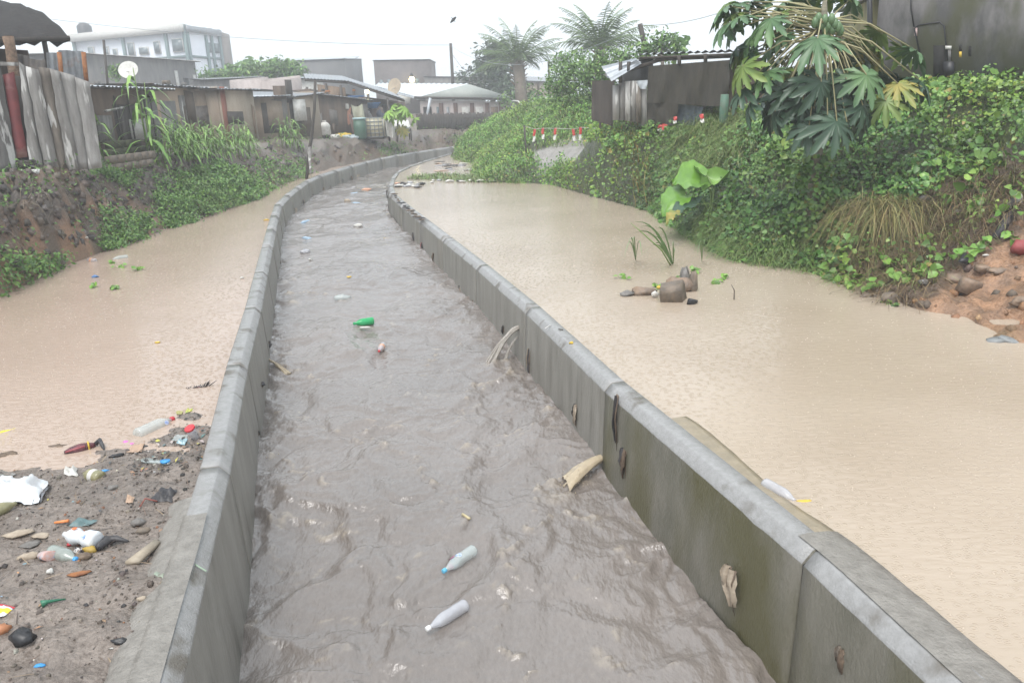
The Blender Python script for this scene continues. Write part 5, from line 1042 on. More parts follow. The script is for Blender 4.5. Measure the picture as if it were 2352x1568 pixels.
for q in range(44):
    x = rq.uniform(1690, 2080); y = rq.uniform(130, 290)-abs(x-1890)*.12; PL.append((x, y, rq.uniform(-.1, .7), rq.uniform(.34, .5), rq.choice([0, 1, 1, 2, 1, 0])))
for q in range(9): PL.append((rq.uniform(1650, 1800), rq.uniform(-10, 90), rq.uniform(0, .6), rq.uniform(.36, .48), rq.choice([0, 2, 0])))
for i, (x, y, dY, sz, cm) in enumerate(PL):
    c = atd(x, y-8, YP+dY); d = c-apex; az = math.atan2(-d[0], d[1]) if (abs(d[0])+abs(d[1])) > .05 else PI
    if dY < -.45: az = PI+random.uniform(-.5, .5)
    m_ = (m_pap, m_papd, m_papl, m_papy)[cm]
    pleaf('leaf', c, sz*.95, az, (random.uniform(.5, 1.25) if y > 90 else random.uniform(.2, .8)), m_, t, i+7, random.uniform(-.3, .3))
    s0 = apex+[0, 0, random.uniform(-.35, .0)-.1*(y > 120)]; md = (s0+c)/2+[0, 0, .06+.10*(y > 60)]; M = MB(); M.tube([s0, md, c], [.016, .012, .009], 5); M.build('leaf_stalk', m_stalk, t)
n = 700; an_ = RS.uniform(0, 6.28, n); hz_ = RS.uniform(0, 1, n); stuff('trunk_creeper', leafmesh('trunk_creeper', np.stack([bp[0]+np.cos(an_)*(.14+.25*(1-hz_))*RS.uniform(.6, 1.3, n), bp[1]+np.sin(an_)*(.14+.25*(1-hz_)), bp[2]+hz_*1.25], -1), rnd(n, .05, .10), pal(n, *GREEN), (-.1, -.8, .5), HEART, .5, .6))
# young papaya by the path
g = onground(913, 326, 40, 52, .2); g = np.array([g[0], 46., tz(g[0], 46.)]); g = np.array(list(atd(913, 330, 46.)[:2])+[1.5]); t = empty('papaya_plant', tuple(g), 'young papaya plant with bright leaves in front of the white water tank', 'papaya plant'); top = atd(914, 262, 46)
M = MB(); M.tube([g-[0, 0, .2], top], [.07, .045], 6); M.build('trunk', m_bark, t)
m_br = mat('bright_young_leaf', (.25, .42, .06), (.18, .33, .05), rough=.45, scale=4)
for i, (x, y) in enumerate([(890, 256), (900, 244), (914, 240), (930, 248), (940, 258), (905, 258), (922, 262), (895, 268), (952, 272), (915, 252)]): c = atd(x, y, 46-random.uniform(-.3, .5)); d = c-top; pleaf('leaf', c, .62, math.atan2(-d[0], d[1])+PI*(i > 5), random.uniform(.4, .9), m_br, t, i+90); M = MB(); M.tube([top, c], .02, 4); M.build('leaf_stalk', m_stalk, t)
for i, (x, y) in enumerate([(921, 294), (927, 300)]): pleaf('leaf', atd(x, y, 45.8), .55, PI, 1.2, m_papy, t, i+120)
# ================================================================ elephant ear, reeds, dry clump
t = empty('elephant_ear_plant', tuple(onground(1640, 500, 11, 18)), 'elephant ear plant with three huge green leaves at the edge of the pool', 'plant'); b0 = np.array(t.location)
def ear(cs, m, cup, label=None):
    """cs: base, tip, left, right as points (px,py,Y)"""
    B, T_, L_, R_ = [atd(*c) for c in cs]; M = MB(); nu, nv = 12, 12; ax = T_-B; nn = np.cross(R_-L_, ax); nn /= np.linalg.norm(nn)
    mid = (B+T_)/2
    for j in range(nv+1):
        v = j/nv; w_ = (math.sin(PI*min(1, v*.93+.07))**.65)*(1-.25*v)
        if v < .15: w_ *= .9
        for i in range(nu+1):
            u = i/nu*2-1; side = (R_-mid) if u > 0 else (L_-mid)
            notch = -.22*abs(u)**.7*(1-v)**3
            p = B+ax*(v+notch)+side*abs(u)*w_*1.1+nn*(cup*u*u+.035*math.sin(6*v*PI+u*2)*abs(u)+.02*math.sin(13*v)*u)-nn*.12*math.sin(PI*v); M.v.append(tuple(p))
    for j in range(nv):
        for i in range(nu): q = j*(nu+1)+i; M.f.append((q, q+1, q+nu+2, q+nu+1)); M.m.append(0)
    return M.build('leaf', m, t, smooth=True, label=label), B
m_ear = mat('huge_leaf', (.14, .29, .03), (.10, .22, .025), rough=.35, scale=5, c3=(.20, .36, .09), c3r=(.55, .7), bump=.2, bscale=14); m_ear2 = mat('huge_leaf_back', (.24, .40, .10), (.18, .33, .07), rough=.35, scale=4, bump=.2)
YE = 14.9
_, B1 = ear([(1612, 415, YE), (1545, 425, YE+.1), (1580, 385, YE+.5), (1585, 450, YE-.4)], m_ear, -.05)
_, B2 = ear([(1625, 405, YE-.1), (1670, 408, YE), (1600, 388, YE+.3), (1618, 440, YE-.3)], m_ear2, .16, 'folded over leaf showing its pale side')
_, B3 = ear([(1572, 450, YE-.2), (1522, 500, YE-.5), (1530, 455, YE+.2), (1575, 492, YE-.5)], m_ear, -.05)
_, B4 = ear([(1600, 470, YE-.4), (1530, 505, YE-.7), (1565, 475, YE-.3), (1572, 500, YE-.7)], m_papd, -.03)
for B in (B1, B2, B3, B4): M = MB(); M.tube([b0+[random.uniform(-.1, .1), 0, -.1], (b0+B)/2+[.08, .1, .12], B], [.022, .018, .012], 6); M.build('leaf_stalk', m_stem, t)
ear([(1560, 492, YE-1), (1530, 515, YE-1.2), (1535, 497, YE-1), (1552, 508, YE-1.2)], m_papy, .02, 'small yellow withered leaf')
def reed(label, base, tips, w_, m, name='reed_plant'):
    t = empty(name, tuple(base), label, 'plant'); base = np.array(base, float); M = MB()
    for k, tp in enumerate(tips):
        e = atd(*tp); d = e-base; n = 7; s = np.array([.8, .3, .5]); s /= np.linalg.norm(s); b_ = len(M.v)
        for i in range(n+1):
            u = i/n; p = base+d*u+[0, 0, .22*np.linalg.norm(d)*math.sin(PI*u)]; ww = w_*math.sin(PI*min(1, .2+u*.8))*(1 if i < n else .05); M.v += [tuple(p-s*ww), tuple(p+s*ww)]
        for i in range(n): q = b_+2*i; M.f.append((q, q+1, q+3, q+2)); M.m.append(0)
    M.build('blades', m, t); return t
m_reed = mat('reed_blade', (.15, .26, .09), (.11, .19, .06), rough=.45, scale=5)
pb = at(1546, 605, WR); t = reed('tall bent green reed standing in the flood pool near the rubble heap', pb-[0, 0, .05], [(1447, 512, 11.8), (1460, 525, 11.6), (1438, 545, 11.5), (1490, 570, 11.6), (1500, 530, 11.4), (1545, 566, 11.5), (1495, 545, 11.9), (1465, 600, 11.2), (1550, 580, 11.6)], .013, m_reed)
M = MB(); M.tube([pb-[0, 0, .1], atd(1520, 575, 11.7), atd(1470, 530, 11.8), atd(1448, 512, 11.9)], [.014, .012, .009, .004], 5); M.build('stem', m_stem, t)
pb = at(1460, 598, WR); reed('low reed tuft in the water left of the tall bent reed', pb, [(1440, 575, 11.5), (1452, 565, 11.6), (1475, 590, 11.4), (1432, 598, 11.4)], .011, m_reed)
pb = at(1612, 600, WR); reed('small green tuft in the water right of the tall bent reed', pb, [(1605, 572, 11.5), (1618, 562, 11.6), (1600, 590, 11.4)], .010, m_reed)
for i, (x, y) in enumerate([(1512, 660), (1560, 640), (1640, 650), (1432, 640), (1590, 625), (1665, 640)]):
    rosette('floating_weed', ORD[i]+' green weed sprig breaking the surface of the sandy flood pool', tuple(at(x, y, WR)), .10, 7, grp='weed sprigs breaking the surface of the sandy pool', h=.05)
for i, (x, y) in enumerate([(388, 890 - 275), (445, 622), (315, 660), (380, 665), (362, 605)]):
    rosette('floating_weed', ORD[i]+' green weed sprig breaking the surface of the pool by the mud bank', tuple(at(x*.68+10, y, WL)), .10, 7, grp='weed sprigs in the pool by the mud bank', h=.05)
# dry grass clump
c = onground(2040, 500, 8, 14); t = empty('dry_grass_clump', tuple(c), 'big straw coloured clump of collapsed dry grass above the waterline', 'grass clump')
n = 2000; org = RS.normal(0, 1, (n, 3))*[.27, .2, .07]; cols = pal(n, [(.36, .30, .13), (.24, .22, .08), (.16, .10, .055), (.42, .36, .18), (.12, .15, .05)], [3, 3, 4, 1.5, 2], .25)
az = RS.normal(-2.2, 1.1, n); o = link('blades', blademesh('blades', org+[0, 0, .02], rnd(n, .3, .8), rnd(n, .005, .010), az, rnd(n, .1, .8), rnd(n, .9, 1.5), cols), t)
# ================================================================ tall grey building at the right
m_oldwall = mat('old_mouldy_plaster', (.25, .235, .235), (.13, .125, .125), rough=.85, scale=1.8, bump=.5, bscale=12, streak=2.2, c3=(.11, .11, .07), c3r=(.5, .62), c3s=1.4, lo=.42, hi=.58)
m_mosswall = mat('mossy_side_plaster', (.17, .155, .065), (.06, .055, .03), rough=.85, scale=2, bump=.5, streak=2)
ca, cb = atd(2003, 200, 15.6), atd(2620, 200, 13.2); r = empty('plastered_building', (ca[0], ca[1], 3.0), 'tall old grey plastered building above the creeper covered bank', 'building')
cbk = atd(1925, 200, 21.5)
M = MB(); M.wall(ca, cb, 2.4, 7.2, .2); M.build('front_wall', m_oldwall, r)
M = MB(); d_ = (cbk-ca)[:2]; d_ /= np.hypot(*d_); M.wall([ca[0]+d_[0]*.13, ca[1]+d_[1]*.13], cbk, 2.4, atd(1985, 0, 16)[2], .2, zt2=float(atd(1930, 32, 21.5)[2])); M.build('side_wall', m_mosswall, r)
M = MB(); z0 = atd(1985, -2, 15.9)[2]; a = np.array([ca[0]-.15, ca[1]-.1, z0+.05]); b = np.array([cbk[0]-.3, cbk[1], atd(1930, 30, 21.5)[2]+.05]); M.slab([a, a+[.5, .1, .02], b+[.5, 0, .02], b], .05); M.build('roof_edge', m_zincd, r)
wd_ = (cb-ca)[:2]/np.hypot(*(cb-ca)[:2]); wn_ = np.array([wd_[1], -wd_[0]]); wn_ = wn_ if wn_[1] < 0 else -wn_
def onb(x, y, o=.115):
    d = ray(x, y); q = ca[:2]+wn_*o; k = (q@wn_)/(d[:2]@wn_); return np.array([0, 0, EYE])+d*k
def bpatch(x0, y0, x1, y1, m, name, o=.10, th=.03, label=None):
    P_ = [onb(x0, y1, o), onb(x1, y1, o), onb(x1, y0, o), onb(x0, y0, o)]; n3 = np.array([wn_[0], wn_[1], 0])*th; M = MB(); M.hexa([P_[0], P_[1], P_[1]+n3, P_[0]+n3, P_[3], P_[2], P_[2]+n3, P_[3]+n3]); return M.build(name, m, r, label=label)
M = MB(); M.tube([onb(1997, -60, .16), onb(1998, 60, .16), onb(1999, 200, .16)], .05, 7); M.build('drain_pipe', m_black, r)
M = MB(); M.tube([onb(2091, -30), onb(2092, 20), onb(2099, 62)], .012, 5); M.build('cable', m_black, r)
M = MB(); M.tube([onb(2118, 150), onb(2100, 66), onb(2110, 58), onb(2158, 51), onb(2168, 60), onb(2177, 140)], .013, 5); M.build('cable', m_black, r)
bpatch(2062, 128, 2100, 152, m_white, 'paper_notice', th=.012, label='white paper sheet stuck low on the wall'); bpatch(2076, 133, 2080, 148, m_dark, 'paper_mark', o=.114, th=.006)
bpatch(2100, 44+20, 2107, 83, mat('pink_tag', (.5, .36, .34), rough=.6), 'cloth_tag', th=.01)
bpatch(2144, 105, 2174, 180, m_dark, 'dark_niche', o=.095, th=.01); bpatch(2172, 106, 2186, 114, m_white, 'white_bracket', th=.06); bpatch(2178, 114, 2185, 142, m_conc, 'pipe_box', th=.05); bpatch(2168, 142, 2192, 178, m_black, 'meter_box', th=.05)
bpatch(2203, 104, 2209, 118, m_dark, 'vent_hole', o=.094, th=.01); bpatch(2203, 119, 2209, 132, m_yel, 'yellow_block', o=.094, th=.012); bpatch(2224, 106, 2231, 130, m_dark, 'vent_hole', o=.094, th=.01)
# ================================================================ shack with the silver roof and dark cloth wall
r = empty('tarp_shack', tuple(atd(1560, 290, 20.5)), 'shack with a dark soaked cloth wall and thin silver roof on the bank', 'shack')
YA, YB = 21.8, 19.2
m_tarp = mat('soaked_brown_cloth', (.05, .043, .03), (.028, .024, .018), rough=.7, scale=5, bump=.8, bscale=26, streak=4)
def sp(x, y, o=0): t = (x-1360)/(1710-1360); return atd(x, y, YA+(YB-YA)*t+o)
def sheet_px(M, c, o, n=12, nv=8, wav=.05, m=0, drop=0):
    c = [sp(x, y, o) for x, y in c]; b0 = len(M.v)
    for j in range(nv+1):
        for i in range(n+1):
            u, v = i/n, j/nv; p = (c[0]*(1-u)+c[1]*u)*(1-v)+(c[3]*(1-u)+c[2]*u)*v; p = p+[0, wav*math.sin(u*17+v*3)*(.4+v)+wav*.6*math.sin(u*41+v*5), drop*math.sin(PI*u)*v]; M.v.append(tuple(p))
    for j in range(nv):
        for i in range(n): q = b0+j*(n+1)+i; M.f.append((q, q+1, q+n+2, q+n+1)); M.m.append(m)
    return M
sheet_px(MB(), [(1490, 152), (1676, 138), (1672, 246), (1486, 236)], 0, 24, 10).build('cloth_wall', m_tarp, r); sheet_px(MB(), [(1486, 232), (1558, 238), (1552, 286), (1486, 292)], .02, 8, 6).build('cloth_flap', m_tarp, r)
sheet_px(MB(), [(1676, 138), (1760, 132), (1750, 300), (1672, 300)], .3, 8, 6, .03).build('side_boards', m_dbrown, r)
sheet_px(MB(), [(1440, 140), (1500, 134), (1498, 200), (1425, 192)], .8, 8, 6, .03).build('inner_cloth', mat('dark_inner_cloth', (.05, .05, .05), (.03, .03, .03), rough=.8), r)
sheet_px(MB(), [(1360, 186), (1412, 184), (1408, 290), (1358, 275)], .4, 8, 6, .02).build('dark_panel', m_plankd, r)
sheet_px(MB(), [(1553, 238), (1615, 246), (1600, 290), (1550, 285)], .25, 10, 6, .04).build('blue_grey_cloth', mat('blue_grey_cloth', (.17, .2, .24), (.10, .12, .15), rough=.7, scale=10), r)
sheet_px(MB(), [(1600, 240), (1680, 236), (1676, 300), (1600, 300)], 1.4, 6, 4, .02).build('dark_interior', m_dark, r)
for i, (x0, x1, y0, y1, o) in enumerate([(1407, 1422, 196, 276, 0), (1421, 1436, 188, 277, .05), (1436, 1448, 187, 278, 0), (1447, 1462, 186, 280, .05), (1461, 1473, 192, 282, .0), (1472, 1486, 187, 290, .04)]):
    M = MB(); q = [sp(x0, y1, o), sp(x1, y1, o), sp(x1, y1, o+.05), sp(x0, y1, o+.05), sp(x0, y0, o), sp(x1, y0, o), sp(x1, y0, o+.05), sp(x0, y0, o+.05)]; M.hexa(q); M.build('board', PLG[[3, 0, 3, 0, 1, 3][i]], r)
sheet_px(MB(), [(1462, 186), (1487, 184), (1486, 206), (1470, 204)], -.05, 5, 4, .05).build('torn_foil', m_zincl, r)
M = MB(); a, b = sp(1470, 124), sp(1760, 112); M.corr([a, b, b+[1.0, 4, .15], a+[.6, 4, .2]], .2, .025, rag=.06); M.slab([a-[0, 0, .07], b-[0, 0, .07], b+[1, 4, .05], a+[.6, 4, .1]], .05, 1); M.build('roof', [m_zincl, m_plankd], r)
M = MB(); M.corr([sp(1385, 172), sp(1408, 186), sp(1470, 142), sp(1462, 138)], .16, .03); b0 = len(M.v); M.corr([sp(1382, 155, -.1), sp(1405, 187, -.3), sp(1474, 146), sp(1462, 136, .3)], .2, .04); M.build('bent_roof_sheet', m_zincl, r, label='bent silver roof sheet hanging off the corner')
for x, y0, y1 in ((1425, 142, 190), (1444, 142, 166), (1560, 128, 150), (1620, 124, 142)): M = MB(); M.tube([sp(x, y0, -.05), sp(x, y1, -.05)], .05, 5); M.build('post', m_plankd, r)
M = MB(); M.tube([sp(1400, 176, .1), sp(1520, 136, .1), sp(1700, 128, .1)], .05, 5); M.build('beam', m_plankd, r)
pg = sp(1660, 300, -.4); M = MB(); M.tube([pg-[0, 0, .5], sp(1663, 250, -.4), sp(1665, 217, -.4)], [.10, .11, .10], 8); M.build('green_post', mat('worn_green_post', (.07, .17, .12), (.12, .15, .11), rough=.6, scale=8), None, label='worn green round post in front of the soaked cloth wall', cat='post')
p = onground(1378, 300, 17, 30); pole('stake', 'thin dark stake standing left of the dry yellow weeds', [(1377, 236, 23), (1379, 300, 23)], .035)
# ================================================================ barrier tape
m_tr = mat('red_tape', (.55, .06, .05), rough=.4); m_tw = mat('white_tape', (.72, .70, .66), rough=.4)
TAPES = [(1228, 296, 326, 29), (1246, 294, 320, 29), (1276, 294, 322, 28.5), (1317, 296, 324, 27.5), (1334, 292, 322, 27), (1479, 292, 310, 22), (1516, 287, 300, 20.5), (1524, 285, 312, 20.5), (1530, 286, 300, 20.5), (1612, 262, 282, 18.5), (1552, 268, 284, 20)]
TL = ['barrier tape tail nearest the thin black iron stake', 'second barrier tape tail counted from the thin black iron stake', 'barrier tape tail hanging midway over the grey clearing', 'barrier tape tail left of its close neighbour at the clearing end', 'barrier tape tail at the clearing end next to the yellow weeds', 'faded barrier tape tail in the leaves below the grey boards', 'left loop of the red and white tape bow under the cloth wall', 'long middle tail of the tape bow under the cloth wall', 'short outer tail of the tape bow under the cloth wall', 'pale tape scrap near the green post', 'tiny tape scrap on the grass under the bluish cloth']
for i, (x, y0, y1, Y) in enumerate(TAPES):
    t = empty('barrier_tape', tuple(atd(x, y0, Y)), TL[i], 'barrier tape', 'red and white barrier tape tails'); a, b = atd(x, y0, Y), atd(x-2+4*(i % 2), y1, Y); m_ = a+(b-a)*.55
    for (p, q, mm, nm) in ((a, m_, m_tr, 'red_band'), (m_, b, m_tw, 'white_band')): M = MB(); M.sheet(p-[.045, 0, 0], [.09, .03, 0], q-p, 2, 3, lambda u, v: (.01*math.sin(v*5+i), .03*math.sin(u*3+v*4), 0)); M.build(nm, mm, t)
M = MB(); M.tube([atd(*p) for p in ((1206, 290, 29), (1228, 297, 29), (1246, 295, 29), (1276, 295, 28.5), (1317, 297, 27.5), (1334, 293, 27), (1378, 296, 24))], .008, 4); M.build('barrier_string', m_white, None, label='thin string carrying the barrier tape tails across the grey clearing', cat='string')
# ================================================================ stones, rubble, mound
m_stone = mat('wet_grey_stone', (.20, .185, .17), (.12, .11, .10), rough=.45, scale=9, bump=.5); m_stoneb = mat('brown_stone', (.20, .155, .115), (.12, .10, .08), rough=.55, scale=8, bump=.5); m_muds = mat('mud_coated_stone', (.27, .185, .125), (.18, .14, .11), rough=.5, scale=7, bump=.6); m_slate = mat('bluish_slate', (.24, .25, .25), (.17, .175, .175), rough=.35, scale=7, bump=.3)
def rock(label, x, y, size, m, z=None, rot=0, tilt=(0, 0), slab_=False, cat='stone', grp=None, name='stone', Y0=4):
    c = onground(x, y, Y0, 40) if z is None else at(x, y, z); rs = np.random.RandomState(int(x*7+y)); M = MB(); V = []
    if slab_:
        n = 4 if 'square' in label else 6; rr_ = [rs.uniform(.75, 1.1) for _ in range(n)]
        for zz, k in ((-.5, 1.0), (.3, 1.0), (.5, .93)):
            for i in range(n): a = 2*PI*i/n+.3; V.append((math.cos(a)*rr_[i]*k*size[0]/2, math.sin(a)*rr_[i]*k*size[1]/2, zz*size[2]))
        M.v = V; M.f = [tuple(range(n))[::-1], tuple(range(2*n, 3*n))]+[(j*n+i, j*n+(i+1) % n, (j+1)*n+(i+1) % n, (j+1)*n+i) for j in range(2) for i in range(n)]; M.m = [0]*len(M.f)
        o = M.build(name, m, None)
    else: o = blob(name, None, None, (0, 0, 0), size, m, n=9, k=.28, seed=int(x+y))
    o.location = (c[0], c[1], c[2]+size[2]*.22); o.rotation_euler = (tilt[0], tilt[1], rot); return tag(o, label, cat, grp)
rock('square cut brown stone block half sunk in the sandy flood pool', 1543, 690, (.46, .34, .30), m_stoneb, WR, .2, (.15, -.25), True)
rock('lumpy grey rubble stone left of the square brown block', 1478, 676, (.34, .2, .14), m_muds, WR)
rock('rough brown rubble stone behind the square brown block', 1560, 668, (.40, .24, .26), m_muds, WR); rock('knobbly topmost stone of the rubble heap in the pool', 1572, 660, (.18, .16, .40), m_stone, WR); rock('narrow dark stone on top of the rubble heap', 1592, 668, (.11, .12, .38), m_stoneb, WR)
rock('dark flat shard at the right foot of the brown block', 1590, 697, (.2, .12, .08), m_black, WR, .4, (0, .3), True, 'debris'); rock('small dark lump at the left end of the rubble heap', 1442, 678, (.22, .16, .08), m_stone, WR)
blob('white_polystyrene', 'small white foam piece between the stones of the rubble heap', 'debris', tuple(at(1504, 684, WR)+[0, 0, .05]), (.09, .07, .08), m_white); blob('orange_peel', 'small orange scrap on the grey rubble stone', 'debris', tuple(at(1512, 676, WR)+[0, 0, .1]), (.06, .05, .04), m_yel)
M = MB(); a = at(1686, 688, WR); M.tube([a-[0, 0, .05], a+[.0, 0, .12], a+[-.04, .02, .2]], [.008, .008, .004], 5); M.build('twig', m_bark, None, label='bent thin twig poking out of the sandy pool', cat='twig')
for a in [('grey stone block on the orange mud mound', 2225, 668, (.30, .20, .18), m_muds, None, .3, (.2, .3), True), ('upper pale boulder edge of the orange mud mound', 2190, 648, (.30, .22, .14), m_muds), ('bluish slate slab at the lower edge of the orange mound', 2195, 772, (.42, .2, .04), m_slate, None, .6, (-.3, .25), True), ('largest bluish slate slab where the mound meets the water', 2290, 797, (.30, .16, .10), m_slate, None, .1, (0, -.1), True),
          ('pointed slate slab lying at the right end of the mound', 2322, 788, (.36, .14, .05), m_slate, None, -.5, (.2, .3), True), ('brown stone at the water line under the dry grass', 1990, 694, (.26, .2, .14), m_stoneb), ('rounded brown stone beside the first one at the water line', 2045, 700, (.22, .2, .2), m_stoneb), ('reddish lump high on the orange mound', 2290, 630, (.22, .16, .09), m_muds), ('dark stone by the corner of the orange mound', 2120, 655, (.12, .1, .08), m_stone), ('overhanging brown clod on the top of the mound', 2260, 620, (.26, .16, .08), m_muds, None, .3, (.2, 0), True),
          ('brown stone at the right edge above the slate slabs', 2345, 700, (.2, .16, .12), m_muds), ('small wet stone at the lowest corner of the mound', 2075, 718, (.12, .10, .07), m_stone)]: rock(*a)
n = 170; X3 = RS.uniform(4.0, 8, n); Y3 = RS.uniform(6.5, 10.6, n); k = inside(X3, Y3, MOUND) & inside(X3, Y3, RSIDE); X3, Y3 = X3[k], Y3[k]; n = len(X3)
stuff('mound_clods', leafmesh('mound_clods', np.stack([X3, Y3, terr(X3, Y3)], -1), rnd(n, .02, .11), pal(n, [(.34, .19, .10), (.27, .16, .09), (.16, .12, .09), (.40, .25, .14)], [4, 3, 2, 1]), (0, 0, 1), CUBE, .5, .3, bpy.data.materials['clod_soil']))
m_rag = mat('black_rag', (.03, .03, .035), (.06, .055, .055), rough=.5, scale=14); m_redc = mat('red_cloth', (.32, .07, .07), (.22, .05, .05), rough=.6)
def bl(name, label, cat, x, y, size, m, z=None, rot=0, k=.25, grp=None, dz=.3, Y0=4):
    c = onground(x, y, Y0, 45) if z is None else at(x, y, z); o = blob(name, label, cat, (c[0], c[1], c[2]+size[2]*dz), size, m, k=k, seed=int(x), grp=grp); o.rotation_euler = (0, 0, rot); return o
bl('red_sack', 'dull red sack at the right edge above the orange mound', 'sack', 2342, 580, (.26, .2, .2), m_redc); bl('black_bag', 'black plastic bag half buried behind the orange mound', 'bag', 2222, 612, (.34, .14, .12), m_black, rot=.5); bl('white_litter', 'white crumpled scrap on the black bag', 'litter', 2232, 602, (.12, .06, .05), m_white)
bl('white_litter', 'white plastic scrap below the red sack', 'litter', 2265, 590, (.09, .05, .03), m_white); bl('white_litter', 'white plastic scrap high at the right by the black strap', 'litter', 2338, 470, (.12, .08, .14), m_white); bl('white_litter', 'white tissue lump beside the elephant ear stalks', 'litter', 1655, 455, (.10, .08, .10), m_white, Y0=10); bl('white_litter', 'flat white scrap at the foot of the elephant ear stalks', 'litter', 1638, 482, (.12, .05, .04), m_white, Y0=10)
bl('dark_stone', 'dark stone high on the bare brown slope', 'stone', 2120, 470, (.16, .12, .1), m_stone); bl('dark_stone', 'grey stone low on the bare brown slope', 'stone', 2200, 495, (.10, .08, .07), m_stone); bl('tan_lump', 'tan lump caught in the weeds by the black strap', 'debris', 2285, 515, (.10, .08, .12), m_stoneb)
a, b = onground(2322, 475), onground(2285, 560); M = MB(); M.tube([a+[0, 0, .06], (a+b)/2+[.02, -.04, .05], b+[0, 0, .03]], [.05, .075, .05], 7); M.build('black_strap', m_rag, None, label='long black rubber strap lying down the brown slope', cat='strap')
# ================================================================ rags and weed caught on the channel walls
LLf, RLf = resamp(LL, .03), resamp(RL, .03)
def onface(x, y, line, out=.0):
    dd = ray(x, y); Q = np.array([0, 0, EYE])+dd[None]*(line[:, 1]/dd[1])[:, None]; er = np.abs(Q[:, 0]-line[:, 0])+(line[:, 1] < 1)*99; q = Q[int(np.argmin(er))]; i = int(np.argmin(np.hypot(line[:, 0]-q[0], line[:, 1]-q[1]))); t = line[min(i+1, len(line)-1)]-line[max(i-1, 0)]; t /= np.hypot(*t); return q, t
m_beige = mat('beige_rag', (.42, .35, .27), (.30, .24, .18), rough=.6, scale=14, bump=.4); m_brs = mat('brown_weed_tangle', (.10, .07, .05), (.18, .13, .09), rough=.6, scale=20)
def rag(x, y0, y1, w_, m, label, line, m2=None, name='snagged_rag', cat='rag', grp=None):
    q, t = onface(x, y0, line); q2, _ = onface(x, y1, line); side = 1 if line is RLf else -1
    n = np.array([-t[1], t[0], 0])*side; t3 = np.array([t[0], t[1], 0]); h = max(.05, q[2]-q2[2]); rs = np.random.RandomState(int(x*3+y0)); e = empty(name, tuple(q), label, cat, grp)
    def rib(off, ww, hh, mm, nm, ns=7):
        M = MB(); b_ = 0; ph = rs.uniform(0, 6); k = 5
        for j in range(ns+1):
            v = j/ns; wv = ww*(.35+.75*math.sin(PI*min(1, v*.8+.15)))*(1-.5*v*v)*rs.uniform(.8, 1.15)
            for i in range(k+1):
                u = i/k-.5; p = q+t3*(off+u*wv+.25*ww*math.sin(v*4+ph))+n*(.018+.02*math.cos(u*9+ph)+.03*math.sin(PI*v)*rs.uniform(.3, 1))-np.array([0, 0, hh*v+.1*hh*abs(u)]); M.v.append(tuple(p))
        for j in range(ns):
            for i in range(k): a = j*(k+1)+i; M.f.append((a, a+1, a+k+2, a+k+1)); M.m.append(0)
        return M.build(nm, mm, e, smooth=True)
    rib(0, w_, h, m, 'hanging_fold')
    if m2 is not None: rib(w_*.5, w_*.55, h*.7, m2, 'second_fold')
    M = MB()
    for k in range(4): a = q+t3*rs.uniform(-.5, .5)*w_; M.tube([a+n*.01, a+n*.04-[0, 0, h*rs.uniform(.2, .6)], a+n*.02+t3*rs.uniform(-.3, .3)*w_-[0, 0, h*rs.uniform(.9, 1.5)]], [.006, .004, .002], 4)
    M.build('trailing_threads', m_brs, e)
RR = [(1420, 905, 1010, .055, m_rag, 'long black strap hanging over the wall edge just after the joint', None), (1440, 1030, 1100, .07, m_brs, 'dark twiggy tangle with white threads below the black strap', m_rag), (1327, 928, 975, .07, m_beige, 'pale rag with a dark tail before the wall joint', m_rag), (1219, 800, 872, .08, m_rag, 'dark tattered tangle right of the spouting joint', m_beige), (1160, 745, 766, .10, m_rag, 'black knot just left of the spouting joint', None),
      (1688, 1305, 1390, .11, m_beige, 'big beige rag stuck on the green stained wall', m_beige), (1552, 1238, 1268, .05, m_rag, 'small black rag low on the green stained wall', None), (1948, 1488, 1550, .05, m_brs, 'brown twig tangle at the near end of the green stained wall', m_stoneb),
      (951, 534, 556, .16, m_rag, 'black rag high on the far part of the wall by the sandy pool', None), (971, 557, 590, .13, m_rag, 'dark rag with a red tip on the wall by the sandy pool', m_redc), (997, 580, 600, .13, m_brs, 'small brown tangle between the red tipped rag and the white rag', None), (1016, 604, 630, .12, m_tw, 'white rag hanging after the small brown tangle', m_rag), (1059, 650, 675, .12, m_beige, 'whitish rag halfway between the bend and the spouting joint', m_rag), (1088, 676, 702, .11, m_brs, 'dark brown tangle next to the whitish rag', m_rag), (914, 505, 524, .2, m_brs, 'brown tangle just past the sharp bend of the wall', None), (900, 458, 476, .3, m_rag, 'dark lump of weed draped over the wall at the sharp bend', m_brs), (890, 436, 450, .4, m_rag, 'black bundle hanging at the narrowest point of the bend', None)]
for a in RR: rag(a[0], a[1], a[2], a[3], a[4], a[5], RLf, a[6], grp='rags snagged on the channel walls')
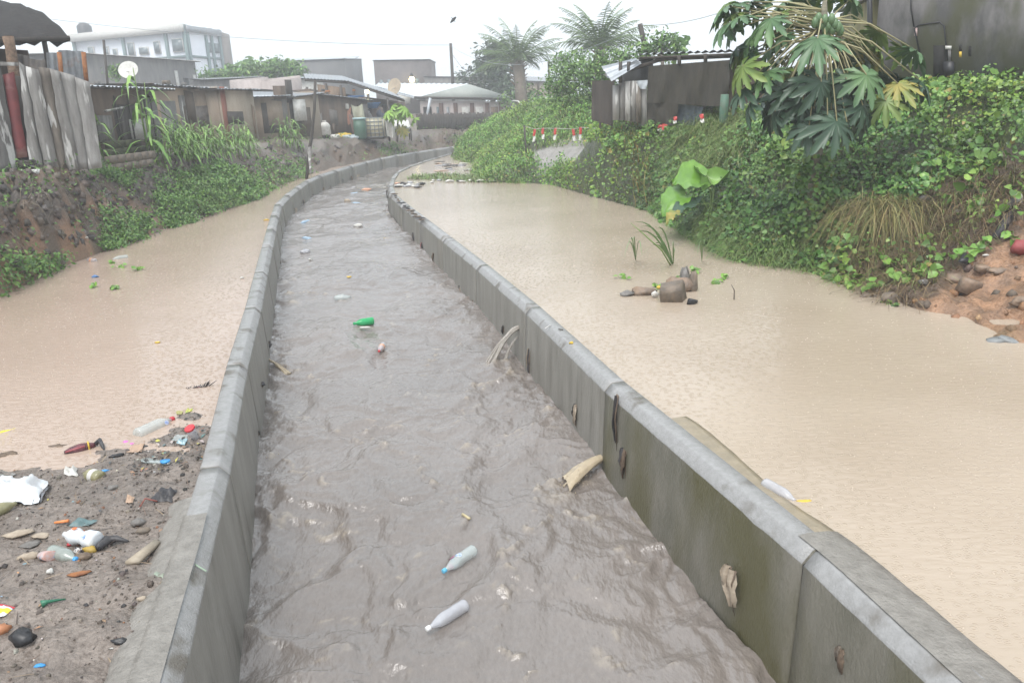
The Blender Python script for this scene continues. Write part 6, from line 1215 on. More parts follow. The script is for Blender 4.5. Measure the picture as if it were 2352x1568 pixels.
LRg = [(638, 645, 660, .20, m_rag, 'black lump on the mud side wall above the three small spouts', None), (613, 785, 812, .10, m_rag, 'black threads above the lowest small spouts', None), (597, 878, 892, .06, m_rag, 'small black tag on the wall just past the dark joint', None), (586, 990, 1004, .05, m_rag, 'small black tag on the nearer length of wall', None), (641, 600, 622, .2, m_brs, 'brown tangle beside the upper blue bottles', None), (650, 538, 560, .2, m_brs, 'brown tangle high on the wall before its bend', None),
       (677, 478, 494, .35, m_beige, 'whitish rag at the start of the far bend', None), (694, 458, 482, .45, m_rag, 'largest black rag of the far bend', m_beige), (715, 446, 464, .4, m_brs, 'brown rag right after the largest black rag', m_rag), (724, 440, 456, .3, m_rag, 'dark rag leaning on the brown rag at the bend', None), (741, 430, 442, .3, m_brs, 'brown lump before the round grey bundles', None), (756, 424, 438, .45, m_conc, 'round grey bundle on the far bend', None), (784, 408, 420, .5, m_slate, 'round bluish bundle on the far bend', None), (806, 404, 416, .4, m_brs, 'brown tangle past the round bluish bundle', None), (821, 400, 412, .4, m_beige, 'pale tangle nearest the step in the far wall', None)]
for a in LRg: rag(a[0], a[1], a[2], a[3], a[4], a[5], LLf, a[6], grp='rags snagged on the channel walls')
# ================================================================ spouts
m_jet = mat('tan_spout_water', (.56, .46, .32), (.46, .38, .27), rough=.08, scale=14, bump=.25, alpha=.8); m_jetw = mat('pale_spout_water', (.54, .50, .45), (.44, .40, .35), rough=.08, scale=20, bump=.25, alpha=.65)
def spout(label, o, land, line, r0, m, strands=3, spread=.03, rib=0):
    q, t = onface(o[0], o[1], line); ee0 = atw(land[0], land[1]); ob = empty('water_spout', tuple(q), label, 'water spout', 'spouts through the channel walls'); rs = np.random.RandomState(int(o[0])); t3 = np.array([t[0], t[1], 0])
    def path(oo, ee, u): p = oo+(ee-oo)*u; p[2] = oo[2]+(ee[2]-.04-oo[2])*u*u; return p
    if rib:
        M = MB(); nu, nv = 14, 16; tops = []
        for sgn in (1, -1):
            for jv in range(nv+1):
                v = jv/nv
                for iu in range(nu+1):
                    u = iu/nu*2-1; w_ = rib*(.55+.65*v); p = path(q+t3*u*w_*.5, ee0+t3*u*w_*.75, v); th = (.022+.02*v)*math.sqrt(max(0, 1-u*u))
                    nzz = float(fbm(np.array(u*3.5+7), np.array(v*2.2), int(o[0]), 4)); p = p+[0, 0, sgn*th*1.5+.012*nzz*(.3+v)]+t3*.008*nzz*v
                    if v > .9: p = p+np.array([rs.normal(0, .004), rs.normal(0, .004), 0])
                    M.v.append(tuple(p))
        k = (nu+1)*(nv+1)
        for s_ in (0, 1):
            for jv in range(nv):
                for iu in range(nu): a_q = s_*k+jv*(nu+1)+iu; M.f.append((a_q, a_q+1, a_q+nu+2, a_q+nu+1)); M.m.append(0)
        M.build('sheet_of_water', m, ob, smooth=True)
    M = MB()
    for s in range(strands):
        oo = q+t3*rs.uniform(-1, 1)*spread*.5+[0, 0, rs.uniform(-1, 1)*spread*.3]; ee = ee0+np.array([rs.normal(0, spread*.9), rs.normal(0, spread*.9), 0])
        P_ = [path(oo, ee, k/9)+rs.normal(0, .3*r0, 3) for k in range(10)]; M.tube(P_, [r0*(.8+.9*(k/9)**2)*rs.uniform(.7, 1.3) for k in range(10)], 6)
    M.build('stream', m, ob, smooth=True)
    M = MB()
    for k in range(int(14+60*rib*4)):
        u = rs.uniform(.6, 1.15); c_ = path(q*1., ee0+np.array([rs.normal(0, spread+.04), rs.normal(0, spread+.04), 0]), min(u, 1))+[0, 0, abs(rs.normal(0, .03))]; s = rs.uniform(.0025, .007); M.lathe([(s*.3, -s), (s, 0), (s*.3, s)], 5, c=tuple(c_))
    M.build('flying_drops', m, ob, kind='stuff'); return ob
spout('widest tan spout pouring through the joint in the green stained wall', (1386, 1050), (1298, 1105), RLf, .005, m_jet, 2, .05, .15)
spout('pale double spout leaping from the second wall joint', (1194, 752), (1128, 838), RLf, .008, m_jetw, 10, .05, .055); spout('thin pale spout under the double one', (1193, 772), (1158, 832), RLf, .009, m_jetw, 3, .02); spout('lowest pale spout of the second wall joint', (1193, 806), (1176, 848), RLf, .008, m_jetw, 6, .03, .04)
spout('small tan spout on the wall before the whitish rag', (1097, 722), (1068, 744), RLf, .02, m_jet, 3, .04); spout('thin spout rising left of the second wall joint', (1128, 756), (1122, 778), RLf, .008, m_jet, 2, .01); spout('thin spout low on the wall below the pale rag', (1277, 924), (1258, 950), RLf, .009, m_jetw, 2, .01)
for i, (o_, l_, lab) in enumerate([((641, 635), (672, 643), 'highest of the three small tan spouts beside the black lump'), ((640, 657), (664, 670), 'middle of the three small tan spouts beside the black lump'), ((637, 683), (674, 692), 'lowest of the three small tan spouts beside the black lump'), ((623, 794), (656, 812), 'upper of the two near tan spouts of the mud side wall'), ((614, 824), (658, 852), 'lower of the two near tan spouts of the mud side wall'), ((592, 1028), (620, 1050), 'low spout spilling from the mud side wall near the first joint'), ((905, 533), (885, 543), 'tan spout just past the sharp bend')]):
    spout(lab, o_, l_, LLf if i < 6 else RLf, .013, m_jet, 5, .02)
# blue scribble on the stained wall
m_bl = mat('faded_blue_paint', (.05, .09, .16), (.12, .12, .08), rough=.6, scale=30)
M = MB(); rs = np.random.RandomState(5)
for (x, y) in [(1478, 1062), (1492, 1075), (1500, 1085), (1512, 1092), (1520, 1110), (1466, 1108), (1480, 1125), (1500, 1135), (1518, 1140), (1530, 1150), (1538, 1135), (1548, 1155), (1555, 1165), (1520, 1160), (1560, 1190), (1568, 1205), (1550, 1200)]:
    P_ = []
    for k in range(4): q, t = onface(x+rs.uniform(-9, 9), y+rs.uniform(-12, 12), RLf); n = np.array([-t[1], t[0], 0]); P_.append(q+n*.004)
    M.tube(P_, .0032, 4)
o = M.build('blue_scribble', m_bl, None, label='faded blue paint scribble'); o.parent = WRr; o.matrix_parent_inverse = Matrix.Translation(-WRr.location); 
# ================================================================ bottles
m_clear = mat('clear_pet', (.62, .68, .67), (.5, .56, .55), rough=.1, spec=1, alpha=.45); m_clw = mat('cloudy_pet', (.62, .63, .67), (.48, .48, .52), rough=.12, spec=1, alpha=.55); m_grb = mat('green_pet', (.03, .38, .12), (.05, .45, .18), rough=.12, spec=.8, trans=.2); m_blb = mat('pale_blue_pet', (.45, .60, .74), (.38, .52, .66), rough=.15, trans=.2); m_murk = mat('murky_bottle', (.26, .235, .12), (.2, .19, .10), rough=.15, scale=12, spec=.8)
m_capr = mat('red_cap', (.5, .04, .05), rough=.4); m_capb = mat('blue_cap', (.05, .28, .6), rough=.4); m_capw = mat('white_cap', (.75, .75, .75), rough=.4); m_pinkl = mat('pink_label', (.55, .10, .30), rough=.4); m_orl = mat('orange_label', (.60, .32, .20), rough=.4); m_bluel = mat('blue_white_label', (.12, .25, .62), (.7, .7, .75), rough=.4, scale=40)
def bottle(label, capp, endp, z, body, cap, R_=.042, L_=None, lab=None, lab2=None, grp=None, waist=False, dz=.012, Lmax=.36, round_label=None):
    if z < .3: z = z+atw((capp[0]+endp[0])/2, (capp[1]+endp[1])/2)[2]
    a = at(capp[0], capp[1], z); b = at(endp[0], endp[1], z); d = a-b; Lw = min(np.linalg.norm(d), Lmax) if L_ is None else L_; mid = (a+b)/2; b = mid-d/np.linalg.norm(d)*Lw/2; d = d/np.linalg.norm(d)
    t = empty('plastic_bottle', (b[0], b[1], z+dz), label, 'bottle', grp); k = Lw/.32; R0 = R_
    pr = [(R0*.5, 0), (R0*.92, .004), (R0, .02), (R0*.97, .05*k), (R0, .08*k), (R0*(.96 if not waist else .72), .12*k), (R0*(1 if not waist else .70), .15*k), (R0*.98, .19*k), (R0*.9, .215*k), (R0*.62, .25*k), (R0*.34, .28*k), (R0*.31, .30*k)]
    Rm = Vector(tuple(map(float, d))).to_track_quat('Z', 'Y').to_matrix().to_4x4(); t.rotation_euler = Rm.to_euler()
    def put(M, nm, m): o = M.build(nm, m, None, smooth=True); o.parent = t; return o
    put(MB().lathe(pr, 16), 'body', body)
    if cap is not None: put(MB().lathe([(R0*.38, .296*k), (R0*.40, .30*k), (R0*.38, .322*k), (R0*.3, .325*k)], 12), 'cap', cap)
    if lab is not None: put(MB().lathe([(R0*1.01, .085*k), (R0*1.02, .09*k), (R0*1.02, .15*k), (R0*1.01, .155*k)], 16), 'paper_label', lab)
    if lab2 is not None:
        for i_, (aa, z0, mm, rr_) in enumerate(lab2):
            M = MB(); n = 10; R1 = R0*1.03; vs = [(R1*math.cos(aa), R1*math.sin(aa), z0*k)]
            for j in range(n): q = 2*PI*j/n; th = aa+rr_*math.cos(q)/R1; vs.append((R1*math.cos(th), R1*math.sin(th), z0*k+rr_*math.sin(q)))
            M.add(vs, [(0, 1+j, 1+(j+1) % n) for j in range(n)]); put(M, 'printed_spot', mm)
    return t
up = -PI/2
bottle('pale greenish bottle with a light blue cap and pink label floating nearest the right wall', (1008, 1322), (1098, 1258), .02, m_clear, mat('light_blue_cap', (.12, .42, .62), rough=.4), .048, lab2=[(PI*1.0, .17, m_bluel, .028), (PI*1.0, .17, m_capw, .012), (PI*.75, .20, m_pinkl, .026), (PI*1.5, .17, m_bluel, .026), (PI*.5, .16, m_bluel, .026), (PI*1.25, .21, m_pinkl, .024)])
bottle('cloudy clear bottle with a white cap floating lowest in the channel', (972, 1453), (1078, 1386), .02, m_clw, m_capw, .046)
bottle('bright green bottle floating in the middle of the channel', (812, 745), (858, 738), .03, m_grb, m_grb, .062, Lmax=.42)
blob('bottle_reflection', 'white scrap of paper floating against the bright green bottle', 'litter', tuple(atw(838, 752, .02)), (.16, .05, .03), m_white)  # white blob standing in for the reflection at the green bottle
bottle('small bottle with an orange label and dark red cap below the green bottle', (868, 812), (883, 790), .02, m_clw, m_capr, .045, L_=.30, lab=m_orl)
for i, a in enumerate([('pale blue bottle farthest up the channel', (797, 447), (824, 443), m_blb), ('pale blue bottle just below the farthest one', (803, 466), (830, 468), m_blb), ('blue bottle close to the mud side wall under the black rags', (688, 513), (710, 507), m_blb), ('clear blue tinted bottle with foam beside it next to the brown tangle', (688, 544), (718, 550), m_blb)]):
    bottle(a[0], a[1], a[2], .0, a[3], m_clw, .055, L_=.48, dz=-.01)
for lab, x, y, s, m in [('grey white lump floating below the blue tinted bottle', 701, 577, (.22, .26, .12), m_clw), ('white lump floating mid channel below the bend', 823, 519, (.22, .16, .12), m_white), ('grey crumpled bag floating in mid channel above the green bottle', 785, 681, (.26, .14, .12), m_clear), ('pinkish lump floating beside the farthest pale blue bottle', 842, 437, (.35, .2, .12), m_orl), ('small cream lump between the two far bottles', 798, 461, (.25, .14, .14), m_beige), ('tiny white speck of foam board mid channel', 652+60, 597, (.08, .06, .04), m_white), ('tiny yellow scrap floating above the grey bag', 803, 643, (.1, .05, .03), m_yel)]:
    c = atw(x, y); blob('floating_litter', lab, 'litter', (c[0], c[1], wz(c[0], c[1])+.03), s, m)
M = MB(); a, b = atw(1062, 1180, .05), atw(1079, 1191, .05); M.tube([a, b], [.012, .012], 6); M.build('stick', mat('pale_wood', (.5, .42, .25), rough=.6), None, label='short pale stick breaking the surface in mid channel', cat='stick')
bottle('crumpled clear bottle floating in the sandy pool against the wall', (1830, 1152), (1756, 1110), WR, m_clw, None, .045, Lmax=.32, dz=.0)
blob('floating_leaf', 'small orange leaf floating beside the crumpled clear bottle', 'leaf', tuple(at(1846, 1150, WR)), (.10, .03, .012), m_yel)
bottle('bottle with an orange label stranded at the foot of the earth bank', (196, 598), (222, 601), WL, m_clw, None, .05, L_=.30, lab=m_orl); bottle('clear bottle floating right of the orange labelled one', (262, 596), (288, 592), WL, m_clear, None, .05, L_=.30)
for lab, x, y, s, m, z in [('small blue scrap floating off the earth bank', 219, 637, (.12, .08, .05), m_blue, WL), ('small yellow green leaf floating in the mud side pool', 362, 787, (.07, .05, .02), m_yel, WL), ('white speck floating near the mud side wall', 556, 640, (.06, .05, .04), m_white, WL), ('yellow scrap lodged against the mud side wall at the bend', 612, 506, (.14, .08, .04), m_yel, WL), ('yellow scrap on top of the wall by the sandy pool', 1312, 789, (.05, .03, .03), m_yel, .6), ('white pebble of foam on the mud face', 200, 552, (.07, .05, .05), m_white, None), ('second white foam pebble below the first on the earth bank', 281, 568, (.08, .06, .06), m_white, None)]:
    bl('litter_scrap', lab, 'litter', x, y, s, m, z)
for i, (x0, y0, x1, y1, lab) in enumerate([(1252, 754, 1265, 747, 'white straw lying on the wall top after the second joint'), (1283, 756, 1293, 757, 'short dark twig on the wall top near the white straw')]):
    M = MB(); M.tube([at(x0, y0, .61), at(x1, y1, .61)], .006, 5); M.build('twig', m_white if i == 0 else m_plankd, None, label=lab, cat='twig' if i else 'straw')
m_card_ = mat('faded_card', (.45, .33, .26), rough=.6)
# drift line of rubbish where the grass spit meets the pool and on the wall at the bend
rs = random.Random(9); LN = ['white', 'pale grey', 'orange', 'clear', 'yellowish', 'dark', 'reddish']; LM = [m_white, m_conc, m_orl, m_clw, m_yel, m_black, m_redc]
for i in range(34):
    if i < 20: x = 912+rs.uniform(0, 60); y = 424+rs.uniform(-2, 9); z = WR
    else: x = 985+rs.uniform(0, 155); y = 419+rs.uniform(-3, 2); z = WR
    k = rs.choice([0, 0, 0, 1, 1, 3, 3, 3, 1, 5]) if i not in (3, 27) else 2; c = at(x, y, z)
    if pdist(np.array([c[0]]), np.array([c[1]]), [tuple(p) for p in RL[::6]])[0] < .3: continue
    blob('drift_litter', '%s %s scrap in the rubbish %s' % (ORD[min(21, i if i < 20 else i-20)], LN[k], 'heap where pool and wall bend meet' if i < 20 else 'line along the grass spit'), 'litter', (c[0], c[1], z+.04), (rs.uniform(.10, .30), rs.uniform(.08, .2), rs.uniform(.05, .10)), LM[k], k=.35, seed=i, grp='rubbish in the drift line by the grass spit')
for i in range(16):
    x, y = [(905+3*i+rs.uniform(-2, 2), 446+4.2*i) if i < 6 else (925+4.2*(i-5), 470+3.6*(i-5))][0]; c = at(x, y, .6); 
    blob('wall_litter', '%s dark scrap on the wall top past the bend, counted from the bend' % ORD[i], 'litter', (c[0], c[1], .615), (rs.uniform(.08, .25), rs.uniform(.06, .12), .03), rs.choice([m_rag, m_brs, m_stoneb]), k=.4, seed=i, grp='scraps on the wall top past the bend')
for i in range(16):
    x = 1005+rs.uniform(0, 80); y = 372+rs.uniform(0, 22); c = at(x, y, WR); blob('pool_litter', ORD[i]+' piece of rubbish floating in the far pool corner behind the grass spit', 'litter', (c[0], c[1], WR+.02), (rs.uniform(.2, .5), rs.uniform(.15, .3), .06), rs.choice([m_white, m_conc, m_clw, m_conc, m_clw, m_card_]), k=.4, seed=i, grp='rubbish in the far corner of the pool')
# ================================================================ rubbish on the near mud
def mg(x, y): c = onground(x, y, 1.2, 9, .02); return c
def mudblob(name, label, cat, x, y, size, m, rot=0, k=.22, dz=.3, grp=None):
    c = mg(x, y); o = blob(name, label, cat, (c[0], c[1], c[2]+size[2]*dz), size, m, k=k, seed=int(x+y), grp=grp); o.rotation_euler = (0, 0, rot); return o
def mudz(x, y): return mg(x, y)[2]
def mbottle(label, cp, ep, body, cap, R_=.042, **kw):
    z = mudz((cp[0]+ep[0])/2, (cp[1]+ep[1])/2); return bottle(label, cp, ep, z+R_*.55, body, cap, R_, **kw)
def film(name, label, cat, cs, m, h=.05, seed=0, nu=14, nv=10, wr=1., lift=.008, parts=None):
    """crumpled thin sheet lying on the mud; cs: four pixel corners"""
    c = [mg(*q) for q in cs]; rs = np.random.RandomState(seed); M = MB(); H = fbm(np.linspace(0, 2.0*wr, nu+1)[None]+seed+.3, np.linspace(0, 1.6*wr, nv+1)[:, None]+seed*.37+.2, seed, 3, .4)
    for j in range(nv+1):
        for i in range(nu+1):
            u, v = i/nu, j/nv; ed = min(u, 1-u, v, 1-v)*4; p = (c[0]*(1-u)+c[1]*u)*(1-v)+(c[3]*(1-u)+c[2]*u)*v; ww = np.linalg.norm(c[1]-c[0])*.10
            p = p+np.array([H[j, (i*3) % nu]*ww*(.6 if ed < .5 else 0), H[(j*3) % nv, i]*ww*(.6 if ed < .5 else 0), max(0, h*(.45+.9*H[j, i]))*min(1, ed+.15)+lift]); M.v.append(tuple(p))
    for j in range(nv):
        for i in range(nu): q = j*(nu+1)+i; M.f.append((q, q+1, q+nu+2, q+nu+1)); M.m.append((0 if parts is None else parts(i/nu, j/nv)))
    return M.build(name, m, None, smooth=True, label=label, cat=cat)
m_bag = mat('white_plastic_bag', (.72, .74, .76), (.6, .62, .64), rough=.3, scale=6, spec=.7); m_mudf = mat('muddy_film', (.24, .23, .21), (.17, .155, .14), rough=.25, spec=.8, scale=9); m_teal = mat('teal_cloth', (.08, .15, .16), (.12, .18, .18), rough=.5, scale=10); m_pp = mat('purple_pink_scrap', (.5, .18, .5), (.6, .16, .38), rough=.4, scale=30); m_maro = mat('maroon_cloth', (.16, .05, .06), (.05, .03, .035), rough=.6, scale=16, bump=.5); m_card = mat('peach_card', (.5, .33, .22), (.4, .28, .2), rough=.6)
film('plastic_bag', 'large crumpled white plastic bag lying on the mud', 'bag', [(-30, 1160), (88, 1160), (112, 1108), (0, 1098)], m_bag, .10, 3, 26, 20, 1.6)
film('plastic_film', 'thin clear plastic end of the white bag', 'bag', [(70, 1150), (96, 1156), (112, 1118), (80, 1108)], m_clw, .06, 8)
mbottle('murky olive bottle with a white paper label lying on the mud', (186, 1088), (240, 1102), m_murk, None, .052, L_=.21, lab=m_white)
film('crumpled_paper', 'crumpled white paper touching the murky olive bottle', 'paper', [(146, 1094), (178, 1098), (178, 1080), (150, 1078)], m_white, .05, 5, 8, 6, 1.5)
mudblob('litter_scrap', 'light blue scrap right behind the murky olive bottle', 'litter', 243, 1083, (.06, .03, .02), m_capb)
t = empty('tied_cloth_roll', tuple(mg(190, 1045)), 'dark maroon rolled cloth tied with a yellow cord at the water edge', 'cloth roll'); a, b = mg(150, 1050)+[0, 0, .03], mg(222, 1032)+[0, 0, .04]
M = MB(); M.tube([a, a+(b-a)*.2, a+(b-a)*.5, a+(b-a)*.75, b], [.018, .036, .045, .036, .016], 8); M.build('roll', m_maro, t, smooth=True)
M = MB(); M.tube([a+(b-a)*.1+[0, -.03, .015], a+(b-a)*.75+[0, -.035, .02]], [.008, .012], 6); M.build('red_fold', mat('dull_red_fold', (.30, .08, .09), rough=.5), t); c = a+(b-a)*.78; dd = (b-a)/np.linalg.norm(b-a); s_ = np.cross(dd, [0, 0, 1]); M = MB(); M.tube([c+s_*.04*math.cos(k)+np.array([0, 0, .04*math.sin(k)]) for k in np.linspace(0, 2*PI, 10)], .007, 5); M.build('yellow_cord', m_yel, t)
M = MB(); M.tube([b, b+[.03, .02, .03], b+[.08, -.04, 0], b+[.11, -.08, -.02]], [.02, .02, .016, .006], 6); M.build('loose_end', m_rag, t)
t = empty('feathered_rag', tuple(mg(455, 908)), 'dark maroon frayed rag lying against the channel wall', 'rag'); a, b = mg(418, 915)+[0, 0, .03], mg(488, 905)+[0, 0, .06]; M = MB(); M.tube([a, a+(b-a)*.3, a+(b-a)*.6, b], [.02, .055, .05, .02], 9); M.build('bundle', m_maro, t, smooth=True)
M = MB()
for k in range(26): s = random.random(); c = a+(b-a)*s; M.tube([c+[0, 0, .03], c+[.05+random.uniform(-.03, .05), random.uniform(-.02, .06), .05+random.uniform(0, .04)]], [.006, .002], 4)
M.build('frayed_threads', m_rag, t)
M = MB(); M.tube([mg(316, 973)+[0, 0, .02], mg(372, 948)+[0, 0, .07], mg(432, 921)+[0, 0, .05]], [.007, .011, .013], 6); M.build('long_stick', m_plankd, None, label='long thin dark stick reaching over the clear bottle to the rag', cat='stick')
film('yellow_wrapper', 'dull yellow wrapper beside the long stick', 'wrapper', [(376, 952), (415, 955), (418, 936), (384, 934)], mat('olive_yellow_wrapper', (.42, .38, .10), (.3, .28, .12), rough=.4, scale=20), .03, 5, 8, 6)
film('yellow_wrapper', 'bright yellow printed wrapper next to the channel wall', 'wrapper', [(424, 952), (440, 946), (455, 934), (432, 940)], mat('bright_yellow_wrapper', (.62, .55, .06), (.3, .42, .08), rough=.35, scale=35), .03, 9, 8, 6)
film('yellow_wrapper', 'bright yellow wrapper lying at the left end of the pool edge', 'wrapper', [(-14, 1000), (20, 998), (58, 988), (26, 989)], mat('lemon_wrapper', (.68, .58, .04), (.6, .2, .05), rough=.35, scale=24, lo=.6, hi=.62), .03, 4, 8, 6)
mudblob('litter_scrap', 'small turquoise cap on the dark mud by the pool', 'litter', 31, 1011, (.05, .04, .02), mat('turquoise', (.15, .5, .5), rough=.4)); mudblob('weed_lump', 'black weed lump at the left edge of the mud', 'debris', 14, 1052, (.20, .10, .05), m_brs, k=.4); mudblob('weed_lump', 'brown weed lump at the tip of the pool tongue', 'debris', 134, 1032, (.15, .07, .05), m_brs, k=.4)
film('plastic_film', 'dark grey plastic film left of the maroon cloth roll', 'plastic sheet', [(70, 1062), (110, 1066), (124, 1054), (90, 1048)], m_mudf, .03, 4); film('plastic_film', 'muddy grey sheet behind the white plastic bag', 'plastic sheet', [(-30, 1105), (20, 1108), (38, 1092), (-20, 1075)], m_mudf, .03, 6)
mbottle('large clear bottle with a red cap at the edge of the pool', (394, 966), (320, 1000), m_clear, m_capr, .062, L_=.40, lab2=[(PI*.9, .22, m_bluel, .022)])
t = empty('plastic_cup', tuple(mg(452, 1010)), 'clear plastic cup with a red rim leaning on the channel wall', 'cup'); M = MB(); M.lathe([(.024, 0), (.03, .01), (.036, .08), (.04, .12)], 14); o = M.build('body', m_clw, None, smooth=True); o.parent = t; M = MB(); M.lathe([(.040, .115), (.045, .12), (.045, .135), (.038, .138)], 14); o = M.build('rim', m_capr, None); o.parent = t; t.rotation_euler = (.35, -.2, 0)
film('pink_wrapper', 'pink and purple wrapper beside the pool edge', 'wrapper', [(279, 1024), (305, 1026), (323, 1018), (290, 1016)], m_pp, .03, 5, 8, 5); film('brown_sheet', 'brown plastic sheet with a torn edge next to the pink wrapper', 'plastic sheet', [(290, 1042), (325, 1040), (333, 1022), (305, 1024)], m_card, .02, 3)
t = empty('round_cap', tuple(mg(335, 1031)), 'black round cap right of the pink wrapper', 'cap'); M = MB(); M.lathe([(.022, 0), (.024, .004), (.024, .022), (.018, .025)], 12); o = M.build('shell', m_black, None); o.parent = t; t.rotation_euler = (.6, .3, 0)
t = empty('slipper_sole', tuple(mg(358, 1063)), 'clear slipper sole with a blue heel lying in the mud', 'slipper'); a, b = mg(325, 1060), mg(391, 1068); d = b-a; n_s = np.array([-d[1], d[0], 0])/np.linalg.norm(d)*.045
def ell(u0, u1, h, m, nm):
    M = MB(); n = 18; top = []; bot = []
    for k in range(n): q = 2*PI*k/n; u = (u0+u1)/2+(u1-u0)/2*math.cos(q); w_ = math.sin(q)*(.75+.25*math.cos(2*PI*(u-.1))); p = a+d*u+n_s*w_; bot.append(p+[0, 0, h]); top.append(p+[0, 0, h+.012])
    M.v = [tuple(p) for p in bot+top]; M.f = [tuple(range(n))[::-1], tuple(range(n, 2*n))]+[(k, (k+1) % n, n+(k+1) % n, n+k) for k in range(n)]; M.m = [0]*len(M.f); M.build(nm, m, t)
ell(0, 1, .008, m_clear, 'sole'); ell(.7, .97, .022, m_capb, 'heel_pad')
mudblob('rubber_scrap', 'small black rubber scrap left of the clear slipper sole', 'debris', 268, 1050, (.11, .04, .03), m_black, .4)
film('peach_wrapper', 'crumpled peach coloured wrapper in the middle of the mud', 'wrapper', [(289, 1160), (306, 1164), (310, 1146), (294, 1142)], m_card, .03, 6, 7, 6, 1.5); film('dark_plastic', 'torn black plastic twisted in the mud near the wall', 'plastic sheet', [(345, 1160), (395, 1160), (408, 1128), (372, 1126)], m_rag, .05, 12, 12, 8, 2)
film('plastic_film', 'clear film puddled beside the red rimmed cup', 'plastic sheet', [(395, 1015), (430, 1018), (432, 1002), (405, 1000)], m_clear, .02, 3); film('plastic_film', 'bluish film below the red rimmed cup', 'plastic sheet', [(405, 1022), (425, 1024), (432, 1012), (412, 1010)], mat('bluish_film', (.25, .38, .42), rough=.2, spec=.8), .02, 8)
M = MB(); M.tube([mg(322, 1170)+[0, 0, .01], mg(336, 1158)+[0, 0, .03], mg(362, 1155)+[0, 0, .012]], .006, 5); M.build('twig', mat('red_brown_twig', (.25, .08, .06), rough=.6), None, label='curved red brown twig in the middle of the mud', cat='twig')
M = MB(); M.tube([mg(128, 1210)+[0, 0, .015], mg(159, 1202)+[0, 0, .02]], [.008, .012], 6); M.build('orange_stick', mat('orange_plastic', (.75, .25, .08), rough=.4), None, label='short orange plastic stick above the white waisted bottle', cat='stick')
film('teal_cloth', 'flat teal rag above the white waisted bottle', 'rag', [(156, 1214), (200, 1212), (226, 1200), (180, 1194)], m_teal, .03, 7)
mbottle('white waisted bottle with a red orange dot lying on the mud', (146, 1230), (222, 1244), m_bag, None, .058, L_=.29, waist=True, lab2=[(PI*k_, .19, mat('red_orange_dot', (.75, .16, .04), rough=.4), .016) for k_ in (.5, 1.0, 1.5)]+[(PI*k_, .07, m_bluel, .018) for k_ in (.25, .75, 1.25, 1.75)])
mbottle('clear muddy bottle with a blue cap in the row of rubbish', (174, 1288), (122, 1270), mat('grey_green_pet', (.3, .34, .31), (.2, .21, .19), rough=.2, spec=.8), m_capb, .045, L_=.24)
t = empty('printed_cup', tuple(mg(100, 1285)), 'squashed cup with a printed pattern left of the blue capped bottle', 'cup'); M = MB(); M.lathe([(.03, 0), (.036, .01), (.042, .05), (.046, .11), (.04, .112)], 12, squash=.7); o = M.build('body', mat('printed_card', (.45, .45, .48), (.5, .26, .2), rough=.4, scale=30, c3=(.16, .26, .42), c3s=22), None, smooth=True); o.parent = t; t.rotation_euler = (1.3, .3, .9); t.location.z += .03
for lab, x, y, s, m, rt in [('pale rounded lump left of the printed cup', 66, 1283, (.12, .06, .05), m_beige, .2), ('black and white striped lump right of the blue cap', 183, 1268, (.07, .05, .04), mat('striped_scrap', (.6, .58, .56), (.05, .04, .05), rough=.4, scale=60, lo=.49, hi=.51), 0), ('yellow fruit peel in the row of rubbish', 208, 1268, (.10, .05, .05), mat('mustard_peel', (.42, .28, .04), (.3, .2, .04), rough=.5), 0), ('cream shell piece above the yellow peel', 222, 1258, (.05, .03, .03), m_white, 0), ('tiny red scrap above the blue capped bottle', 161, 1257, (.04, .025, .02), m_capr, 0), ('brown clod under the blue cap', 190, 1284, (.12, .06, .04), m_brs, 0), ('pale stone fragment above the printed cup', 45, 1233, (.16, .09, .03), m_beige, .3), ('second pale stone fragment right of the first', 95, 1236, (.12, .07, .02), m_beige, -.2), ('grey flat stone in the puddled mud', 72, 1255, (.14, .09, .02), m_stone, 0),
                      ('white foam speck below the printed cup', 115, 1378 - 62, (.04, .035, .03), m_white, 0), ('dark stone near the wall skirt', 318, 1205, (.10, .07, .05), m_stone, 0), ('brown stone close to the dark stone near the skirt', 330, 1222, (.08, .06, .04), m_stoneb, 0), ('grey stone in the mud below the teal rag', 260, 1125, (.08, .05, .04), m_stone, .2), ('small black stone upon the cement skirt', 398, 1420, (.05, .035, .03), m_black, 0), ('black rounded lump near the bottom left corner', 55, 1474, (.14, .10, .08), m_black, 0), ('orange brown ball at the left edge near the bottom', 2, 1456, (.09, .07, .06), mat('rusty_ball', (.4, .17, .08), rough=.5), 0), ('light blue scrap near the bottom edge of the mud', 92, 1533, (.05, .03, .015), m_capb, 0), ('dark lump right of the bottom middle of the mud', 275, 1478, (.09, .04, .03), m_black, 0), ('cream pebble in the lower mud', 326, 1378, (.05, .035, .03), m_beige, 0), ('rust brown leaf litter below the row of rubbish', 185, 1404 - 80, (.12, .05, .02), m_rust, .3), ('cream petal by the wall skirt', 396, 1246, (.035, .03, .02), m_card, 0)]:
    mudblob('small_debris', lab, 'debris', x, y, s, m, rt)
t = empty('dark_rag_twist', tuple(mg(250, 1258)), 'twisted black rag with a thin tail right of the yellow peel', 'rag'); M = MB(); M.tube([mg(228, 1266)+[0, 0, .03], mg(248, 1254)+[0, 0, .04], mg(270, 1250)+[0, 0, .03], mg(295, 1246)+[0, 0, .01]], [.022, .032, .022, .007], 7); M.build('twist', m_rag, t, smooth=True)
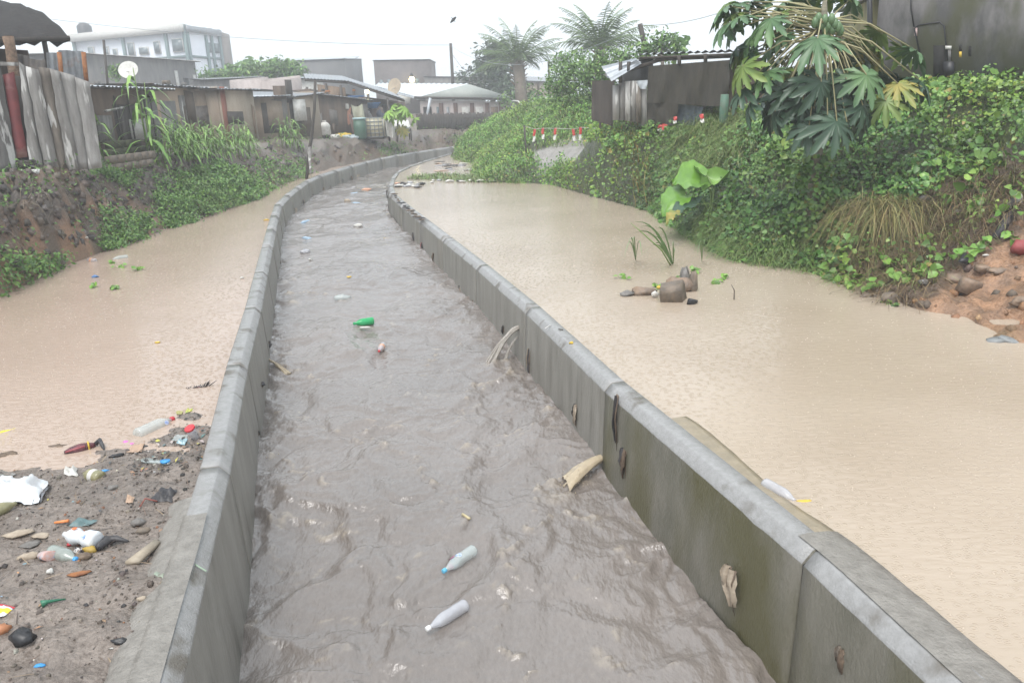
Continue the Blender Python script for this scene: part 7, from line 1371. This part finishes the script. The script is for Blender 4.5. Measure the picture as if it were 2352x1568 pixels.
t = empty('split_plank', tuple(mg(330, 1278)), 'short pale split plank lying on the mud near the wall', 'plank'); a, b, c, d = mg(290, 1299)+[0, 0, .03], mg(322, 1300)+[0, 0, .03], mg(371, 1256)+[0, 0, .03], mg(357, 1250)+[0, 0, .03]; M = MB(); M.slab([a, b, c, d], .025); M.build('board', mat('pale_split_wood', (.40, .34, .26), (.28, .23, .17), rough=.6, scale=14, streak=.3), t)
film('green_netting', 'pale green torn netting trailing to the channel wall', 'netting', [(352, 1322), (390, 1340), (404, 1330), (370, 1310)], mat('pale_green_net', (.30, .36, .28), (.24, .26, .2), rough=.5, scale=20), .02, 5, 10, 8, 2); M = MB(); M.tube([mg(395, 1316)+[0, 0, .02], mg(430, 1309)+[0, 0, .02], at(474, 1311, .615)], .005, 5); M.build('net_string', mat('green_string', (.25, .33, .24), rough=.5), None, label='pale green string from the netting over the wall edge', cat='string')
t = empty('green_spoon', tuple(mg(110, 1390)), 'dark green plastic spoon lying on the lower mud', 'spoon'); M = MB(); M.tube([mg(96, 1392)+[0, 0, .012], mg(112, 1389)+[0, 0, .018], mg(152, 1380)+[0, 0, .01]], [.024, .010, .004], 8); M.build('bowl_and_handle', mat('green_spoon_plastic', (.03, .16, .09), rough=.4), t, smooth=True)
film('colourful_packet', 'torn packet striped red yellow and white at the left edge', 'packet', [(-20, 1428), (14, 1420), (38, 1400), (-16, 1392)], [m_capr, mat('packet_yellow', (.75, .6, .05), rough=.35), m_capw, mat('packet_blue', (.5, .6, .68), rough=.35)], .03, 4, 10, 8, 1, parts=lambda u, v: 2 if v < .25 else (1 if v < .55 else (3 if v < .7 else 0)))
film('white_feather', 'white folded paper strip against the cement skirt near the bottom', 'paper', [(348, 1521), (362, 1519), (398, 1494), (376, 1498)], m_bag, .03, 5, 10, 4); film('brown_paper', 'brown sodden paper draped on the wall corner at the bottom', 'paper', [(372, 1500), (412, 1515), (428, 1490), (396, 1482)], m_card, .04, 9, 8, 6, 1.3)
film('green_leaf', 'small green leaf lying at the bottom of the mud', 'leaf', [(280, 1566), (292, 1568), (302, 1554), (290, 1552)], m_mz1, .015, 3, 4, 4)
mbottle('olive plastic bottle cut by the left picture edge on the mud', (24, 1164), (-30, 1186), m_murk, None, .045, L_=.26)
# gravel, grit and rubbish crumbs pressed into the mud
n = 9000; X4 = RS.uniform(-5, -1.2, n); Y4 = RS.uniform(1.6, 7.4, n); z4 = terr(X4, Y4); k = (z4 > WL+.005) & inside(X4, Y4, MUD); X4, Y4, z4 = X4[k], Y4[k], z4[k]; n = len(X4)
sz = np.clip(RS.lognormal(-4.9, .55, n), .003, .035)
stuff('mud_grit', leafmesh('mud_grit', np.stack([X4, Y4, z4], -1), sz, pal(n, [(.10, .08, .065), (.16, .13, .11), (.05, .045, .042), (.28, .24, .20), (.30, .15, .08), (.45, .42, .38)], [5, 5, 3, 1.0, .6, .25]), (0, 0, 1), CUBE, .5, .3, bpy.data.materials['clod_soil']))
n = 260; i = RS.choice(len(X4), n); stuff('litter_crumbs', leafmesh('litter_crumbs', np.stack([X4[i], Y4[i], z4[i]+.004], -1), rnd(n, .01, .05), pal(n, [(.55, .53, .50), (.1, .1, .1), (.45, .25, .12), (.2, .3, .35), (.5, .4, .08), (.3, .2, .12)], [3, 3, 2, 1, 1, 4]), (0, 0, 1), OVAL, .25, 0, mat('crumb', (1, 1, 1), (.8, .8, .8), rough=.5, attr=True)))
qx = RS.uniform(300, 480, 420); qy = 1060-(qx-300)/180*70+RS.uniform(-95, 60, 420); PQ = np.array([mg(x_, y_) for x_, y_ in zip(qx, qy)]); PQ = PQ[terr(PQ[:, 0], PQ[:, 1]) > WL-.02]; n = len(PQ)
stuff('edge_litter', leafmesh('edge_litter', PQ+[0, 0, .006], rnd(n, .012, .06), pal(n, [(.05, .045, .04), (.16, .12, .09), (.45, .42, .38), (.5, .45, .1), (.3, .16, .1), (.12, .2, .2)], [6, 5, 1.2, .5, 1.5, .7]), (0, 0, 1), OVAL, .4, 0, bpy.data.materials['crumb']))
n = 500; i = RS.choice(len(X4), n); stuff('mud_twigs', blademesh('mud_twigs', np.stack([X4[i], Y4[i], z4[i]+.003], -1), rnd(n, .03, .14), rnd(n, .003, .007), RS.uniform(0, 6.28, n), rnd(n, .93, .99), rnd(n, 0, .1), pal(n, [(.08, .06, .045), (.18, .13, .09), (.3, .22, .14)], [4, 2, 1]), bpy.data.materials['crumb']))
# rain rings and splash crowns on the standing water
def rings(name, n, xr, yr, poly_in, z):
    Xr = RS.uniform(*xr, n); Yr = yr[0]+(yr[1]-yr[0])*RS.uniform(0, 1, n)**1.6; k = poly_in(Xr, Yr) & (terr(Xr, Yr) < z-.03); Xr, Yr = Xr[k], Yr[k]; n = len(Xr); R0 = RS.uniform(.002, .0065, n)*np.clip(Yr/6, 1, 2.2); m_ = 8; an = np.arange(m_)/m_*2*PI
    V = np.zeros((n, 2*m_+1, 3)); V[:, :, 2] = z
    for j, (rr_, hz_) in enumerate(((1.0, .001), (.55, .003))):
        V[:, j*m_:(j+1)*m_, 0] = Xr[:, None]+R0[:, None]*rr_*np.cos(an); V[:, j*m_:(j+1)*m_, 1] = Yr[:, None]+R0[:, None]*rr_*np.sin(an); V[:, j*m_:(j+1)*m_, 2] = z+hz_
    V[:, 2*m_, 0] = Xr; V[:, 2*m_, 1] = Yr; V[:, 2*m_, 2] = z+.004+RS.uniform(0, .006, n)
    q = [(k_, (k_+1) % m_, m_+(k_+1) % m_, m_+k_) for k_ in range(m_)]; t3 = [(m_+k_, m_+(k_+1) % m_, 2*m_) for k_ in range(m_)]
    b = np.arange(n)*(2*m_+1); Fq = np.concatenate([b[:, None]+np.array(q).reshape(-1)[None], b[:, None]+np.array(t3).reshape(-1)[None]], 1).reshape(-1)
    stuff(name, npmesh(name, V.reshape(-1, 3), Fq, np.tile([4]*m_+[3]*m_, n), m_spl, True))
m_spl = mat('rain_splash', (.50, .41, .32), rough=.2)
rings('rain_splashes', 5200, (-9, 0), (4, 22), lambda x, y: ~inside(x, y, CH) & (x < 0) & (x < np.interp(y, LL[:, 1][:80], LL[:, 0][:80])-.25), WL); rings('rain_splashes', 7500, (-3, 6.5), (2.2, 24), lambda x, y: ~inside(x, y, CH) & (x > np.interp(y, RL[:, 1][:90], RL[:, 0][:90])+.3), WR)
